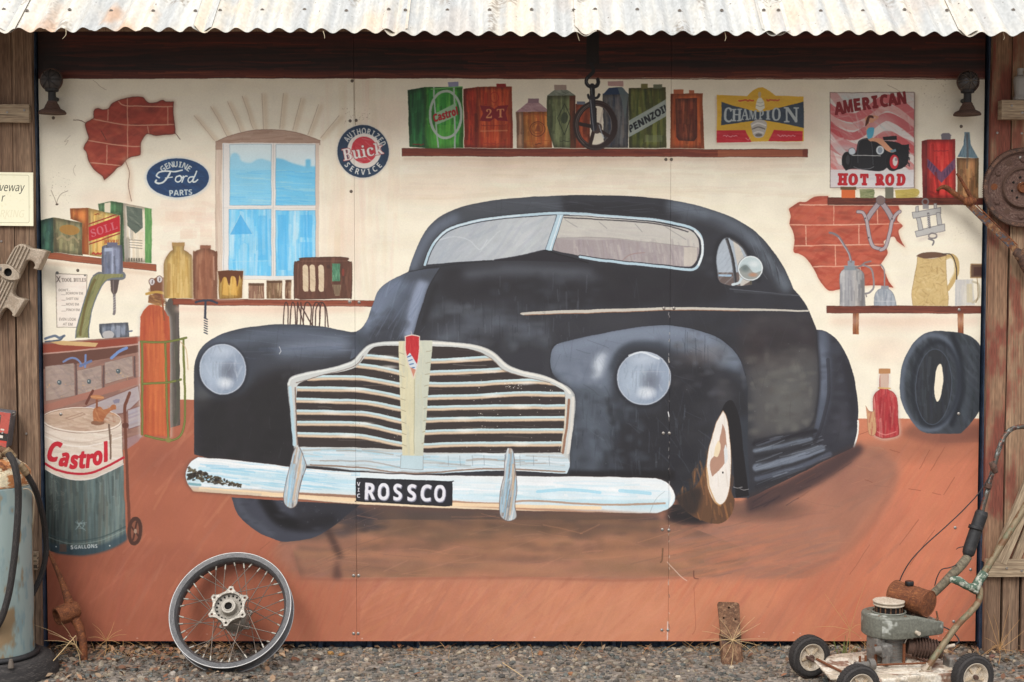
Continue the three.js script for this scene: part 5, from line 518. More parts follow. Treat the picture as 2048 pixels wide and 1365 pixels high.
  for (const [p, hi] of [[sp([597, 894, 604, 906, 612, 932, 604, 958, 598, 985, 594, 1008, 584, 1017, 573, 1014, 567, 1002, 570, 972, 578, 940, 584, 912, 590, 896]), [[588, 930, 580, 970, 576, 1004], [600, 930, 592, 970, 586, 1000]]], [sp([1016, 896, 1026, 902, 1031, 940, 1034, 980, 1030, 1010, 1033, 1034, 1020, 1043, 1008, 1040, 1000, 1028, 1000, 990, 1008, 950, 1010, 910]), [[1018, 910, 1012, 970, 1006, 1024], [1026, 930, 1026, 980, 1020, 1030]]]]) { fill(p, [190, 194, 194]); brush(p, [[140, 190, 220], [246, 246, 244], [206, 176, 146], [166, 196, 212], [124, 112, 108]], 90, 60, 3.4, 1.72, 0.65, 0.06); cl(hi[0], [166, 208, 230], 5, 0.7); cl(hi[1], [216, 188, 158], 4, 0.7); line(p, [104, 88, 84], 1.6, 0.7); }
  // number plate
  { const p = sp([716, 957, 800, 960, 898, 964, 904, 967, 904, 1008, 901, 1012, 890, 1013], [890, 1013, 800, 1008, 718, 1003, 713, 1000, 712, 962, 716, 957]); fill(p, [42, 42, 48]); brush(p, [[58, 58, 64], [34, 34, 38], [74, 76, 82]], 40, 20, 4, VER, 0.4, 0.3); line(p, [24, 24, 28], 1.4); 'ROSSCO'.split('').forEach((t, i) => { text(t, 739.5 + i * 28.2, 984.5 + i * 1.0, 46, [140, 140, 156], { sx: t === 'O' ? 0.74 : t === 'C' ? 0.84 : 0.84, rot: 0.035, out: [140, 140, 156], ow: 2 }); text(t, 738.5 + i * 28.2, 983 + i * 1.0, 46, [236, 234, 240], { sx: t === 'O' ? 0.74 : t === 'C' ? 0.84 : 0.84, rot: 0.035, out: [236, 234, 240], ow: 0.5 }); }); ['V', 'I', 'C'].forEach((t, i) => text(t, 717, 969 + i * 11.5, 11, [232, 230, 236])); }
  // scuffs, seam wear and drips
  speck(560, 960, 760, 1060, 40, [214, 206, 206], 0.7, 0.8); speck(700, 820, 720, 900, 20, [60, 54, 54], 0.8, 1); for (let k = 0; k < 40; k++) { const v = rnd(620, 1260); cl([1339 + rnd(-2, 1), v, 1339 + rnd(-2, 1), v + rnd(2, 12)], pick([[230, 224, 220], [90, 80, 80], [236, 226, 214]]), 1.2, 0.6); } cl([1337, 825, 1339, 834], [240, 238, 236], 2.2); cl([1336, 1245, 1335, 1280], [236, 220, 214], 2.4, 0.8); for (const [x, y] of [[1467, 974], [1480, 978]]) cl([x, y, x + 8, y + 3, x + 18, y + 1], [220, 216, 214], 1.2, 0.7);
  for (let k = 0; k < 26; k++) fill(el(rnd(100, 1940), rnd(1262, 1281), rnd(0.5, 2.2), rnd(0.5, 1.4)), [236, 216, 206], 0.7); cl([1335, 1125, 1360, 1152, 1374, 1162], [230, 206, 190], 1.6, 0.7); speck(400, 660, 1700, 1000, 90, [196, 196, 200], 0.55, 0.9); speck(100, 880, 140, 960, 60, [150, 146, 136], 0.5, 1); for (let k = 0; k < 30; k++) { const x = rnd(100, 132), y = rnd(950, 1020); cl([x, y, x + rnd(-8, 8), y + rnd(-8, 8), x + rnd(-10, 10), y + rnd(-6, 10)], [150, 150, 140], 0.6, 0.4); }
  for (let k = 0; k < 14; k++) { const x = rnd(870, 1120), y = rnd(550, 640); cl([x, y, x + rnd(-1, 1), y + rnd(20, 60)], [40, 40, 46], 1.2, 0.35); } for (let k = 0; k < 10; k++) { const x = rnd(1335, 1420), y = rnd(655, 700); cl([x, y, x + rnd(-1, 1), y + rnd(20, 60)], [56, 60, 70], 1.2, 0.4); }

  // ---- the hand's wobble and the paint's grain over everything
  {
    const N = 512, nx = new Float32Array(N * N), ny = new Float32Array(N * N), gr2 = new Float32Array(N * N);
    for (let y = 0; y < N; y++) for (let x = 0; x < N; x++) { const k = y * N + x; nx[k] = (vnoise(x / 32, y / 32, 71, 16, 16) - 0.5) * 2.2 + (vnoise(x / 4, y / 4, 72, 128, 128) - 0.5) * 0.9; ny[k] = (vnoise(x / 32, y / 32, 81, 16, 16) - 0.5) * 2.2 + (vnoise(x / 4, y / 4, 82, 128, 128) - 0.5) * 0.9; gr2[k] = 1 + (vnoise(x / 2, y / 2, 91, 256, 256) - 0.5) * 0.024 + (vnoise(x / 40, y / 40, 93, 13, 13) - 0.5) * 0.03; }
    const src = g.getImageData(0, 0, W, H), dst = g.createImageData(W, H), a = src.data, b = dst.data;
    for (let y = 0; y < H; y++) for (let x = 0; x < W; x++) {
      const k = (y & 511) * N + (x & 511), k2 = ((y * 3 >> 2) & 511) * N + ((x * 3 >> 2) + 177 & 511), fx = clamp(x + nx[k], 0, W - 2), fy = clamp(y + ny[k2], 0, H - 2), ix = fx | 0, iy = fy | 0, tx = fx - ix, ty = fy - iy, o = (y * W + x) * 4, p = (iy * W + ix) * 4, q = p + W * 4, m = gr2[k] * gr2[k2];
      for (let c = 0; c < 3; c++) b[o + c] = ((a[p + c] * (1 - tx) + a[p + 4 + c] * tx) * (1 - ty) + (a[q + c] * (1 - tx) + a[q + 4 + c] * tx) * ty) * m;
      for (let c = 0; c < 3; c++) { const d = 1 - b[o + c] / 255; b[o + c] = Math.max(0, b[o + c] - 11 * d * d); }
      b[o + 3] = 255;
    }
    g.putImageData(dst, 0, 0);
  }
  // ---- panel textures
  const widths = [1.192, 1.2015, 1.1855], starts = [-1.791, -0.599, 0.6025];
  const grainT = tex(256, 256, 0.3, 0.3, (x, y) => { const k = 255 * (0.5 * vnoise(x * 90, y * 90, 61, 90, 90) + 0.3 * vnoise(x * 40, y * 40, 62, 40, 40) + 0.2 * fbm(x * 20, y * 20, 64, 20, 20, 3)); return [k, k, k]; }, false);
  return starts.map((x0, i) => {
    const c = document.createElement('canvas'); c.width = 1024; c.height = 2048; c.getContext('2d').drawImage(cv, (x0 - X0) * K, 0, widths[i] * K, 2048, 0, 0, 1024, 2048);
    const t = new THREE.CanvasTexture(c); t.colorSpace = THREE.SRGBColorSpace; t.anisotropy = 8; const b = grainT.clone(); b.repeat.set(4, 8); b.needsUpdate = true;
    return std({ map: t, color: new THREE.Color(0.86, 0.86, 0.86), roughness: 0.55, bumpMap: b, bumpScale: 0.0001 });
  });
}

// ---------------------------------------------------------------- ground
const groundTex = tex(512, 512, 1.6, 1.6, (x, y) => { const a = fbm(x * 6, y * 6, 71, 6, 6, 5), b = vnoise(x * 120, y * 120, 75, 120, 120), c = fbm(x * 40, y * 40, 79, 40, 40, 3); let q = mix([112, 104, 96], [146, 136, 124], a); q = mix(q, [112, 92, 74], 0.6 * sstep(0.5, 0.72, c)); return q.map((k) => k * (0.7 + 0.5 * b)); });
const groundBump = tex(256, 256, 0.5, 0.5, (x, y) => { const k = 255 * (0.5 * vnoise(x * 40, y * 40, 5, 40, 40) + 0.5 * fbm(x * 12, y * 12, 9, 12, 12, 3)); return [k, k, k]; }, false);
const groundMat = std({ map: groundTex, roughness: 1, bumpMap: groundBump, bumpScale: 0.006 });
const gh = (x, z) => 0.014 * (fbm(x * 2.3 + 20, z * 3 + 40, 501, 0, 0, 4) - 0.5) + 0.012 * sstep(0.25, -0.02, z) * (fbm(x * 4 + 9, 3, 511, 0, 0, 3) - 0.15);   // height of the gravel
{
  const near = new THREE.PlaneGeometry(6.4, 4, 200, 120).rotateX(-Math.PI / 2).translate(0, 0, 1.85), p = near.attributes.position;
  for (let i = 0; i < p.count; i++) { const x = p.getX(i), z = p.getZ(i), edge = sstep(3.2, 2.9, Math.abs(x)) * sstep(3.85, 3.5, z); p.setY(i, gh(x, z) * edge); }
  near.computeVertexNormals();
  const far = (x0, x1, z0, z1) => new THREE.PlaneGeometry(x1 - x0, z1 - z0).rotateX(-Math.PI / 2).translate((x0 + x1) / 2, 0, (z0 + z1) / 2);
  const strips = [far(-150, -3.2, -0.15, 3.85), far(3.2, 150, -0.15, 3.85), far(-150, 150, 3.85, 150), far(-150, 150, -150, -0.15)].map((g) => uvm(g));
  single('gravel_ground', [uvm(near), ...strips], groundMat, 'grey gravel yard with leaf litter along the foot of the wall', null, null, 'structure');
}

// ---------------------------------------------------------------- corrugated iron
function corrugated(width, length, pitch, amp, thick, opt = {}) {           // x across, y up the sheet, z its outward normal
  const nx = Math.round(width / pitch * 14), ny = opt.ny ?? 10, P = [], U = [], I = [], W = nx + 1, H = ny + 1;
  const prof = opt.profile ?? ((x) => Math.cos(x / pitch * 2 * Math.PI) * amp);
  for (let side = 0; side < 2; side++) for (let j = 0; j < H; j++) for (let i = 0; i < W; i++) {
    const x = i / nx * width, y0 = opt.edge ? opt.edge(x) : 0, y = y0 + (length - y0) * Math.pow(j / ny, 1.6), e = 1e-3, dz = (prof(x + e) - prof(x - e)) / (2 * e), l = Math.hypot(1, dz);
    const warp = opt.warp ? opt.warp(x, y) : 0, t = side ? -thick : 0;
    P.push(x - dz / l * t, y, prof(x) + t / l + warp); U.push(x, y);
  }
  const q = (a, b, c, d) => I.push(a, b, c, a, c, d), o = W * H;
  for (let j = 0; j < ny; j++) for (let i = 0; i < nx; i++) { const a = j * W + i; q(a, a + 1, a + W + 1, a + W); q(o + a + W, o + a + W + 1, o + a + 1, o + a); }
  for (let i = 0; i < nx; i++) { q(o + i, o + i + 1, i + 1, i); const k = ny * W + i; q(k, k + 1, o + k + 1, o + k); }
  for (let j = 0; j < ny; j++) { const a = j * W, b = j * W + nx; q(o + a + W, o + a, a, a + W); q(b + W, b, o + b, o + b + W); }
  const g = new THREE.BufferGeometry(); g.setAttribute('position', new THREE.Float32BufferAttribute(P, 3)); g.setAttribute('uv', new THREE.Float32BufferAttribute(U, 2)); g.setIndex(I);
  return toCreasedNormals(g, 0.7);
}
const ironTex = (s, cream, rustAmt) => tex(384, 320, 0.76, 0.5, (x, y) => {
  const streak = fbm(x * 20, y * 1, s, 20, 1, 4), fine = vnoise(x * 150, y * 40, s + 2, 150, 40), patch = fbm(x * 5, y * 3, s + 5, 5, 3, 5);
  let q = mix([204, 204, 201], [242, 238, 228], sstep(0.25, 0.75, streak)); q = mix(q, [240, 222, 194], cream * sstep(0.38, 0.66, patch * 0.6 + streak * 0.4));
  q = mix(q, [226, 166, 122], rustAmt * sstep(0.5, 0.72, fbm(x * 6, y * 2, s + 11, 6, 2, 5)));
  const grime = sstep(0.76, 0.9, vnoise(x * 10, y * 2, s + 31, 10, 2)) * sstep(0.35, 0.8, vnoise(x * 90, y * 60, s + 33, 90, 60));
  q = mix(q, [122, 104, 86], 0.5 * grime); const pit = sstep(0.965, 0.985, vnoise(x * 70, y * 46, s + 41, 70, 46)); q = mix(q, [70, 56, 46], pit * 0.8);
  return q.map((k) => k * (0.93 + 0.1 * fine));
});
const ironMats = [ironTex(301, 0.35, 0.6), ironTex(341, 0.75, 0.12), ironTex(381, 0.55, 0.1), ironTex(421, 0.3, 0.15), ironTex(461, 0.55, 0.15), ironTex(491, 0.3, 0.08)].map((map) => std({ map, color: new THREE.Color(0.69, 0.69, 0.68), roughness: 0.62, metalness: 0.12 }));

// ---------------------------------------------------------------- roof over the mural: overlapping sheets on timber
{
  const SL = 38 * Math.PI / 180, PITCHC = 0.0745;
  const roof = thing('corrugated_roof', 'weathered pale corrugated iron roof overhanging the painted mural', 'roof', [0, 2.2975, 0.44]);
  const inner = new THREE.Group();
  const starts = [-3.14, -2.47, -1.79, -1.107, -0.452, 0.22, 0.868, 1.55, 2.23], drops = [0.002, 0.0, 0.016, 0.004, -0.012, -0.01, -0.012, -0.018, -0.016], kind = [3, 5, 0, 1, 2, 5, 4, 5, 2];
  const slope = new THREE.Matrix4().makeRotationX(-(Math.PI / 2 - SL));        // y runs up the slope, away from the yard
  const scr = lathe([[0.0001, 0.006], [0.003, 0.0055], [0.0042, 0.003], [0.007, 0.002], [0.007, 0]], 12, 'z');
  starts.forEach((x0, k) => {
    const w = PITCHC * 10, g = corrugated(w, 1.5, PITCHC, 0.0095, 0.0012, { ny: 12, edge: (x) => drops[k] + 0.004 * (vnoise(x * 22, 1, 600 + k) - 0.5) + 0.004 * (vnoise(x * 6, 1, 640 + k) - 0.5) + (k === 2 && x > 0.05 ? (Math.floor(x * 31) % 5 === 0 ? 0.006 : 0) : 0) + (x < 0.02 && k > 2 ? (0.02 - x) * 1.2 : 0), warp: (x, y) => 0.006 * (vnoise(x * 5 + k * 7, y * 1.5, 620) - 0.5) * Math.exp(-y * 1.5) });
    g.applyMatrix4(slope);
    const sh = part('roof_sheet', g, ironMats[kind[k]], roof, [x0, k * 0.0002 + (k % 2) * 0.0008, 0]);
    for (let i = 1; i < 10; i += 2) {
      const y = 0.135 + rnd(-0.006, 0.006), s = part('screw', scr, M.screwDull, sh); s.matrixAutoUpdate = true;
      const p = V(i * PITCHC + (i > 0 ? 0 : 0), y, 0.0095).applyMatrix4(slope); p.x = i * PITCHC; 
      const c = V(Math.round(i) * PITCHC, y, 0.0098).applyMatrix4(slope); s.position.copy(c); s.rotation.set(-(Math.PI / 2 - SL), 0, 0);
    }
  });
  // timber that carries it
  const up = (d, off) => V(0, d * Math.sin(SL) - off * Math.cos(SL), -d * Math.cos(SL) - off * Math.sin(SL));
  for (const d of [0.135, 0.75, 1.3]) { const c = up(d, 0.034); part('purlin', box(6.3, 0.04, 0.07), M.boardB, roof, [0, c.y, c.z], [SL, 0, 0]); }
  for (const x of [-2.55, -1.9, -0.6, 0.6, 1.9, 2.55]) { const c = up(1.1, 0.104); part('rafter', box(0.045, 0.1, 0.78), M.boardB, roof, [x, c.y, c.z], [SL, 0, 0]); }
}

// ---------------------------------------------------------------- navy steel wall behind the mural
{
  const wall = thing('steel_wall', 'navy blue ribbed steel wall standing behind the mural boards', 'wall', [0, 0, -0.062]);
  const prof = (x) => { const q = ((x % 0.19) + 0.19) % 0.19; return q < 0.025 ? 0.026 * Math.min(1, q / 0.008) : q < 0.033 ? 0.026 * (0.033 - q) / 0.008 : q > 0.1 && q < 0.125 ? 0.008 * Math.min(1, (q - 0.1) / 0.006, (0.125 - q) / 0.006) : 0; };
  for (let k = 0; k < 8; k++) part('wall_sheet', corrugated(0.76, 2.5, 0.06, 0, 0.001, { ny: 2, profile: prof }), M.steelBlue, wall, [-3.04 + k * 0.76, -0.03, k % 2 * 0.0004]);
  for (const s of [-1, 1]) part('corner_trim', [box(0.03, 2.44, 0.07, s * 1.811, 1.235, 0.048, 0.003)], M.steelBlue, wall);
}

// ---------------------------------------------------------------- timber slab walls on both sides
function plank(w, h, d, s) { const g = new THREE.BoxGeometry(w, h, d, 3, Math.max(2, Math.round(h / 0.06)), 1), p = g.attributes.position; for (let i = 0; i < p.count; i++) { const x = p.getX(i), y = p.getY(i), z = p.getZ(i); p.setX(i, x + (Math.abs(x) > w * 0.4 ? 1 : 0.4) * 0.005 * (fbm(y * 2.2 + (x > 0 ? 40 : 0), s, 700, 0, 0, 3) - 0.5) * 2); p.setZ(i, z + (z > 0 ? 0.004 * (vnoise(y * 3, x * 14, s + 705) - 0.5) : 0)); p.setY(i, y + (Math.abs(y) > h * 0.45 ? 0.006 * (vnoise(x * 30, s, 709) - 0.5) : 0)); } g.computeVertexNormals(); return toCreasedNormals(uvm(g), 0.6); }
const nailG = lathe([[0.0001, 0.0025], [0.0035, 0.002], [0.0048, 0]], 10, 'z');
const BZ = 0.05;                                                              // front face of the boards
function slab(parent, x0, x1, y0, y1, z, m, s, d = 0.022) { return part('board', plank(x1 - x0 - 0.004, y1 - y0, d, s), m, parent, [(x0 + x1) / 2, (y0 + y1) / 2, z - d / 2]); }
{
  const w = thing('timber_wall', 'weathered brown slab timber wall beside the painted drum', 'wall');
  const xs = [-1.797, -1.876, -1.968, -2.06, -2.15, -2.245, -2.335, -2.43, -2.52, -2.61, -2.71];
  for (let i = 0; i + 1 < xs.length; i++) slab(w, xs[i + 1], xs[i], 0.0, 2.46, BZ + (i % 3) * 0.003 - 0.003, i % 2 ? M.boardB : M.board, 720 + i * 3);
  const rail = part('rail', uvm(jitter(new THREE.BoxGeometry(0.9, 0.067, 0.02, 20, 2, 1), 0.003, 12, 4), 'x'), M.boardGrey, w, [-2.254, 2.055, BZ + 0.013]);
  const rl = part('rail', uvm(jitter(new THREE.BoxGeometry(0.9, 0.067, 0.02, 20, 2, 1), 0.003, 12, 9), 'x'), M.boardGrey, w, [-2.254, 0.366, BZ + 0.013]);
  for (const [u, v] of [[2, 483], [52, 868], [18, 226], [52, 222]]) { const p = at(u, v, BZ); part('nail', nailG, M.screw, w, [p.x, p.y, BZ + (v < 240 ? 0.023 : 0.001)]); }
}
{
  const w = thing('timber_wall', 'slab timber wall with flaking red paint behind the mower handle', 'wall');
  const xs = [1.797, 1.874, 1.972, 2.065, 2.16, 2.255, 2.35, 2.45, 2.55, 2.65, 2.72];
  for (let i = 0; i + 1 < xs.length; i++) slab(w, xs[i], xs[i + 1], 0.36, 2.46, BZ + (i % 3) * 0.003 - 0.003, i % 2 ? M.boardRedB : M.boardRed, 820 + i * 3);
  const lo = [1.8, 1.868, 1.939, 2.03, 2.12, 2.21, 2.31, 2.41, 2.52, 2.62, 2.71];
  for (let i = 0; i + 1 < lo.length; i++) slab(w, lo[i] + 0.004, lo[i + 1], -0.01, 0.36, BZ - (i % 2) * 0.003, i % 2 ? M.board : M.boardB, 860 + i * 3);
  part('ledge', uvm(jitter(new THREE.BoxGeometry(0.9, 0.07, 0.045, 20, 2, 1), 0.003, 12, 14), 'x'), M.boardGrey, w, [2.272, 2.066, BZ + 0.022]);
  part('rail', uvm(jitter(new THREE.BoxGeometry(0.92, 0.066, 0.02, 20, 2, 1), 0.003, 12, 19), 'x'), M.boardGrey, w, [2.262, 0.338, BZ + 0.012]);
  const a = at(1984, 1116, BZ), b = at(2066, 920, BZ), d = b.clone().sub(a), L = 0.95, br = uvm(jitter(new THREE.BoxGeometry(0.058, L, 0.02, 2, 20, 1), 0.003, 12, 24));
  const ang = -Math.atan2(d.x, d.y), q = V(0, L / 2, 0).applyAxisAngle(V(0, 0, 1), ang);
  part('brace', br, M.boardGrey, w, [a.x + q.x + 0.022, a.y + q.y - 0.012, BZ + 0.014], [0, 0, ang]);
  part('brace', uvm(jitter(new THREE.BoxGeometry(0.03, L, 0.012, 2, 20, 1), 0.003, 12, 29)), M.boardGrey, w, [a.x + q.x + 0.075, a.y + q.y - 0.012, BZ + 0.009], [0, 0, ang + 0.02]);
  for (const [u, v] of [[1995, 266], [2044, 267], [2010, 1135], [2040, 1140], [2016, 214], [2037, 228]]) { const p = at(u, v, BZ); part('nail', nailG, M.screw, w, [p.x, p.y, BZ + (v < 240 ? 0.045 : v > 1000 ? 0.023 : 0.001)]); }
}

// ---------------------------------------------------------------- mural boards
const mural = thing('mural', 'painted board mural of a black vintage car in a workshop', 'mural', [0, 0.039, 0]);
const PW = [-1.791, -0.599, 0.6025, 1.788], panelMats = paintMural();
const capG = lathe([[0.0001, 0.004], [0.003, 0.0036], [0.0052, 0.002], [0.0062, 0]], 14, 'z');
const panels = [0, 1, 2].map((i) => {
  const w = PW[i + 1] - PW[i] - 0.0009, h = 2.4, g = new THREE.BoxGeometry(w, h, 0.009), uv = g.attributes.uv, n = g.attributes.normal, p = g.attributes.position;
  for (let k = 0; k < uv.count; k++) uv.setXY(k, clamp((p.getX(k) + w / 2 + 0.00045) / (PW[i + 1] - PW[i])), clamp(p.getY(k) / h + 0.5));
  return part('mural_panel', g, panelMats[i], mural, [(PW[i] + PW[i + 1]) / 2, h / 2, -0.0045 - (i === 1 ? 0.0006 : 0)]);
});
for (const [u, v, dull] of [[704, 162, 1], [700, 242, 1], [712, 241, 1], [702, 383, 1], [699, 604], [718, 605], [707, 1152], [717, 1152], [707, 1268], [716, 1268], [1332, 319, 1], [1343, 319, 1], [1328, 617], [1348, 617], [1327, 867], [1339, 867], [1325, 1060], [1338, 1061], [1324, 1261], [1336, 1261], [1923, 253, 1], [106, 236, 1], [1919, 620], [1918, 828], [1911, 1056], [1942, 1140], [1908, 1244], [120, 1153], [121, 829], [155, 541, 1]]) {
  const p = at(u, v, 0), i = p.x < PW[1] ? 0 : p.x < PW[2] ? 1 : 2, q = panels[i].position;
  part('screw', capG, dull ? M.screwDull : M.screw, panels[i], [p.x - q.x, p.y - 0.039 - q.y, 0.0045]);
}

// ---------------------------------------------------------------- more helpers for the odd objects
function sweep(pts, radii, sides = 12, flat = 1, seg = 40) {               // a tube whose radius changes along its way
  const c = new THREE.CatmullRomCurve3(pts.map((p) => (p.isVector3 ? p : V(...p))), false, 'centripetal'), fr = c.computeFrenetFrames(seg, false), P = [], U = [], I = [];
  for (let i = 0; i <= seg; i++) { const t = i / seg, p = c.getPoint(t), k = t * (radii.length - 1), a = Math.min(radii.length - 2, Math.floor(k)), r = radii[a] + (radii[a + 1] - radii[a]) * (k - a); for (let j = 0; j <= sides; j++) { const an = j / sides * Math.PI * 2, q = p.clone().addScaledVector(fr.normals[i], Math.cos(an) * r).addScaledVector(fr.binormals[i], Math.sin(an) * r * flat); P.push(q.x, q.y, q.z); U.push(j / sides * 0.1, t * 0.4); } }
  const W = sides + 1; for (let i = 0; i < seg; i++) for (let j = 0; j < sides; j++) { const a = i * W + j; I.push(a, a + 1, a + W + 1, a, a + W + 1, a + W); }
  for (const e of [0, seg]) { const c0 = P.length / 3, p = c.getPoint(e / seg); P.push(p.x, p.y, p.z); U.push(0, 0); for (let j = 0; j < sides; j++) { const a = e * W + j; e ? I.push(c0, a, a + 1) : I.push(c0, a + 1, a); } }
  const g = new THREE.BufferGeometry(); g.setAttribute('position', new THREE.Float32BufferAttribute(P, 3)); g.setAttribute('uv', new THREE.Float32BufferAttribute(U, 2)); g.setIndex(I); g.computeVertexNormals(); return g;
}
const canvasTex = (w, h, draw) => { const c = document.createElement('canvas'); c.width = w; c.height = h; draw(c.getContext('2d'), w, h); const t = new THREE.CanvasTexture(c); t.colorSpace = THREE.SRGBColorSpace; return t; };
const sprinkle = (g, w, h, n, cols, r0, r1, a = 0.7) => { for (let i = 0; i < n; i++) { g.globalAlpha = a * rnd(0.3, 1); g.fillStyle = pick(cols); g.beginPath(); g.ellipse(rnd(w), rnd(h), rnd(r0, r1), rnd(r0, r1), rnd(3), 0, 7); g.fill(); } g.globalAlpha = 1; };
const mottled = (s, base, layers, m = 0.25, n = 256) => tex(n, n, m, m, (x, y) => { let q = base; layers.forEach(([c, f, lo, hi, a], i) => { q = mix(q, c, a * sstep(lo, hi, fbm(x * f, y * f, s + i * 37, f, f, 4) * 0.8 + 0.2 * vnoise(x * f * 6, y * f * 6, s + i * 41 + 5, f * 6, f * 6))); }); const k = 0.9 + 0.2 * vnoise(x * 70, y * 70, s + 99, 70, 70); return q.map((z) => z * k); });

M.castAlloy = rough(mottled(85, [168, 152, 133], [[[180, 165, 147], 5, 0.4, 0.7, 0.6], [[142, 124, 106], 8, 0.58, 0.7, 0.5]], 0.2), 0.6, 0.12, 0.0001);
// ---------------------------------------------------------------- driveway sign
{
  const t = canvasTex(768, 512, (g, w, h) => {
    g.fillStyle = '#f3eed0'; g.fillRect(0, 0, w, h); sprinkle(g, w, h, 200, ['#e6dfba', '#f7f3da', '#d8cfa8'], 2, 14, 0.3);
    g.strokeStyle = '#8d8768'; g.lineWidth = 3; g.beginPath(); g.roundRect(22, 26, w - 62, h - 56, 16); g.stroke();
    const it = (s, x, y, size, c) => { g.save(); g.translate(x, y); g.transform(0.82, 0, -0.2, 1, 0, 0); g.font = size + 'px sans-serif'; g.textAlign = 'right'; g.fillStyle = c; g.fillText(s, 0, 0); g.restore(); };
    it('driveway', 678, 180, 106, '#1c1b19'); it('r', 490, 280, 106, '#1c1b19'); it('PARKING', 678, 430, 98, '#e6dfbd');
  });
  const o = single('sign', box(0.3, 0.2, 0.003, 0, 0, 0, 0.001), [std({ map: t, roughness: 0.5 })][0], 'cream driveway sign with black italic lettering on timber boards', 'sign');
  const g = new THREE.BoxGeometry(0.3, 0.2, 0.003); o.geometry = g; const p = at(66, 398, 0.061); o.position.set(p.x - 0.15, p.y, 0.0615); o.rotation.z = -0.012;
}
// ---------------------------------------------------------------- inlet manifold nailed to the boards
{
  const Z = 0.06, s = px(0.09), o0 = at(20, 545, 0.09), c = (X, Y) => [(X / 6.2 - 20) * s, -(440 + Y / 6.2 - 545) * s], cs = (...a) => { const r = []; for (let i = 0; i < a.length; i += 2) r.push(c(a[i], a[i + 1])); return r; };
  const m = thing('inlet_manifold', 'dull cast alloy inlet manifold with ribs and bolt flange, fixed to timber', 'engine part', [o0.x, o0.y, Z]);
  const smooth = (pts) => { const sh = new THREE.Shape(); sh.moveTo(...pts[0]); sh.splineThru(pts.slice(1).map(([x, y]) => new THREE.Vector2(x, y))); return sh; };
  part('body', ext(smooth(cs(75, 545, 130, 430, 180, 350, 230, 312, 280, 300, 330, 318, 380, 348, 470, 364, 560, 384, 520, 480, 456, 590, 440, 575, 425, 535, 395, 508, 355, 502, 318, 522, 285, 590, 250, 660, 190, 770, 156, 880, 166, 930, 200, 958, 250, 970, 290, 984, 240, 1080, 168, 1180, 152, 1160, 100, 1104, 60, 1096, 10, 1140, -50, 1240, -150, 1230, -110, 1080, -40, 900, 20, 700, 75, 545)), 0.03, 0.005), M.castAlloy, m, [0, 0, 0.003]);
  const rib = (x0, y0, x1, y1) => { const a = c(x0, y0), b = c(x1, y1), d = Math.hypot(b[0] - a[0], b[1] - a[1]); const g = new RoundedBoxGeometry(0.0055, d, 0.014, 2, 0.002); g.rotateZ(-Math.atan2(b[0] - a[0], b[1] - a[1])); g.translate((a[0] + b[0]) / 2, (a[1] + b[1]) / 2, 0.038); return uvm(g); };
  for (const q of [[92, 540, 212, 335], [130, 560, 250, 318], [168, 580, 296, 318], [208, 600, 340, 330], [248, 620, 374, 356], [-70, 880, 10, 730], [-60, 960, 46, 748], [-50, 1030, 86, 756], [-40, 1090, 126, 764], [-10, 1120, 164, 770]]) part('rib', rib(...q), M.castAlloy, m);
  part('carburettor_flange', ext(smooth(cs(-15, 600, 10, 560, 60, 548, 130, 560, 190, 600, 245, 655, 262, 700, 245, 738, 190, 748, 120, 744, 60, 715, 10, 670, -15, 600)), 0.014, 0.002, [[...c(120, 650), 58 / 6.2 * s], [...c(218, 700), 10 / 6.2 * s]], 20), M.castAlloy, m, [0, 0, 0.038]);
  part('bore', cyl(58 / 6.2 * s, 58 / 6.2 * s, 0.002, 24, ...c(120, 650), 0.039, 'z'), M.hole, m);
  { const b = c(22, 606); part('bolt', lathe([[0.0001, 0.006], [0.004, 0.006], [0.005, 0.003], [0.008, 0.002], [0.008, 0]], 14, 'z'), M.screw, m, [b[0], b[1], 0.054]); }
  for (const q of [cs(546, 378, 596, 392, 484, 622, 430, 604), cs(268, 972, 318, 992, 186, 1202, 152, 1182)]) part('port_flange', ext(q, 0.05, 0.003), M.castAlloy, m, [0, 0, -0.004]);
}
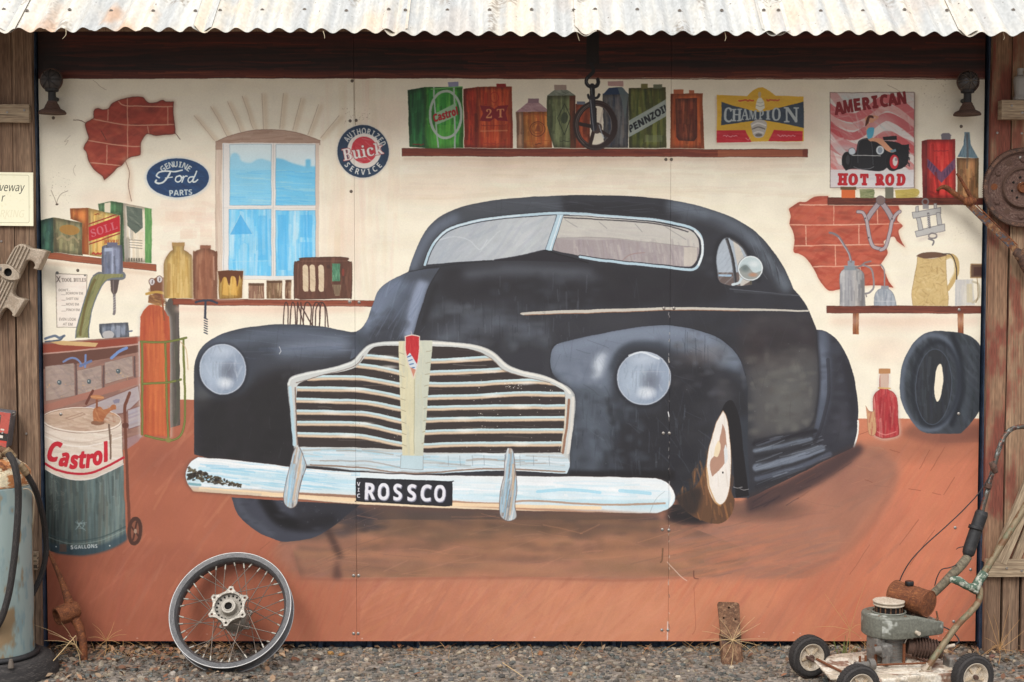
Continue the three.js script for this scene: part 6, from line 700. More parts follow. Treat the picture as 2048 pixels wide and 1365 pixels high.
// ---------------------------------------------------------------- battery charger box
{
  const t = canvasTex(256, 256, (g, w, h) => { g.fillStyle = '#b5554a'; g.fillRect(0, 0, w, h); sprinkle(g, w, h, 300, ['#c26a5c', '#a34a40', '#8f4338'], 1, 7, 0.35); g.fillStyle = '#33302f'; g.fillRect(0, 150, w, 66); g.fillStyle = '#e9e4da'; g.fillRect(60, 24, 140, 66); g.strokeStyle = '#2b2927'; g.lineWidth = 6; g.strokeRect(60, 24, 140, 66); g.fillStyle = '#d6cfc2'; for (let k = 0; k < 6; k++) g.fillRect(20 + k * 38, 120, 22, 12); g.fillStyle = '#c4463a'; g.fillRect(0, 206, w, 14); g.fillStyle = '#ddd6ca'; g.fillRect(190, 168, 40, 20); });
  const m = thing('charger_box', 'red faced charger box with grey sides hung above gas cylinder', 'charger'), p = at(17, 862, 0.15); m.position.set(p.x, p.y, 0.15); m.rotation.set(0, 0.1, -0.15);
  part('case', box(0.16, 0.135, 0.085, -0.08, 0, -0.044, 0.006), rough(mottled(15, [104, 104, 108], [[[128, 128, 132], 6, 0.4, 0.7, 0.5]]), 0.5, 0.2, 0.0002), m);
  const f = part('front_plate', new THREE.PlaneGeometry(0.158, 0.133), std({ map: t, roughness: 0.5 }), m, [-0.08, 0, 0.0002]); f.geometry = new THREE.BoxGeometry(0.156, 0.131, 0.004); f.position.z = 0.0005;
  part('switch', [cyl(0.004, 0.003, 0.012, 10, -0.02, -0.01, 0.006, 'z')], M.rimEdge, m); part('switch', [cyl(0.004, 0.003, 0.012, 10, -0.05, -0.01, 0.006, 'z')], M.rimEdge, m);
  part('hook', tube([[-0.004, 0.06, -0.02], [0.006, 0.068, -0.02], [0.01, 0.06, -0.022], [0.002, 0.054, -0.022]], 0.0018, 20, 6), M.screw, m);
  part('mounting_bracket', box(0.05, 0.02, 0.03, -0.08, 0.05, -0.098), M.rustDark, m);
}
// ---------------------------------------------------------------- gas cylinder
const CX = -1.882, CZ = 0.29;
{
  const m = thing('gas_cylinder', 'pale blue gas cylinder with rusty white shoulder on black base', 'gas cylinder', [CX, 0, CZ]);
  const yb = at(30, 981, CZ + 0.13).y, yt = at(10, 922, CZ + 0.08).y;
  const blue = tex(320, 320, 1, 1, (x, y) => { const a = fbm(x * 10, y * 3, 801, 10, 3, 5), r = fbm(x * 14, y * 4, 811, 14, 4, 5), d = fbm(x * 40, y * 40, 821, 40, 40, 3); let q = mix([134, 152, 150], [172, 184, 178], a); q = mix(q, [112, 140, 148], 0.5 * sstep(0.5, 0.7, d)); q = mix(q, [146, 112, 74], 0.8 * sstep(0.55, 0.68, r * 0.6 + d * 0.4)); return q; }); blue.repeat.set(1, 1);
  const white = mottled(831, [226, 212, 180], [[[178, 110, 60], 5, 0.45, 0.6, 0.9], [[112, 62, 36], 7, 0.56, 0.68, 0.9]], 1); white.repeat.set(3, 1);
  part('body', lathe([[0.126, 0.05], [0.13, 0.07], [0.13, yb - 0.004], [0.126, yb]], 64), std({ map: blue, roughness: 0.55, metalness: 0.05 }), m);
  part('shoulder', lathe([[0.129, yb + 0.001], [0.1305, yb + 0.012], [0.127, yb + 0.05], [0.112, yt - 0.03], [0.08, yt - 0.008], [0.03, yt], [0.0001, yt]], 56), std({ map: white, roughness: 0.75, bumpMap: speckBump, bumpScale: 0.001 }), m);
  part('valve', [cyl(0.02, 0.017, 0.05, 20, 0.02, yt + 0.02, 0.02), rod([0.02, yt + 0.035, 0.02], [0.075, yt + 0.03, 0.05], 0.011)], M.rustPlate, m);
  part('base', lathe([[0.0001, 0.062], [0.13, 0.062], [0.16, 0.066], [0.19, 0.058], [0.212, 0.03], [0.216, 0.0], [0.0001, 0]], 56), M.rubber, m);
  const ringT = new THREE.TorusGeometry(0.138, 0.011, 10, 60).rotateX(Math.PI / 2); part('rubber_ring', ringT, M.black, m, [0, 0.074, 0]);
  part('bolt', lathe([[0.0001, 0.03], [0.006, 0.03], [0.008, 0.02], [0.01, 0.012], [0.011, 0]], 14), M.screwDull, m, [at(21, 1325, CZ + 0.165).x - CX, 0.064, 0.165]);
}
{ // hoses and fitting
  const H = (u, v, z) => at(u, v, z), m = thing('gas_hose', 'black rubber hose looping down across the blue gas cylinder', 'hose');
  part('hose', tube([H(16, 908, 0.44), H(26, 925, 0.455), H(34, 960, 0.46), H(36, 1000, 0.45), H(33, 1060, 0.445), H(26, 1130, 0.44), H(14, 1200, 0.44), H(-4, 1250, 0.43), H(-30, 1275, 0.41)], 0.0122, 60, 12), M.rubber, m);
  const n = thing('gas_hose', 'black rubber hose with brass coupling running down beside the timber edge', 'hose');
  part('hose', tube([H(52, 948, 0.4), H(66, 972, 0.36), H(76, 998, 0.28), H(86, 1040, 0.2), H(91, 1080, 0.16), H(91, 1110, 0.15), H(82, 1150, 0.15), H(66, 1185, 0.16), H(52, 1205, 0.17), H(30, 1220, 0.18)], 0.0105, 60, 12), M.rubber, n);
  const brass = rough(rustTex([120, 98, 70], [150, 126, 96], [170, 150, 120], 215), 0.55, 0.35, 0.0004);
  part('coupling', [sweep([H(10, 900, 0.43), H(18, 908, 0.425), H(29, 918, 0.42)], [0.016, 0.017, 0.014], 8, 1, 12), sweep([H(2, 910, 0.42), H(-20, 925, 0.41)], [0.011, 0.011], 8, 1, 4)], brass, n);
  part('coupling_neck', sweep([H(28, 917, 0.42), H(40, 932, 0.41)], [0.008, 0.008], 10, 1, 4), M.alloy, n);
  part('ferrule', sweep([H(38, 929, 0.41), H(47, 940, 0.405), H(54, 950, 0.4)], [0.0135, 0.014, 0.0125], 12, 1, 8), brass, n);
  const w = single('wire_hook', [tube([H(46, 979, 0.4), H(54, 978, 0.4), H(62, 984, 0.39), H(67, 994, 0.38), H(67, 1020, 0.34), H(64, 1060, 0.26), H(61, 1078, 0.2), H(55, 1084, 0.18), H(48, 1080, 0.17)], 0.0024, 50, 6)], std({ color: rgb(190, 172, 144), roughness: 0.5 }), 'thin cream wire bent into a hook beside the gas cylinder', 'wire');
}
// ---------------------------------------------------------------- rusted pick head
{
  const z = 0.12, s = px(z), o0 = at(134, 1232, z), c = (X, Y, d) => V((X / 4.79 - 134) * s, -(1080 + Y / 4.79 - 1232) * s, d);
  const m = thing('pick_head', 'rust brown pick axe head leaning against the painted boards', 'pick', [o0.x, o0.y, z]);
  part('upper_spike', sweep([c(420, 110, -0.05), c(470, 210, -0.045), c(560, 385, -0.03), c(625, 520, -0.012), c(668, 620, 0)], [0.006, 0.009, 0.013, 0.0175, 0.022], 10, 0.8, 30), M.rust, m);
  part('lower_blade', sweep([c(700, 730, 0), c(755, 820, 0.006), c(795, 930, 0.016), c(815, 1040, 0.026), c(826, 1150, 0.034), c(832, 1195, 0.038)], [0.026, 0.022, 0.0195, 0.018, 0.0155, 0.012], 10, 0.75, 30), M.rust, m);
  const eye = lathe([[0.0265, 0.05], [0.0335, 0.05], [0.0365, 0.034], [0.0385, 0.0], [0.0365, -0.022], [0.029, -0.036], [0.012, -0.04], [0.0001, -0.04], [0.0001, -0.006], [0.022, -0.004], [0.0265, 0.05]], 28, 'y');
  const e = part('eye', eye, M.rust, m, c(662, 690, 0.006).toArray()); e.quaternion.setFromUnitVectors(V(0, 1, 0), V(-0.72, -0.2, 0.66).normalize());
  const b = part('eye_bore', new THREE.CircleGeometry(0.0168, 20), M.hole, m); { const q = V(-0.72, -0.2, 0.66).normalize(), pz = c(662, 690, 0.006).addScaledVector(q, -0.01); b.position.copy(pz); b.quaternion.setFromUnitVectors(V(0, 0, 1), q); b.geometry = cyl(0.021, 0.021, 0.003, 20, 0, 0, 0.008, 'z'); }
}
// ---------------------------------------------------------------- rusted plate stood against the mural
{
  const s = px(0.1), m = thing('steel_bracket', 'brown rusted steel bracket with three bolt holes standing on gravel', 'bracket'), p = at(1466, 1338, 0.2); m.position.set(p.x, 0.0, 0.185); m.rotation.x = -0.55;
  const k = 0.00186, sh = new THREE.Shape(); const W0 = 20, W1 = 22.5; sh.moveTo(-W0 * k, 0.105); sh.lineTo(-W1 * k, 0.225); sh.quadraticCurveTo(-W1 * k, 0.237, -(W1 - 5) * k, 0.237); sh.lineTo((W1 - 6) * k, 0.235); sh.quadraticCurveTo(W1 * k, 0.233, W1 * k, 0.22); sh.lineTo(W0 * k, 0.105); sh.quadraticCurveTo(0.5 * W0 * k, 0.086, 0, 0.085); sh.quadraticCurveTo(-0.5 * W0 * k, 0.086, -W0 * k, 0.105);
  part('plate', ext(sh, 0.007, 0.0015, [[0.001, 0.213, 0.0062], [-0.022, 0.173, 0.0056], [0.022, 0.168, 0.0056]], 16), M.rustPlate, m, [0, 0, 0.008]);
  part('backing', box(0.07, 0.15, 0.004, 0, 0.152, 0.0035), M.rustDark, m);
  part('rim_lip', [sweep([[-0.034, 0.108, 0.017], [-0.018, 0.096, 0.02], [0, 0.088, 0.021], [0.018, 0.096, 0.02], [0.034, 0.108, 0.017]], [0.003, 0.005, 0.0035, 0.0055, 0.003], 8, 1, 20)], M.rustDark, m);
  part('channel', [box(0.078, 0.13, 0.006, 0.002, 0.06, 0.002, 0.002), box(0.007, 0.13, 0.034, -0.034, 0.06, -0.012, 0.002), box(0.007, 0.13, 0.034, 0.038, 0.06, -0.012, 0.002)], M.rustPlate, m);
}
// ---------------------------------------------------------------- flywheel on the boards
{
  const z = 0.062, c0 = at(2047, 375, 0.09), m = thing('flywheel', 'rusted flywheel with toothed ring gear hung on red boards', 'flywheel', [c0.x, c0.y, z]), R = 0.1465;
  const ring = new THREE.Shape(); const nT = 132; for (let i = 0; i < nT * 4; i++) { const a = i / (nT * 4) * Math.PI * 2, r = R + ((i % 4) < 2 ? 0.0022 : -0.0022); i ? ring.lineTo(Math.cos(a) * r, Math.sin(a) * r) : ring.moveTo(r, 0); } const hole = new THREE.Path(); hole.absarc(0, 0, R - 0.014, 0, Math.PI * 2, true); ring.holes.push(hole);
  part('ring_gear', ext(ring, 0.014, 0.001, [], 48), M.rustDark, m, [0, 0, 0.012]);
  part('plate', lathe([[0.02, 0.002], [0.02, 0.022], [0.074, 0.024], [0.078, 0.018], [0.082, 0.015], [0.124, 0.016], [0.13, 0.024], [0.134, 0.022], [0.134, 0.002]], 72, 'z'), M.rustRed, m);
  part('hub_ring', lathe([[0.066, 0.018], [0.068, 0.03], [0.073, 0.031], [0.077, 0.026], [0.078, 0.016]], 64, 'z'), M.rustDark, m);
  part('hub_boss', lathe([[0.0001, 0.03], [0.013, 0.031], [0.015, 0.036], [0.019, 0.036], [0.021, 0.022]], 32, 'z'), M.rust, m);
  for (let k = 0; k < 8; k++) { const a = k / 8 * 6.283 + 0.25; part('bolt_hole', cyl(0.0044, 0.0044, 0.004, 12, Math.cos(a) * 0.041, Math.sin(a) * 0.041 - 0.002, 0.0235, 'z'), M.hole, m); }
  for (let k = 0; k < 6; k++) { const a = k / 6 * 6.283 + 0.5; part('boss', lathe([[0.0001, 0.006], [0.0035, 0.0062], [0.006, 0.0085], [0.0105, 0.006], [0.013, 0]], 18, 'z'), M.rustRed, m, [Math.cos(a) * 0.106, Math.sin(a) * 0.106, 0.0155]); const h = a + 0.52; part('plate_hole', cyl(0.0125, 0.0125, 0.004, 24, Math.cos(h) * 0.104, Math.sin(h) * 0.104, 0.0146, 'z'), k % 2 ? M.rustDark : M.rust, m); }
  for (const [u, v] of [[2044, 315], [2044, 367]]) { const p = at(u, v, 0.09); part('fixing_screw', capG, M.screw, m, [p.x - c0.x, p.y - c0.y, v < 330 ? 0.017 : 0.0225]); }
}
// ---------------------------------------------------------------- rusty lever tool
{
  const m = thing('lever_tool', 'long rusty forked lever crossing from mural onto timber boards', 'tool'), q = (X, Y, z) => at(1860 + X / 4.548, 280 + Y / 4.548, z);
  const bar = (a, b, w, t) => { const d = b.clone().sub(a), L = d.length(), g = new RoundedBoxGeometry(w, L, t, 2, Math.min(w, t) * 0.25); const qn = new THREE.Quaternion().setFromUnitVectors(V(0, 1, 0), d.normalize()), c = a.clone().add(b).multiplyScalar(0.5); const gg = uvm(g); gg.applyQuaternion(qn); return gg.translate(c.x, c.y, c.z); };
  part('fork_arm', sweep([q(60, 462, 0.07), q(125, 428, 0.075), q(240, 500, 0.08), q(345, 572, 0.085)], [0.004, 0.013, 0.0135, 0.0135], 10, 0.8, 24), M.rust, m);
  part('fork_arm', sweep([q(244, 306, 0.075), q(270, 340, 0.078), q(330, 440, 0.085), q(385, 545, 0.088)], [0.004, 0.0072, 0.0085, 0.011], 8, 0.8, 24), M.rust, m);
  part('joint', sweep([q(310, 560, 0.085), q(360, 560, 0.09), q(420, 548, 0.088)], [0.014, 0.0175, 0.009], 10, 0.8, 12), M.rust, m);
  part('shank', bar(q(350, 580, 0.086), q(820, 1035, 0.105), 0.025, 0.009), rough(mottled(915, [140, 108, 78], [[[104, 62, 40], 5, 0.4, 0.62, 0.9], [[70, 78, 92], 4, 0.54, 0.66, 0.9], [[176, 140, 96], 8, 0.55, 0.7, 0.6]], 0.12), 0.8, 0.15, 0.0006), m);
  part('side_rod', bar(q(420, 585, 0.09), q(800, 960, 0.108), 0.0045, 0.0045), M.rust, m);
  part('socket', sweep([q(770, 1010, 0.1), q(830, 1050, 0.108), q(880, 1140, 0.108), q(960, 1270, 0.1), q(1020, 1400, 0.09)], [0.016, 0.0245, 0.026, 0.024, 0.02], 14, 0.9, 24), M.rustDark, m);
  part('collar', sweep([q(790, 1090, 0.108), q(845, 1035, 0.118), q(885, 985, 0.108)], [0.011, 0.015, 0.011], 10, 0.8, 12), M.rustPlate, m);
  part('pin', rod(q(80, 458, 0.0), q(80, 458, 0.072), 0.0035), M.rustDark, m);
}
// ---------------------------------------------------------------- bottle on the ledge
{
  const yl = 2.102, p = at(2042, 190, 0.085), m = thing('glass_bottle', 'small dusty clear glass bottle standing on timber ledge', 'bottle', [p.x, yl, 0.078]);
  part('glass', lathe([[0.0001, 0.001], [0.0235, 0.001], [0.025, 0.005], [0.0225, 0.012], [0.019, 0.02], [0.0225, 0.05], [0.0245, 0.075], [0.0215, 0.086], [0.012, 0.092], [0.0105, 0.106], [0.0125, 0.112], [0.012, 0.118], [0.009, 0.118], [0.009, 0.092], [0.0001, 0.088]], 32), new THREE.MeshPhysicalMaterial({ color: rgb(196, 192, 186), roughness: 0.35, transmission: 0.5, thickness: 0, ior: 1.45 }), m);
}
// ---------------------------------------------------------------- old bracket lamps
function lampThing(u, v, label, cracked) {
  const z = 0.062, m = thing('bracket_lamp', label, 'lamp'), p = at(u, v, z); m.position.copy(p);
  part('base', lathe([[0.0001, 0.001], [0.05, 0.0], [0.051, 0.004], [0.046, 0.012], [0.038, 0.016], [0.03, 0.02], [0.024, 0.034], [0.018, 0.042], [0.0001, 0.042]], 40), M.rustDark, m);
  part('collar', lathe([[0.019, 0.034], [0.0195, 0.043], [0.016, 0.048], [0.0001, 0.048]], 28), M.rustRed, m);
  part('stem', cyl(0.0145, 0.014, 0.05, 20, 0, 0.063, 0), M.black, m);
  part('housing', [lathe([[0.012, 0.08], [0.024, 0.084], [0.026, 0.094], [0.02, 0.1], [0.0001, 0.1]], 24), new THREE.SphereGeometry(0.038, 28, 18).scale(1, 1, 0.85).translate(0, 0.125, -0.008)], M.black, m);
  part('lens', lathe([[0.0001, 0.032], [0.018, 0.029], [0.032, 0.02], [0.039, 0.006], [0.04, 0]], 36, 'z').translate(0, 0.125, 0.004), new THREE.MeshPhysicalMaterial({ color: rgb(70, 64, 62), roughness: cracked ? 0.22 : 0.5, transmission: 0.25, thickness: 0 }), m);
  const rim = part('rim', new THREE.TorusGeometry(0.0405, 0.0032, 10, 40), M.rustDark, m, [0, 0.125, 0.004]);
  for (let k = 0; k < 4; k++) { const a = k / 4 * Math.PI, c = Math.cos(a), s = Math.sin(a), pts = []; for (let i = -4; i <= 4; i++) { const t = i / 4, r = 0.041 * t; pts.push([c * r, 0.125 + s * r, 0.006 + 0.034 * Math.sqrt(Math.max(0, 1 - t * t))]); } part('guard_wire', tube(pts, 0.0011, 24, 6), cracked ? M.screwDull : M.black, m); }
  part('wall_arm', rod([0, 0.06, -0.01], [0, 0.06, -0.06], 0.008), M.black, m);
}
lampThing(104, 228, 'dark rusted bracket lamp above the painted brick patch corner', false);
lampThing(1935, 231, 'dark bracket lamp with wire guarded glass above painted red tin', true);

// ---------------------------------------------------------------- motorcycle wheel leaning on the mural
{
  const R = 0.2285, beta = 0.62, zc = R * Math.sin(beta) + 0.034, m = thing('motorcycle_wheel', 'bare grey spoked motorcycle wheel leaning against the mural', 'wheel');
  const p = at(463, 1219, zc); m.position.set(p.x, R * Math.cos(beta) + 0.007, zc); m.rotation.order = 'YXZ'; m.rotation.set(-beta, -0.06, 0);
  part('rim', lathe([[0.199, -0.012], [0.2035, -0.022], [0.2095, -0.0285], [R - 0.002, -0.031], [R - 0.002, -0.027], [0.22, -0.024], [0.21, -0.01], [0.21, 0.01], [0.22, 0.024], [R - 0.002, 0.027], [R - 0.002, 0.031], [0.2095, 0.0285], [0.2035, 0.022], [0.199, 0.012], [0.1985, 0], [0.199, -0.012]], 120, 'z'), M.rim, m);
  for (const s of [-1, 1]) part('rim_edge', new THREE.TorusGeometry(R - 0.0012, 0.0022, 8, 120), M.rimEdge, m, [0, 0, s * 0.0295]);
  const star = (r0, r1, n, depth, hr) => { const s = new THREE.Shape(), k = n * 2; for (let i = 0; i < n; i++) { const a = i / n * 6.2832 + Math.PI / 2, b = (i + 0.5) / n * 6.2832 + Math.PI / 2, w = 0.1; const t = (an, r) => [Math.cos(an) * r, Math.sin(an) * r]; const a0 = t(a - w, r0), a1 = t(a + w, r0), bb = t(b, r1), c = t(a, r0 * 1.03); i ? s.lineTo(...a0) : s.moveTo(...a0); s.quadraticCurveTo(...c, ...a1); s.quadraticCurveTo(...t(a + (b - a) * 0.45, r1 * 1.02), ...bb); const nx = t(a + (b - a) * 1.55, r1 * 1.02), ne = t(a + 6.2832 / n - w, r0); s.quadraticCurveTo(...nx, ...ne); } const hs = []; for (let i = 0; i < n; i++) { const a = i / n * 6.2832 + Math.PI / 2; hs.push([Math.cos(a) * (r0 - 0.012), Math.sin(a) * (r0 - 0.012), hr]); } hs.push([0, 0, r1 * 0.86]); return ext(s, depth, 0.0012, hs, 10); };
  part('sprocket_flange', star(0.078, 0.06, 6, 0.007, 0.0042), M.alloy, m, [0, 0, 0.052]);
  part('hub', lathe([[0.0001, 0.03], [0.0145, 0.03], [0.0145, 0.062], [0.018, 0.062], [0.019, 0.06], [0.0265, 0.06], [0.028, 0.056], [0.028, 0.042], [0.03, 0.036], [0.056, 0.045], [0.0585, 0.06], [0.06, 0.06], [0.061, 0.045], [0.058, 0.032], [0.036, 0.022], [0.032, 0.0], [0.034, -0.03], [0.045, -0.042], [0.05, -0.06], [0.052, -0.075], [0.044, -0.078], [0.03, -0.078], [0.0001, -0.078]], 60, 'z'), M.alloy, m);
  part('bearing', [lathe([[0.0145, 0.05], [0.0145, 0.0585], [0.0172, 0.0585], [0.018, 0.056], [0.018, 0.05]], 30, 'z')], M.screwDull, m);
  part('bore', cyl(0.0142, 0.0142, 0.004, 24, 0, 0, 0.05, 'z'), M.hole, m);
  part('disc_flange', star(0.066, 0.05, 6, 0.006, 0.0036), M.alloy, m, [0, 0, -0.078]);
  for (let k = 0; k < 18; k++) { const a = k / 18 * 6.2832; part('hub_slot', cyl(0.0036, 0.0036, 0.005, 8, Math.cos(a) * 0.046, Math.sin(a) * 0.046, 0.0415, 'z'), M.hole, m); }
  for (let i = 0; i < 36; i++) {
    const a = (i + 0.5) / 36 * 6.2832, front = i % 2, dirn = (Math.floor(i / 2) % 2) ? 1 : -1, h = a + dirn * 1.05, hr = 0.056, p0 = V(Math.cos(h) * hr, Math.sin(h) * hr, front ? 0.04 : -0.048), p1 = V(Math.cos(a) * 0.2, Math.sin(a) * 0.2, front ? 0.004 : -0.004), d = p1.clone().sub(p0).normalize();
    const sp = part('spoke', rod(p0, p1, 0.0017, 6), M.spoke, m); part('nipple', rod(p1.clone().addScaledVector(d, -0.019), p1, 0.0036, 8), M.nipple, sp);
  }
}

// ---------------------------------------------------------------- old rotary lawn mower
{
  const m = thing('lawn_mower', 'old worn lawn mower with rusty tank and grey engine cowl', 'lawn mower', [1.328, 0, 0.47]); m.rotation.y = 0.295; m.updateMatrixWorld(true);
  const inv = m.matrixWorld.clone().invert(), L = (u, v, z) => at(u, v, z).applyMatrix4(inv);
  const white = rough(mottled(1001, [216, 206, 190], [[[176, 160, 138], 6, 0.4, 0.62, 0.8], [[120, 84, 66], 5, 0.56, 0.68, 0.85], [[140, 130, 118], 12, 0.54, 0.7, 0.7]], 0.3), 0.7, 0, 0.0005);
  const green = rough(mottled(1051, [102, 102, 92], [[[116, 116, 105], 5, 0.4, 0.66, 0.7], [[196, 198, 190], 5, 0.58, 0.7, 0.7], [[74, 78, 70], 9, 0.6, 0.74, 0.5]], 0.3), 0.6, 0.05, 0.0004);
  const flake = rough(mottled(1091, [72, 92, 76], [[[186, 184, 170], 5, 0.42, 0.6, 0.9], [[64, 76, 64], 8, 0.6, 0.7, 0.6]], 0.09), 0.7, 0.05, 0.0006);
  const tubeM = rough(mottled(1131, [128, 112, 86], [[[108, 74, 48], 5, 0.42, 0.6, 0.8], [[104, 112, 88], 6, 0.5, 0.66, 0.6]], 0.12), 0.6, 0.2, 0.0004), pipeM = rough(mottled(1171, [104, 96, 80], [[[134, 124, 102], 6, 0.45, 0.65, 0.7], [[86, 74, 62], 9, 0.55, 0.7, 0.7]], 0.1), 0.85, 0, 0.0008), greyM = rough(mottled(1211, [122, 118, 112], [[[92, 88, 84], 6, 0.45, 0.65, 0.7], [[120, 84, 60], 8, 0.62, 0.72, 0.7]], 0.14), 0.65, 0.25, 0.0005), cream = rough(mottled(1251, [202, 190, 172], [[[160, 142, 120], 7, 0.45, 0.66, 0.8]], 0.1), 0.6, 0, 0.0003);
  const deck = new THREE.Shape(); deck.moveTo(-0.17, -0.165); deck.lineTo(0.15, -0.165); deck.quadraticCurveTo(0.21, -0.16, 0.21, -0.1); deck.lineTo(0.21, 0.12); deck.quadraticCurveTo(0.2, 0.165, 0.14, 0.165); deck.lineTo(-0.12, 0.165); deck.quadraticCurveTo(-0.2, 0.14, -0.215, 0.02); deck.quadraticCurveTo(-0.22, -0.12, -0.17, -0.165);
  part('deck', ext(deck, 0.035, 0.008).rotateX(-Math.PI / 2), white, m, [0, 0.042, 0]);
  part('deck_plate', [lathe([[0.0001, 0.02], [0.1, 0.02], [0.125, 0.012], [0.14, 0]], 40)], white, m, [0, 0.083, 0]);
  part('front_plate', ext([[-0.285, -0.1], [-0.2, -0.14], [-0.14, -0.14], [-0.14, 0.1], [-0.23, 0.11]], 0.004, 0.001).rotateX(-Math.PI / 2), white, m, [0, 0.078, 0]);
  part('front_rail', rod([-0.215, 0.088, 0.13], [-0.225, 0.09, -0.1], 0.0045), M.rust, m);
  const tyreG = lathe([[0.048, -0.02], [0.055, -0.0225], [0.067, -0.022], [0.074, -0.014], [0.0755, 0], [0.074, 0.014], [0.067, 0.022], [0.055, 0.0225], [0.048, 0.02]], 48, 'z'), rimG = lathe([[0.0001, 0.012], [0.012, 0.016], [0.014, 0.01], [0.036, 0.006], [0.042, 0.018], [0.048, 0.0215], [0.05, 0.02], [0.05, -0.02], [0.04, -0.01], [0.0001, -0.01]], 40, 'z'), tread = [];
  for (let k = 0; k < 44; k++) { const a = k / 44 * 6.2832; tread.push(new THREE.BoxGeometry(0.0085, 0.0024, 0.03).translate(0, 0.0748, 0).rotateZ(a)); }
  const ribM = rough(mottled(1311, [188, 170, 144], [[[146, 116, 88], 6, 0.5, 0.7, 0.7]], 0.08), 0.7, 0, 0.0003);
  for (const [x, z, s] of [[-0.235, 0.197, 1], [0.21, 0.197, 1], [-0.205, -0.192, 1], [0.215, -0.192, 1]]) {
    const w = part('wheel', [tyreG, ...tread], M.rubber, m, [x, 0.0755, z]); w.rotation.z = rnd(6);
    part('wheel_rim', rimG, cream, w); const sp = []; for (let k = 0; k < 5; k++) sp.push(box(0.008, 0.026, 0.005, 0, 0.026, 0.0115).rotateZ(k / 5 * 6.2832)); part('rim_rib', sp, ribM, w); part('axle_nut', cyl(0.009, 0.008, 0.014, 6, 0, 0, 0.02, 'z'), M.rustDark, w);
  }
  part('front_axle', rod([-0.22, 0.0755, -0.19], [-0.22, 0.0755, 0.19], 0.006), M.rustDark, m); part('rear_axle', rod([0.212, 0.0755, -0.19], [0.212, 0.0755, 0.19], 0.006), M.rustDark, m);
  part('crankcase', [cyl(0.06, 0.058, 0.095, 32, -0.005, 0.147, 0), box(0.035, 0.085, 0.07, -0.062, 0.148, 0.02, 0.005), lathe([[0.07, 0], [0.07, 0.006], [0.06, 0.008]], 32).translate(-0.005, 0.103, 0)], greyM, m);
  for (const [x, z] of [[-0.055, 0.058], [0.02, 0.07], [-0.08, 0.052]]) part('stud', cyl(0.0055, 0.0055, 0.07, 10, x, 0.135, z), M.rust, m);
  { const fins = new THREE.Group(); for (let k = 0; k < 8; k++) { const f = part('cooling_fin', lathe([[0.0001, 0.0015], [0.036, 0.0015], [0.0375, 0], [0.036, -0.0015], [0.0001, -0.0015]], 28), M.rustDark, m); const d = V(0.82, -0.12, 0.3).normalize(); f.position.set(0.075, 0.15, 0.05).addScaledVector(d, k * 0.0105); f.quaternion.setFromUnitVectors(V(0, 1, 0), d); } const d = V(0.82, -0.12, 0.3).normalize(), a = V(0.05, 0.152, 0.042), b = a.clone().addScaledVector(d, 0.12); part('cylinder_barrel', rod(a, b, 0.026, 20), M.rustDark, m); }
  { const c = new THREE.Shape(); c.moveTo(-0.092, 0); c.bezierCurveTo(-0.092, 0.055, -0.055, 0.094, 0.0, 0.094); c.bezierCurveTo(0.05, 0.096, 0.1, 0.092, 0.15, 0.084); c.quadraticCurveTo(0.186, 0.08, 0.187, 0.062); c.lineTo(0.187, -0.05); c.quadraticCurveTo(0.186, -0.07, 0.15, -0.075); c.bezierCurveTo(0.1, -0.08, 0.05, -0.094, 0, -0.094); c.bezierCurveTo(-0.055, -0.094, -0.092, -0.055, -0.092, 0);
    let g = new THREE.ExtrudeGeometry(c, { depth: 0.06, bevelEnabled: true, bevelThickness: 0.009, bevelSize: 0.009, bevelOffset: -0.009, bevelSegments: 4, steps: 6, curveSegments: 24 }).rotateX(-Math.PI / 2); const p = g.attributes.position; for (let i = 0; i < p.count; i++) { const x = p.getX(i), y = p.getY(i); if (y > 0.02) p.setY(i, y - Math.max(0, x - 0.055) * 0.27 * ((y - 0.02) / 0.049)); } g.deleteAttribute('normal'); g = toCreasedNormals(g, 0.7); part('engine_cowl', uvm(g), green, m, [0, 0.199, 0]); }
  for (const [x, z] of [[-0.066, 0.05], [0.02, 0.082], [0.12, 0.06], [-0.05, -0.06]]) part('cowl_screw', lathe([[0.0001, 0.004], [0.004, 0.0035], [0.0055, 0]], 10), M.rustPlate, m, [x, 0.266 - Math.max(0, x - 0.055) * 0.27, z * 0.9]);
  part('spark_plug', [rod([0.165, 0.15, 0.085], [0.205, 0.158, 0.098], 0.006), rod([0.165, 0.15, 0.085], [0.18, 0.153, 0.09], 0.0095)], cream, m);
  part('plug_lead', tube([[0.205, 0.158, 0.098], [0.222, 0.172, 0.098], [0.21, 0.2, 0.07], [0.185, 0.215, 0.045]], 0.0028, 24, 6), M.black, m);
  part('carburettor', [box(0.04, 0.045, 0.045, -0.06, 0.155, 0.075, 0.006), cyl(0.014, 0.014, 0.03, 14, -0.06, 0.125, 0.085), cyl(0.012, 0.016, 0.03, 14, -0.09, 0.158, 0.078, 'x')], greyM, m);
  part('cowl_bolt', [cyl(0.007, 0.007, 0.026, 12, 0.055, 0.212, 0.095, 'z')], cream, m); part('cowl_ring', new THREE.TorusGeometry(0.058, 0.0035, 8, 40).rotateX(Math.PI / 2), green, m, [0, 0.27, 0]);
  part('air_screen', cyl(0.046, 0.046, 0.026, 28, 0, 0.28, 0), M.hole, m); for (let k = 0; k < 16; k++) { const a = k / 16 * 6.2832; part('screen_bar', box(0.004, 0.024, 0.003, Math.cos(a) * 0.0465, 0.28, Math.sin(a) * 0.0465), M.rustPlate, m); }
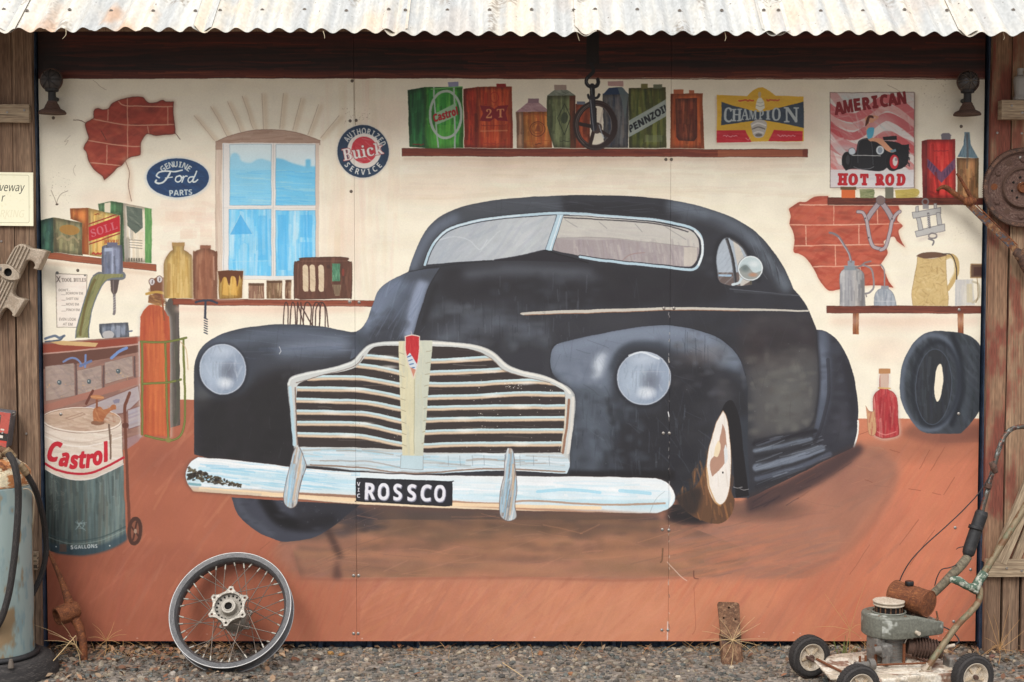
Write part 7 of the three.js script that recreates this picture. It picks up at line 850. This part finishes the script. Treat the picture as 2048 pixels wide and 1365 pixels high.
  part('starter_pulley', lathe([[0.0001, 0.0], [0.05, 0.0], [0.054, 0.003], [0.0535, 0.006], [0.047, 0.0085], [0.0475, 0.011], [0.0545, 0.0125], [0.0555, 0.016], [0.053, 0.0185], [0.0001, 0.0175]], 44), cream, m, [0, 0.291, 0]);
  { const a = V(0.118, 0.303, 0.066), b = V(0.062, 0.318, -0.062), d = b.clone().sub(a).normalize(), q = new THREE.Quaternion().setFromUnitVectors(V(0, 1, 0), d), t = part('fuel_tank', lathe([[0.0001, -0.003], [0.036, -0.001], [0.0395, 0.0], [0.0415, -0.002], [0.0438, 0.0], [0.0438, 0.006], [0.042, 0.011], [0.0415, 0.05], [0.0432, 0.053], [0.0415, 0.056], [0.0415, 0.136], [0.043, 0.139], [0.042, 0.143], [0.034, 0.15], [0.0001, 0.154]], 44), M.rust, m); t.position.copy(a); t.quaternion.copy(q); t.scale.set(1.1, 1, 1.1);
    const c = a.clone().addScaledVector(d, 0.075), up = V(-0.1, 0.95, 0).normalize(); part('fuel_cap', lathe([[0.0001, 0.016], [0.014, 0.016], [0.0155, 0.013], [0.0155, 0.002], [0.011, 0], [0.011, -0.008]], 24), M.blackGlossy, m, c.clone().addScaledVector(up, 0.045).toArray()); part('tank_bracket', [box(0.05, 0.05, 0.012, 0.108, 0.245, 0.02), box(0.05, 0.05, 0.012, 0.088, 0.25, -0.03)], M.rustDark, m); part('fuel_tap', [rod([0.15, 0.275, 0.066], [0.156, 0.25, 0.066], 0.003), rod([0.156, 0.25, 0.066], [0.146, 0.238, 0.066], 0.005)], M.rustPlate, m); }
  part('lower_handle', sweep([L(1852, 1341, 0.56), L(1880, 1300, 0.53), L(1915, 1252, 0.48), L(1944, 1222, 0.44), L(1958, 1203, 0.42), L(1961, 1186, 0.41), L(1958, 1168, 0.4)], [0.0115, 0.0115, 0.0115, 0.0115, 0.0115], 14, 1, 60), tubeM, m);
  part('handle_foot', [sweep([L(1845, 1345, 0.56), L(1858, 1332, 0.55)], [0.016, 0.015], 12, 1, 6), box(0.05, 0.02, 0.04, L(1846, 1350, 0.56).x, 0.078, L(1846, 1350, 0.56).z)], M.castAlloy, m);
  part('upper_handle', sweep([L(1953, 1172, 0.4), L(1990, 1112, 0.37), L(2030, 1048, 0.34), L(2075, 975, 0.3), L(2120, 900, 0.27)], [0.0125, 0.0125, 0.0125, 0.0125, 0.0125], 14, 1, 50), tubeM, m);
  part('handle_bracket', [sweep([L(1900, 1160, 0.42), L(1916, 1162, 0.43), L(1936, 1174, 0.43), L(1950, 1176, 0.42)], [0.01, 0.0165, 0.013, 0.016], 12, 1, 30), sweep([L(1947, 1186, 0.42), L(1955, 1168, 0.41), L(1970, 1146, 0.4)], [0.017, 0.0165, 0.0165], 14, 1, 16)].map((q) => { const n = q.toNonIndexed(); return uvm(n); }), flake, m);
  part('intake_pipe', sweep([L(1858, 1196, 0.38), L(1878, 1178, 0.39), L(1905, 1150, 0.395), L(1926, 1128, 0.395), L(1937, 1113, 0.39)], [0.0145, 0.015, 0.0165, 0.017, 0.0155], 14, 1, 40), pipeM, m);
  part('air_cleaner', [sweep([L(1934, 1116, 0.388), L(1937, 1108, 0.386), L(1939, 1101, 0.385), L(1952, 1062, 0.375), L(1963, 1030, 0.367), L(1965, 1023, 0.365)], [0.011, 0.021, 0.0225, 0.0225, 0.023, 0.02], 20, 1, 50)], M.black, m);
  part('clamp_band', sweep([L(1951, 1060, 0.377), L(1953, 1053, 0.375)], [0.0255, 0.0255], 20, 1, 4), M.black, m); part('clip', sweep([L(1928, 1094, 0.39), L(1916, 1097, 0.4), L(1913, 1100, 0.4)], [0.002, 0.0015, 0.001], 6, 1, 10), M.black, m);
  part('handle_bar', sweep([L(1964, 1024, 0.366), L(1976, 980, 0.355), L(1988, 935, 0.345), L(2000, 895, 0.335), L(2012, 870, 0.325), L(2028, 857, 0.315), L(2060, 855, 0.3), L(2110, 872, 0.28)], [0.009, 0.0088, 0.0088, 0.0088, 0.0088, 0.0088], 12, 1, 80), rough(mottled(1291, [84, 78, 70], [[[140, 66, 44], 6, 0.48, 0.6, 0.8], [[160, 172, 172], 6, 0.56, 0.66, 0.7], [[40, 40, 40], 7, 0.55, 0.66, 0.7]], 0.1), 0.45, 0.4, 0.0003), m);
  part('cable_clamp', [sweep([L(1982, 925, 0.36), L(1988, 935, 0.362), L(1992, 946, 0.36)], [0.008, 0.0125, 0.009], 10, 1, 12), sweep([L(1976, 978, 0.36), L(1979, 968, 0.36)], [0.0115, 0.0115], 12, 1, 4)], M.rustDark, m);
  part('throttle_cable', tube([L(1796, 1208, 0.4), L(1796, 1185, 0.4), L(1801, 1160, 0.4), L(1820, 1125, 0.4), L(1850, 1092, 0.39), L(1890, 1056, 0.38), L(1930, 1018, 0.37), L(1962, 982, 0.36), L(1984, 946, 0.355)], 0.0021, 70, 6), M.black, m);
  part('fuel_line', tube([L(1870, 1172, 0.42), L(1875, 1155, 0.42), L(1884, 1140, 0.42), L(1900, 1136, 0.42), L(1915, 1130, 0.41)], 0.0019, 40, 6), M.black, m);
  part('brace_rod', rod(L(1752, 1331, 0.6), L(1852, 1327, 0.57), 0.0035), M.rust, m);
  { const c = L(1742, 1330, 0.61); part('height_knob', [cyl(0.022, 0.02, 0.022, 18, c.x, c.y, c.z, 'x'), cyl(0.014, 0.014, 0.05, 14, c.x - 0.035, c.y, c.z, 'x')], greyM, m); for (const d of [-0.02, -0.042]) part('bolt', cyl(0.005, 0.004, 0.022, 8, c.x + d, c.y + 0.022, c.z), M.rust, m); const e = L(1905, 1330, 0.5); part('rear_bracket', [box(0.05, 0.06, 0.05, e.x, e.y, e.z, 0.008)], greyM, m); }
}

// ---------------------------------------------------------------- gravel, litter, dry grass
{
  seed(9001);
  const stoneG = (k) => { const g = new THREE.IcosahedronGeometry(1, 1), p = g.attributes.position; for (let i = 0; i < p.count; i++) { const v = V(p.getX(i), p.getY(i), p.getZ(i)), r = 0.72 + 0.5 * vnoise(v.x * 1.7 + k * 9 + 20, v.y * 1.7 + v.z * 2.3 + 30, 90 + k); p.setXYZ(i, v.x * r, v.y * r * 0.62, v.z * r * 0.86); } g.computeVertexNormals(); return uvm(toCreasedNormals(g, 0.5)); };
  const stoneM = std({ color: 0xffffff, roughness: 0.95, map: mottled(2001, [214, 210, 204], [[[168, 160, 150], 5, 0.4, 0.7, 0.7]], 2.2) });
  const cols = [[104, 101, 97], [118, 114, 108], [94, 94, 93], [130, 123, 114], [108, 99, 90], [134, 126, 112], [98, 103, 102], [120, 106, 94], [148, 140, 128], [88, 86, 84]], M4 = new THREE.Matrix4(), Q = new THREE.Quaternion(), E = new THREE.Euler(), C = new THREE.Color();
  for (let k = 0; k < 3; k++) {
    const n = 8200, im = new THREE.InstancedMesh(stoneG(k), stoneM, n); im.name = numbered('gravel'); im.castShadow = im.receiveShadow = true;
    for (let i = 0; i < n; i++) { const x = rnd(-2.5, 2.5), z = -0.04 + Math.pow(rnd(), 1.5) * 1.5, s = 0.0034 + Math.pow(rnd(), 4) * 0.0105; Q.setFromEuler(E.set(rnd(-0.5, 0.5), rnd(6.3), rnd(-0.5, 0.5))); M4.compose(V(x, gh(x, z) + s * 0.25, z), Q, V(s, s, s)); im.setMatrixAt(i, M4); const c = pick(cols), f = rnd(1.0, 1.45); im.setColorAt(i, C.copy(rgb(c[0] * f, c[1] * f, c[2] * f))); }
    im.computeBoundingSphere(); scene.add(im); tag(im, 'loose grey gravel stones spread over the yard ground', 'gravel', null, 'stuff');
  }
  // bigger stones that can be told apart
  const big = [[640, 1309, 9, [190, 182, 170]], [661, 1308, 8, [206, 160, 96]], [683, 1310, 7, [184, 140, 96]], [590, 1320, 10, [150, 104, 80]], [632, 1320, 8, [138, 96, 78]], [977, 1318, 7, [190, 180, 160]], [1000, 1334, 7, [196, 176, 150]], [1080, 1307, 7, [170, 126, 92]], [1212, 1298, 6, [206, 196, 180]], [1357, 1303, 7, [186, 166, 152]], [1300, 1332, 6, [200, 180, 150]], [1142, 1348, 7, [176, 126, 92]], [820, 1300, 8, [150, 108, 78]], [862, 1308, 6, [160, 120, 84]], [1080, 1310, 7, [178, 128, 90]], [265, 1322, 9, [206, 196, 180]], [345, 1350, 8, [196, 188, 180]], [760, 1326, 7, [134, 112, 100]], [915, 1338, 6, [170, 160, 140]], [1820, 1340, 8, [150, 120, 96]], [1985, 1316, 7, [150, 112, 104]]];
  big.forEach(([u, v, r, c], i) => {
    const y0 = 0.004, t = (CAM.y - y0) / Math.tan(Math.atan((v - 682.5) / F) + PITCH), z = CAM.z - t, s = r * px(z) * 0.95, x = at(u, v, z).x, o = single('stone', stoneG(i % 3), std({ color: rgb(...c), roughness: 0.9, map: stoneM.map }), (c[0] - c[2] > 60 ? 'orange tan' : c[0] > 180 ? 'pale cream' : 'reddish brown') + ' stone lying loose on the grey gravel', 'stone', 'larger stones on the gravel');
    o.position.set(x, gh(x, z) + s * 0.3, z); o.scale.setScalar(s); o.rotation.set(rnd(-0.3, 0.3), rnd(6.3), rnd(-0.3, 0.3));
  });
  // fallen leaves and bark
  const leafG = (() => { const P = [], I = [], n = 6; for (let i = 0; i <= n; i++) { const t = i / n, w = Math.sin(Math.PI * Math.pow(t, 0.8)) * 0.24 + 0.01; for (const s of [-1, 0, 1]) P.push((t - 0.5), 0.1 * Math.sin(t * 3) + (s ? 0.06 : 0), s * w); } for (let i = 0; i < n; i++) for (let j = 0; j < 2; j++) { const a = i * 3 + j; I.push(a, a + 1, a + 4, a, a + 4, a + 3); } const g = new THREE.BufferGeometry(); g.setAttribute('position', new THREE.Float32BufferAttribute(P, 3)); g.setIndex(I); g.computeVertexNormals(); return g; })();
  const leafM = std({ color: 0xffffff, roughness: 0.85, side: THREE.DoubleSide }), lc = [[112, 78, 58], [136, 104, 78], [92, 66, 52], [150, 122, 96], [122, 82, 58], [110, 92, 76], [158, 134, 108], [126, 112, 96]];
  { const n = 1700, im = new THREE.InstancedMesh(leafG, leafM, n); im.name = 'leaf_litter'; im.castShadow = im.receiveShadow = true;
    for (let i = 0; i < n; i++) { const side = rnd(), x = side < 0.5 ? -1.85 + rnd() * 1.0 : side < 0.86 ? 1.15 + rnd() * 0.95 : rnd(-2.2, 2.2), z = -0.035 + Math.pow(rnd(), 2.8) * 0.5, s = rnd(0.012, 0.034); Q.setFromEuler(E.set(rnd(-0.6, 0.6), rnd(6.3), rnd(-0.6, 0.6))); M4.compose(V(x, gh(x, z) + 0.006 + rnd(0.01), z), Q, V(s, s, s * rnd(0.7, 1.4))); im.setMatrixAt(i, M4); const c = pick(lc), f = rnd(0.75, 1.2); im.setColorAt(i, C.copy(rgb(c[0] * f, c[1] * f, c[2] * f))); }
    scene.add(im); tag(im, 'dry brown leaves and bark scattered along the foot of the wall', 'leaves', null, 'stuff'); }
  // dry grass: fans of seed stems
  const straw = std({ color: rgb(196, 152, 100), roughness: 0.8 }), strawPale = std({ color: rgb(206, 176, 130), roughness: 0.8 }), greenM = std({ color: rgb(110, 120, 66), roughness: 0.8 });
  const stem = (a, b, bend, r = 0.00085) => { const c = a.clone().add(b).multiplyScalar(0.5).add(bend); return sweep([a, c, b], [r, r * 0.8, r * 0.45], 5, 1, 8); };
  const fan = (u, v, z, tips, mat, label, root) => { const c = at(u, v, z), gs = tips.map(([du, dv]) => stem(c, at(u + du, v + dv, z + rnd(-0.03, 0.05)), V(rnd(-0.006, 0.006), rnd(0, 0.008), 0))); if (root) { const r = at(...root, z); r.y = 0; gs.push(stem(r, c, V(0.004, 0, 0), 0.0014)); } const o = single('dry_grass', gs, mat, label, 'grass'); return o; };
  fan(1466, 1281, 0.235, [[-28, -44], [-42, -30], [-62, -18], [-44, 6], [-60, 0], [-30, 26], [24, -48], [44, -46], [30, -20], [56, -34], [70, -2], [44, 28], [26, 18], [-20, 40], [62, 14], [8, 40]], strawPale, 'starry straw seed head in front of the rusted bracket', [1462, 1325]);
  fan(1701, 1261, 0.26, [[-50, -72], [32, -98], [-70, -6], [24, -12], [-34, 20], [40, 38], [30, 24], [-20, -44], [-8, 44]], straw, 'tall straw seed head standing left of the mower cowl', [1693, 1310]);
  fan(2000, 1300, 0.2, [[-12, -70], [20, -90], [40, -60], [52, -40], [-30, -24], [30, 4], [14, -30], [-26, -80]], straw, 'dry straw stems in front of the lower timber boards', [1998, 1318]);
  fan(212, 1282, 0.13, [[-22, -22], [-28, -34], [16, -38], [32, -22], [40, -12], [-36, -6], [28, 6], [-18, 14], [6, -20]], straw, 'low straw seed head growing between pick and wheel', [206, 1308]);
  fan(150, 1290, 0.2, [[-54, -24], [-94, -44], [-40, 4], [-14, -18], [-28, -44], [-62, -8], [14, 20]], strawPale, 'thin straw stems crossing the rusted pick head', [160, 1318]);
  { const a = at(92, 1338, 0.3), b = at(151, 1272, 0.24), c = at(153, 1298, 0.22); single('straw_stalk', [sweep([a, b], [0.0018, 0.0014], 6, 1, 8), sweep([b, c], [0.0014, 0.001], 6, 1, 6)], strawPale, 'single bent yellow straw stalk leaning over the leaf litter', 'straw'); }
  { const a = at(1005, 1322, 0.22), b = at(1048, 1362, 0.4); a.y = 0.016; b.y = 0.014; single('straw_stalk', [sweep([a, b], [0.0018, 0.0012], 6, 1, 8)], strawPale, 'long yellow straw stalk lying flat on bare gravel', 'straw'); }
  { const gs = []; for (let i = 0; i < 26; i++) { const x = at(1684 + rnd(-8, 12), 1300, 0.1).x, z = rnd(0.06, 0.16); gs.push(stem(V(x, 0, z), V(x + rnd(-0.03, 0.03), rnd(0.03, 0.085), z + rnd(-0.02, 0.03)), V(0, 0, 0), 0.0016)); } single('green_weed', gs, greenM, 'small green weed sprouting at the foot of the mural', 'weed'); }
  { const gs = []; const zone = [[-1.75, -1.05, 90], [1.2, 2.1, 110], [-1.0, 1.1, 40], [0.7, 0.95, 24]]; for (const [a, b, n] of zone) for (let i = 0; i < n; i++) { const x = rnd(a, b), z = rnd(-0.02, 0.12); gs.push(stem(V(x, 0.002, z), V(x + rnd(-0.07, 0.07), rnd(0.006, 0.06), z + rnd(-0.03, 0.08)), V(0, rnd(0.01), 0), 0.0009)); } single('dead_grass', gs, straw, 'sparse dead grass stems along the foot of the wall', 'grass', null, 'stuff'); }
}

{ // wisps caught under the roof edge
  const straw = std({ color: rgb(206, 190, 160), roughness: 0.8 });
  for (const [u, v, du, dv] of [[131, 62, -7, 16], [646, 68, 3, 9], [1153, 68, 6, 14], [1450, 70, 0, 12], [2007, 70, 1, 10]]) { const a = at(u, v - 6, 0.44), b = at(u + du * 0.3 + 2, v + dv * 0.5, 0.44), c = at(u + du, v + dv, 0.44); single('straw_wisp', [sweep([a, b, c], [0.0013, 0.0012, 0.0007], 5, 1, 10)], straw, 'small straw wisp hanging from the roof edge', 'straw', 'wisps under the roof edge'); }
}

renderer.render(scene, camera);
